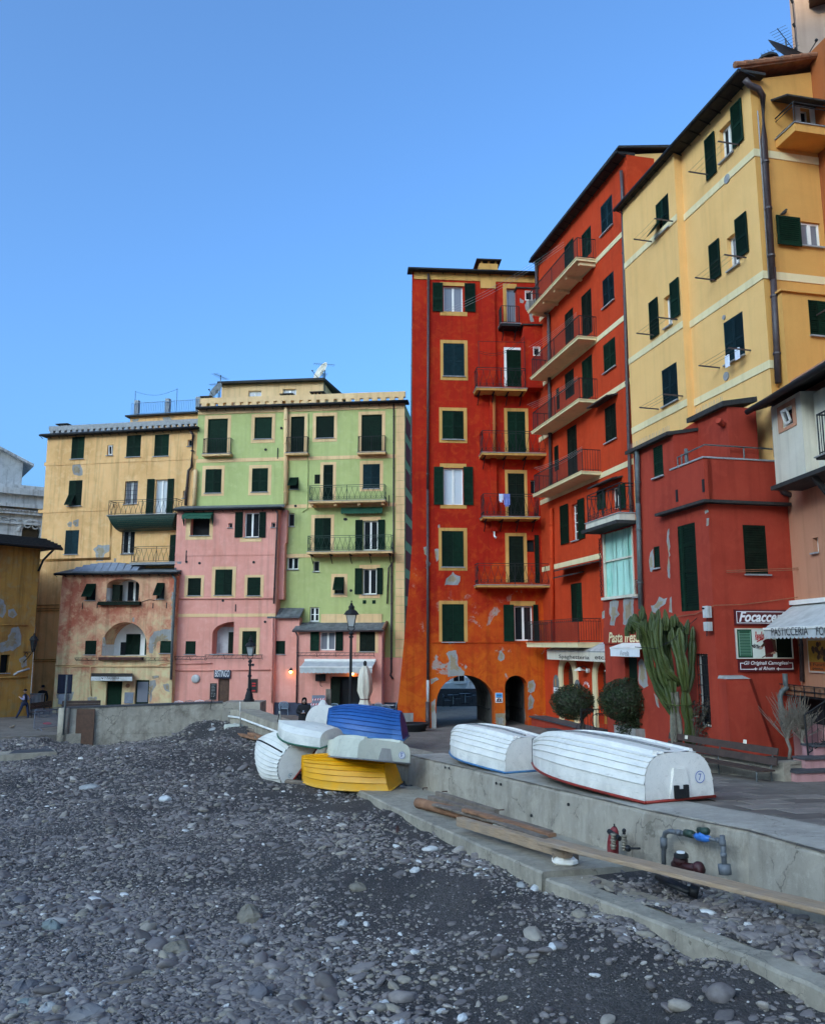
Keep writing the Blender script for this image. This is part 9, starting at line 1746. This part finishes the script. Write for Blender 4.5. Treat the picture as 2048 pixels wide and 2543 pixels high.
# ================================================================== STONES
m,t,b=newmat('beach stone');oi=t.nodes.new('ShaderNodeObjectInfo');at_=t.nodes.new('ShaderNodeAttribute');at_.attribute_type='INSTANCER';at_.attribute_name='pcol';co=coords(t)
r1=t.nodes.new('ShaderNodeValToRGB');e=r1.color_ramp.elements;e[0].position=0;e[0].color=(.10,.082,.075,1);e[1].position=1;e[1].color=(.62,.60,.56,1)
for pos,col in((.3,(.19,.158,.145)),(.55,(.27,.225,.20)),(.72,(.31,.26,.19)),(.84,(.42,.355,.30)),(.93,(.46,.41,.35)),(.965,(.68,.63,.57))):q=e.new(pos);q.color=(*col,1)
ad=mth(t,'ADD',at_.outputs['Fac'],0.0);t.links.new(ad,r1.inputs[0]);n1=noise(t,co,2.2,5,.6,.3);c=mix(t,ramp(t,n1,.3,.7),r1.outputs[0],mix(t,1.0,r1.outputs[0],(.72,.72,.74),'MULTIPLY'));t.links.new(c,b.inputs['Base Color']);b.inputs['Roughness'].default_value=.62;b.inputs['Specular IOR Level'].default_value=.4;M['pebble']=m
def stonemat(name,col):return simple(name,col,.75,.35,2.2,bs=.4)
M['st_grey']=stonemat('grey beach rock',(.18,.165,.16));M['st_pale']=stonemat('pale beach rock',(.34,.33,.31));M['st_brown']=stonemat('brown beach rock',(.20,.17,.13));M['st_green']=stonemat('greenish beach rock',(.17,.20,.19));M['st_blue']=stonemat('slate blue beach rock',(.13,.12,.125));M['st_white']=stonemat('white beach rock',(.55,.55,.54))
def rock(label,px_,py_,wpx,hpx,mat,flat=.6,jit=.14,surf=None):
 p0=hz(px_,py_,-.7)
 for _ in range(4):z=float(bz(np.array(p0.x),np.array(p0.y)));p0=hz(px_,py_,z)
 r_=wpx/F*p0.y/2;mb=MB();rnd=random.Random(px_*7+py_);n,m_=14,9;ph=[rnd.uniform(0,6)for _ in range(6)];ry=max(.6,min(1.1,hpx/wpx*1.5))*r_
 for i in range(m_+1):
  a=math.pi*i/m_-math.pi/2
  for k in range(n):
   th=2*math.pi*k/n;j=1+jit*(math.sin(2*th+ph[0])*.7+math.sin(3*th+ph[1]+2*a)*.6+math.sin(5*th+ph[2]-3*a)*.35);mb.v.append((r_*j*math.cos(a)*math.cos(th),ry*j*math.cos(a)*math.sin(th),r_*flat*math.sin(a)*(1+jit*math.sin(3*th+ph[3]))))
 for i in range(m_):
  for k in range(n):q=i*n+k;w_=i*n+(k+1)%n;mb.f.append((q,w_,w_+n,q+n))
 o=mb.build('beach_stone',M[mat],None,loc=(0,0,0),smooth=jit<.12);o.location=(p0.x,p0.y,p0.z+r_*flat*.35);o.rotation_euler=(rnd.uniform(-.15,.15),rnd.uniform(-.2,.2),rnd.uniform(-.3,.3));return tag(o,label,'stone','larger stones on the beach')
rock('brown angular rock in the middle of the pebbles',620,2288,60,40,'st_brown',.8,.2);rock('rough pale brown rock below the angular one',440,2364,62,34,'st_brown',.5,.22);rock('dark slate blue boulder at the bottom left',60,2462,55,38,'st_blue',.6,.2);rock('greenish white rock beside the driftwood stick',165,2480,45,28,'st_white',.5,.18);rock('large slab like grey rock at the bottom edge',205,2528,90,50,'st_grey',.4,.2);rock('flat greenish stone low at the left edge',70,2497,58,16,'st_green',.35,.12);rock('smooth round grey pebble beside the dark boulder',104,2458,24,22,'st_grey',.9,.04)
rock('big smooth oval stone at the left side',54,2240,37,28,'st_blue',.5,.05);rock('pale green rock left of the centre',128,2304,46,22,'st_green',.5,.2);rock('white flat stone up the beach on the left',220,1958,52,14,'st_pale',.25,.15);rock('small white rock in the upper middle of the pebbles',410,1988,32,15,'st_white',.5,.12);rock('flat grey slab on the upper beach',532,1818,58,18,'st_pale',.3,.1);rock('dark oval slab below the flat grey one',592,1850,34,18,'st_blue',.4,.06)
rock('grey stone with a flat top right of the rough rock',617,2341,40,24,'st_grey',.6,.12);rock('bluish blocky rock near the bottom centre',640,2475,56,34,'st_blue',.7,.2);rock('dark brown flat rock below the rusty stub',890,2210,44,24,'st_brown',.5,.14);rock('pale knobbly stone right of the bottom centre',850,2300,28,17,'st_pale',.6,.14);rock('long smooth grey stone in the sand on the right',1385,2232+120,34,18,'st_grey',.5,.06);rock('pale pebble cluster stone in the sand pit',1512,2410,40,30,'st_pale',.6,.2);rock('white half buried stone on the bottom right',1148,2532,24,18,'st_white',.7,.12);rock('brown rusty lump at the right edge',2030,2308,34,24,'st_brown',.7,.2);rock('large pale pebble at the right edge below the slab',2040,2485,36,24,'st_pale',.5,.08);rock('rough grey boulder at the bottom left corner',118,2515,48,34,'st_pale',.6,.22);rock('pale round stone in front of the footing',1293,2204,22,20,'st_pale',.8,.06);rock('white pebble right of the centre',1372,2355,21,18,'st_white',.8,.08)
# pebbles: scattered over the beach by density and size, instanced in one object
def scatter():
 P_=[];bands=((9.0,13.5,1050,1.0),(13.5,18,560,1.05),(18,25,300,1.15),(25,44,130,1.4))
 for y0,y1,dens,ks in bands:
  x0,x1=-.56*y1-1,min(11,.56*y1+1);N=int((x1-x0)*(y1-y0)*dens);x=RNG.uniform(x0,x1,N);y=RNG.uniform(y0,y1,N);d=np.hypot(x,y);ok=(np.abs(x)<.56*y+.6)&inside(x,y,INS);x,y=x[ok],y[ok]
  zb=bz(x,y)+.05*n2(x,y,1.1,1)+.025*n2(x,y,3.1,2)
  sd_=(x-WO[0].x)*nW.x+(y-WO[0].y)*nW.y;sandy=1/(1+np.exp(-(6.0-sd_+1.8*n2(x,y,.5,5)+1.3*n2(x,y,1.6,6))*1.3))*np.clip(.85+.8*n2(x,y,.8,8),0,1);keep=RNG.random(len(x))>sandy*.93;x,y,zb,sandy=x[keep],y[keep],zb[keep],sandy[keep]
  patchy=n2(x,y,.9,9)*.5+n2(x,y,2.1,4)*.5;big=1+.5*np.clip(patchy,-.8,1)+.22*np.clip((15-y)/6,0,1);r=np.exp(RNG.normal(-4.08,.6,len(x)))*ks*big;r=np.clip(r,.010,.17);P_.append(np.stack([x,y,zb+r*.12,r,sandy],1))
 # loose pebbles on the fill behind the slab strip and on the ledges
 N=5200;u=RNG.random(N);v_=RNG.random(N)**.8;x=np.empty(N);y=np.empty(N);z=np.empty(N)
 a0=np.array(P0[:2]);a1=np.array(P1[:2]);A_=a0[None]+(a1-a0)[None]*u[:,None];rel=A_-np.array(WO[0][:2]);s_=rel@np.array(nW[:2]);B_=A_-np.array(nW[:2])[None]*s_[:,None];Q=A_+(B_-A_)*v_[:,None];x,y=Q[:,0],Q[:,1];z=.055*(38-y)-.2-1.0+.05*n2(x,y,2.3,3)-.03+.05*v_;dn=np.clip((15.8-y)/3,.10,1);kk=RNG.random(N)<dn;r=np.clip(np.exp(RNG.normal(-3.45,.5,N)),.012,.12);P_.append(np.stack([x,y,z+r*.15,r,np.zeros(N)],1)[kk])
 return np.concatenate(P_)
PB=scatter();NP=len(PB)
me=bpy.data.meshes.new('beach_pebbles');me.vertices.add(NP);me.vertices.foreach_set('co',PB[:,:3].astype(np.float32).ravel())
asp=RNG.uniform(.62,1.0,NP);fl=RNG.uniform(.34,.70,NP);sc=np.stack([PB[:,3]*RNG.uniform(1.0,1.45,NP),PB[:,3]*asp,PB[:,3]*fl],1);rot=np.stack([RNG.normal(0,.22,NP),RNG.normal(.06,.22,NP),RNG.normal(.35,.75,NP)],1)
pc_=np.clip(RNG.normal(.36,.22,NP),0,.88);wh=RNG.random(NP)<(.016+.02*PB[:,4]);pc_[wh]=RNG.uniform(.9,1,wh.sum());warm=PB[:,4]>.5;pc_[warm]=np.clip(pc_[warm]+.12,0,1);br_=.5+.5*n2(PB[:,0],PB[:,1],.8,12);pc_=np.clip(pc_+.10*(br_-.5),0,1)
for nm,ty,dat in(('pscale','FLOAT_VECTOR',sc),('prot','FLOAT_VECTOR',rot),('pcol','FLOAT',pc_)):a=me.attributes.new(nm,ty,'POINT');a.data.foreach_set('vector' if ty!='FLOAT' else 'value',dat.astype(np.float32).ravel())
po=bpy.data.objects.new('beach_pebbles',me);COL.objects.link(po);po['kind']='stuff';po['label']='grey blue pebbles covering the beach'
ng=bpy.data.node_groups.new('pebble_scatter','GeometryNodeTree');ng.interface.new_socket('Geometry',in_out='INPUT',socket_type='NodeSocketGeometry');ng.interface.new_socket('Geometry',in_out='OUTPUT',socket_type='NodeSocketGeometry')
gi,go=ng.nodes.new('NodeGroupInput'),ng.nodes.new('NodeGroupOutput');ip=ng.nodes.new('GeometryNodeInstanceOnPoints');jg=ng.nodes.new('GeometryNodeJoinGeometry');ip.inputs['Pick Instance'].default_value=True
for k_ in range(5):
 ic=ng.nodes.new('GeometryNodeMeshIcoSphere');ic.inputs['Radius'].default_value=1;ic.inputs['Subdivisions'].default_value=3 if k_<3 else 2;sp_=ng.nodes.new('GeometryNodeSetPosition');nz=ng.nodes.new('ShaderNodeTexNoise');nz.noise_dimensions='4D';nz.inputs['W'].default_value=3.7*k_;nz.inputs['Scale'].default_value=.75;nz.inputs['Detail'].default_value=1.0
 sb_=ng.nodes.new('ShaderNodeVectorMath');sb_.operation='SUBTRACT';sb_.inputs[1].default_value=(.5,.5,.5);ml=ng.nodes.new('ShaderNodeVectorMath');ml.operation='SCALE';ml.inputs['Scale'].default_value=1.1;ng.links.new(nz.outputs['Color'],sb_.inputs[0]);ng.links.new(sb_.outputs[0],ml.inputs[0]);ng.links.new(ic.outputs['Mesh'],sp_.inputs['Geometry']);ng.links.new(ml.outputs[0],sp_.inputs['Offset'])
 ss=ng.nodes.new('GeometryNodeSetShadeSmooth');ng.links.new(sp_.outputs[0],ss.inputs[0]);sm_=ng.nodes.new('GeometryNodeSetMaterial');sm_.inputs['Material'].default_value=M['pebble'];ng.links.new(ss.outputs[0],sm_.inputs[0]);g2i=ng.nodes.new('GeometryNodeGeometryToInstance');ng.links.new(sm_.outputs[0],g2i.inputs[0]);ng.links.new(g2i.outputs[0],jg.inputs[0])
def nattr(nm):a=ng.nodes.new('GeometryNodeInputNamedAttribute');a.data_type='FLOAT_VECTOR';a.inputs['Name'].default_value=nm;return a.outputs['Attribute']
e2r=ng.nodes.new('FunctionNodeEulerToRotation');ng.links.new(nattr('prot'),e2r.inputs[0]);ng.links.new(gi.outputs[0],ip.inputs['Points']);ng.links.new(jg.outputs[0],ip.inputs['Instance']);ng.links.new(e2r.outputs[0],ip.inputs['Rotation']);ng.links.new(nattr('pscale'),ip.inputs['Scale']);ng.links.new(ip.outputs[0],go.inputs[0])
md=po.modifiers.new('scatter','NODES');md.node_group=ng
print('pebbles',NP)
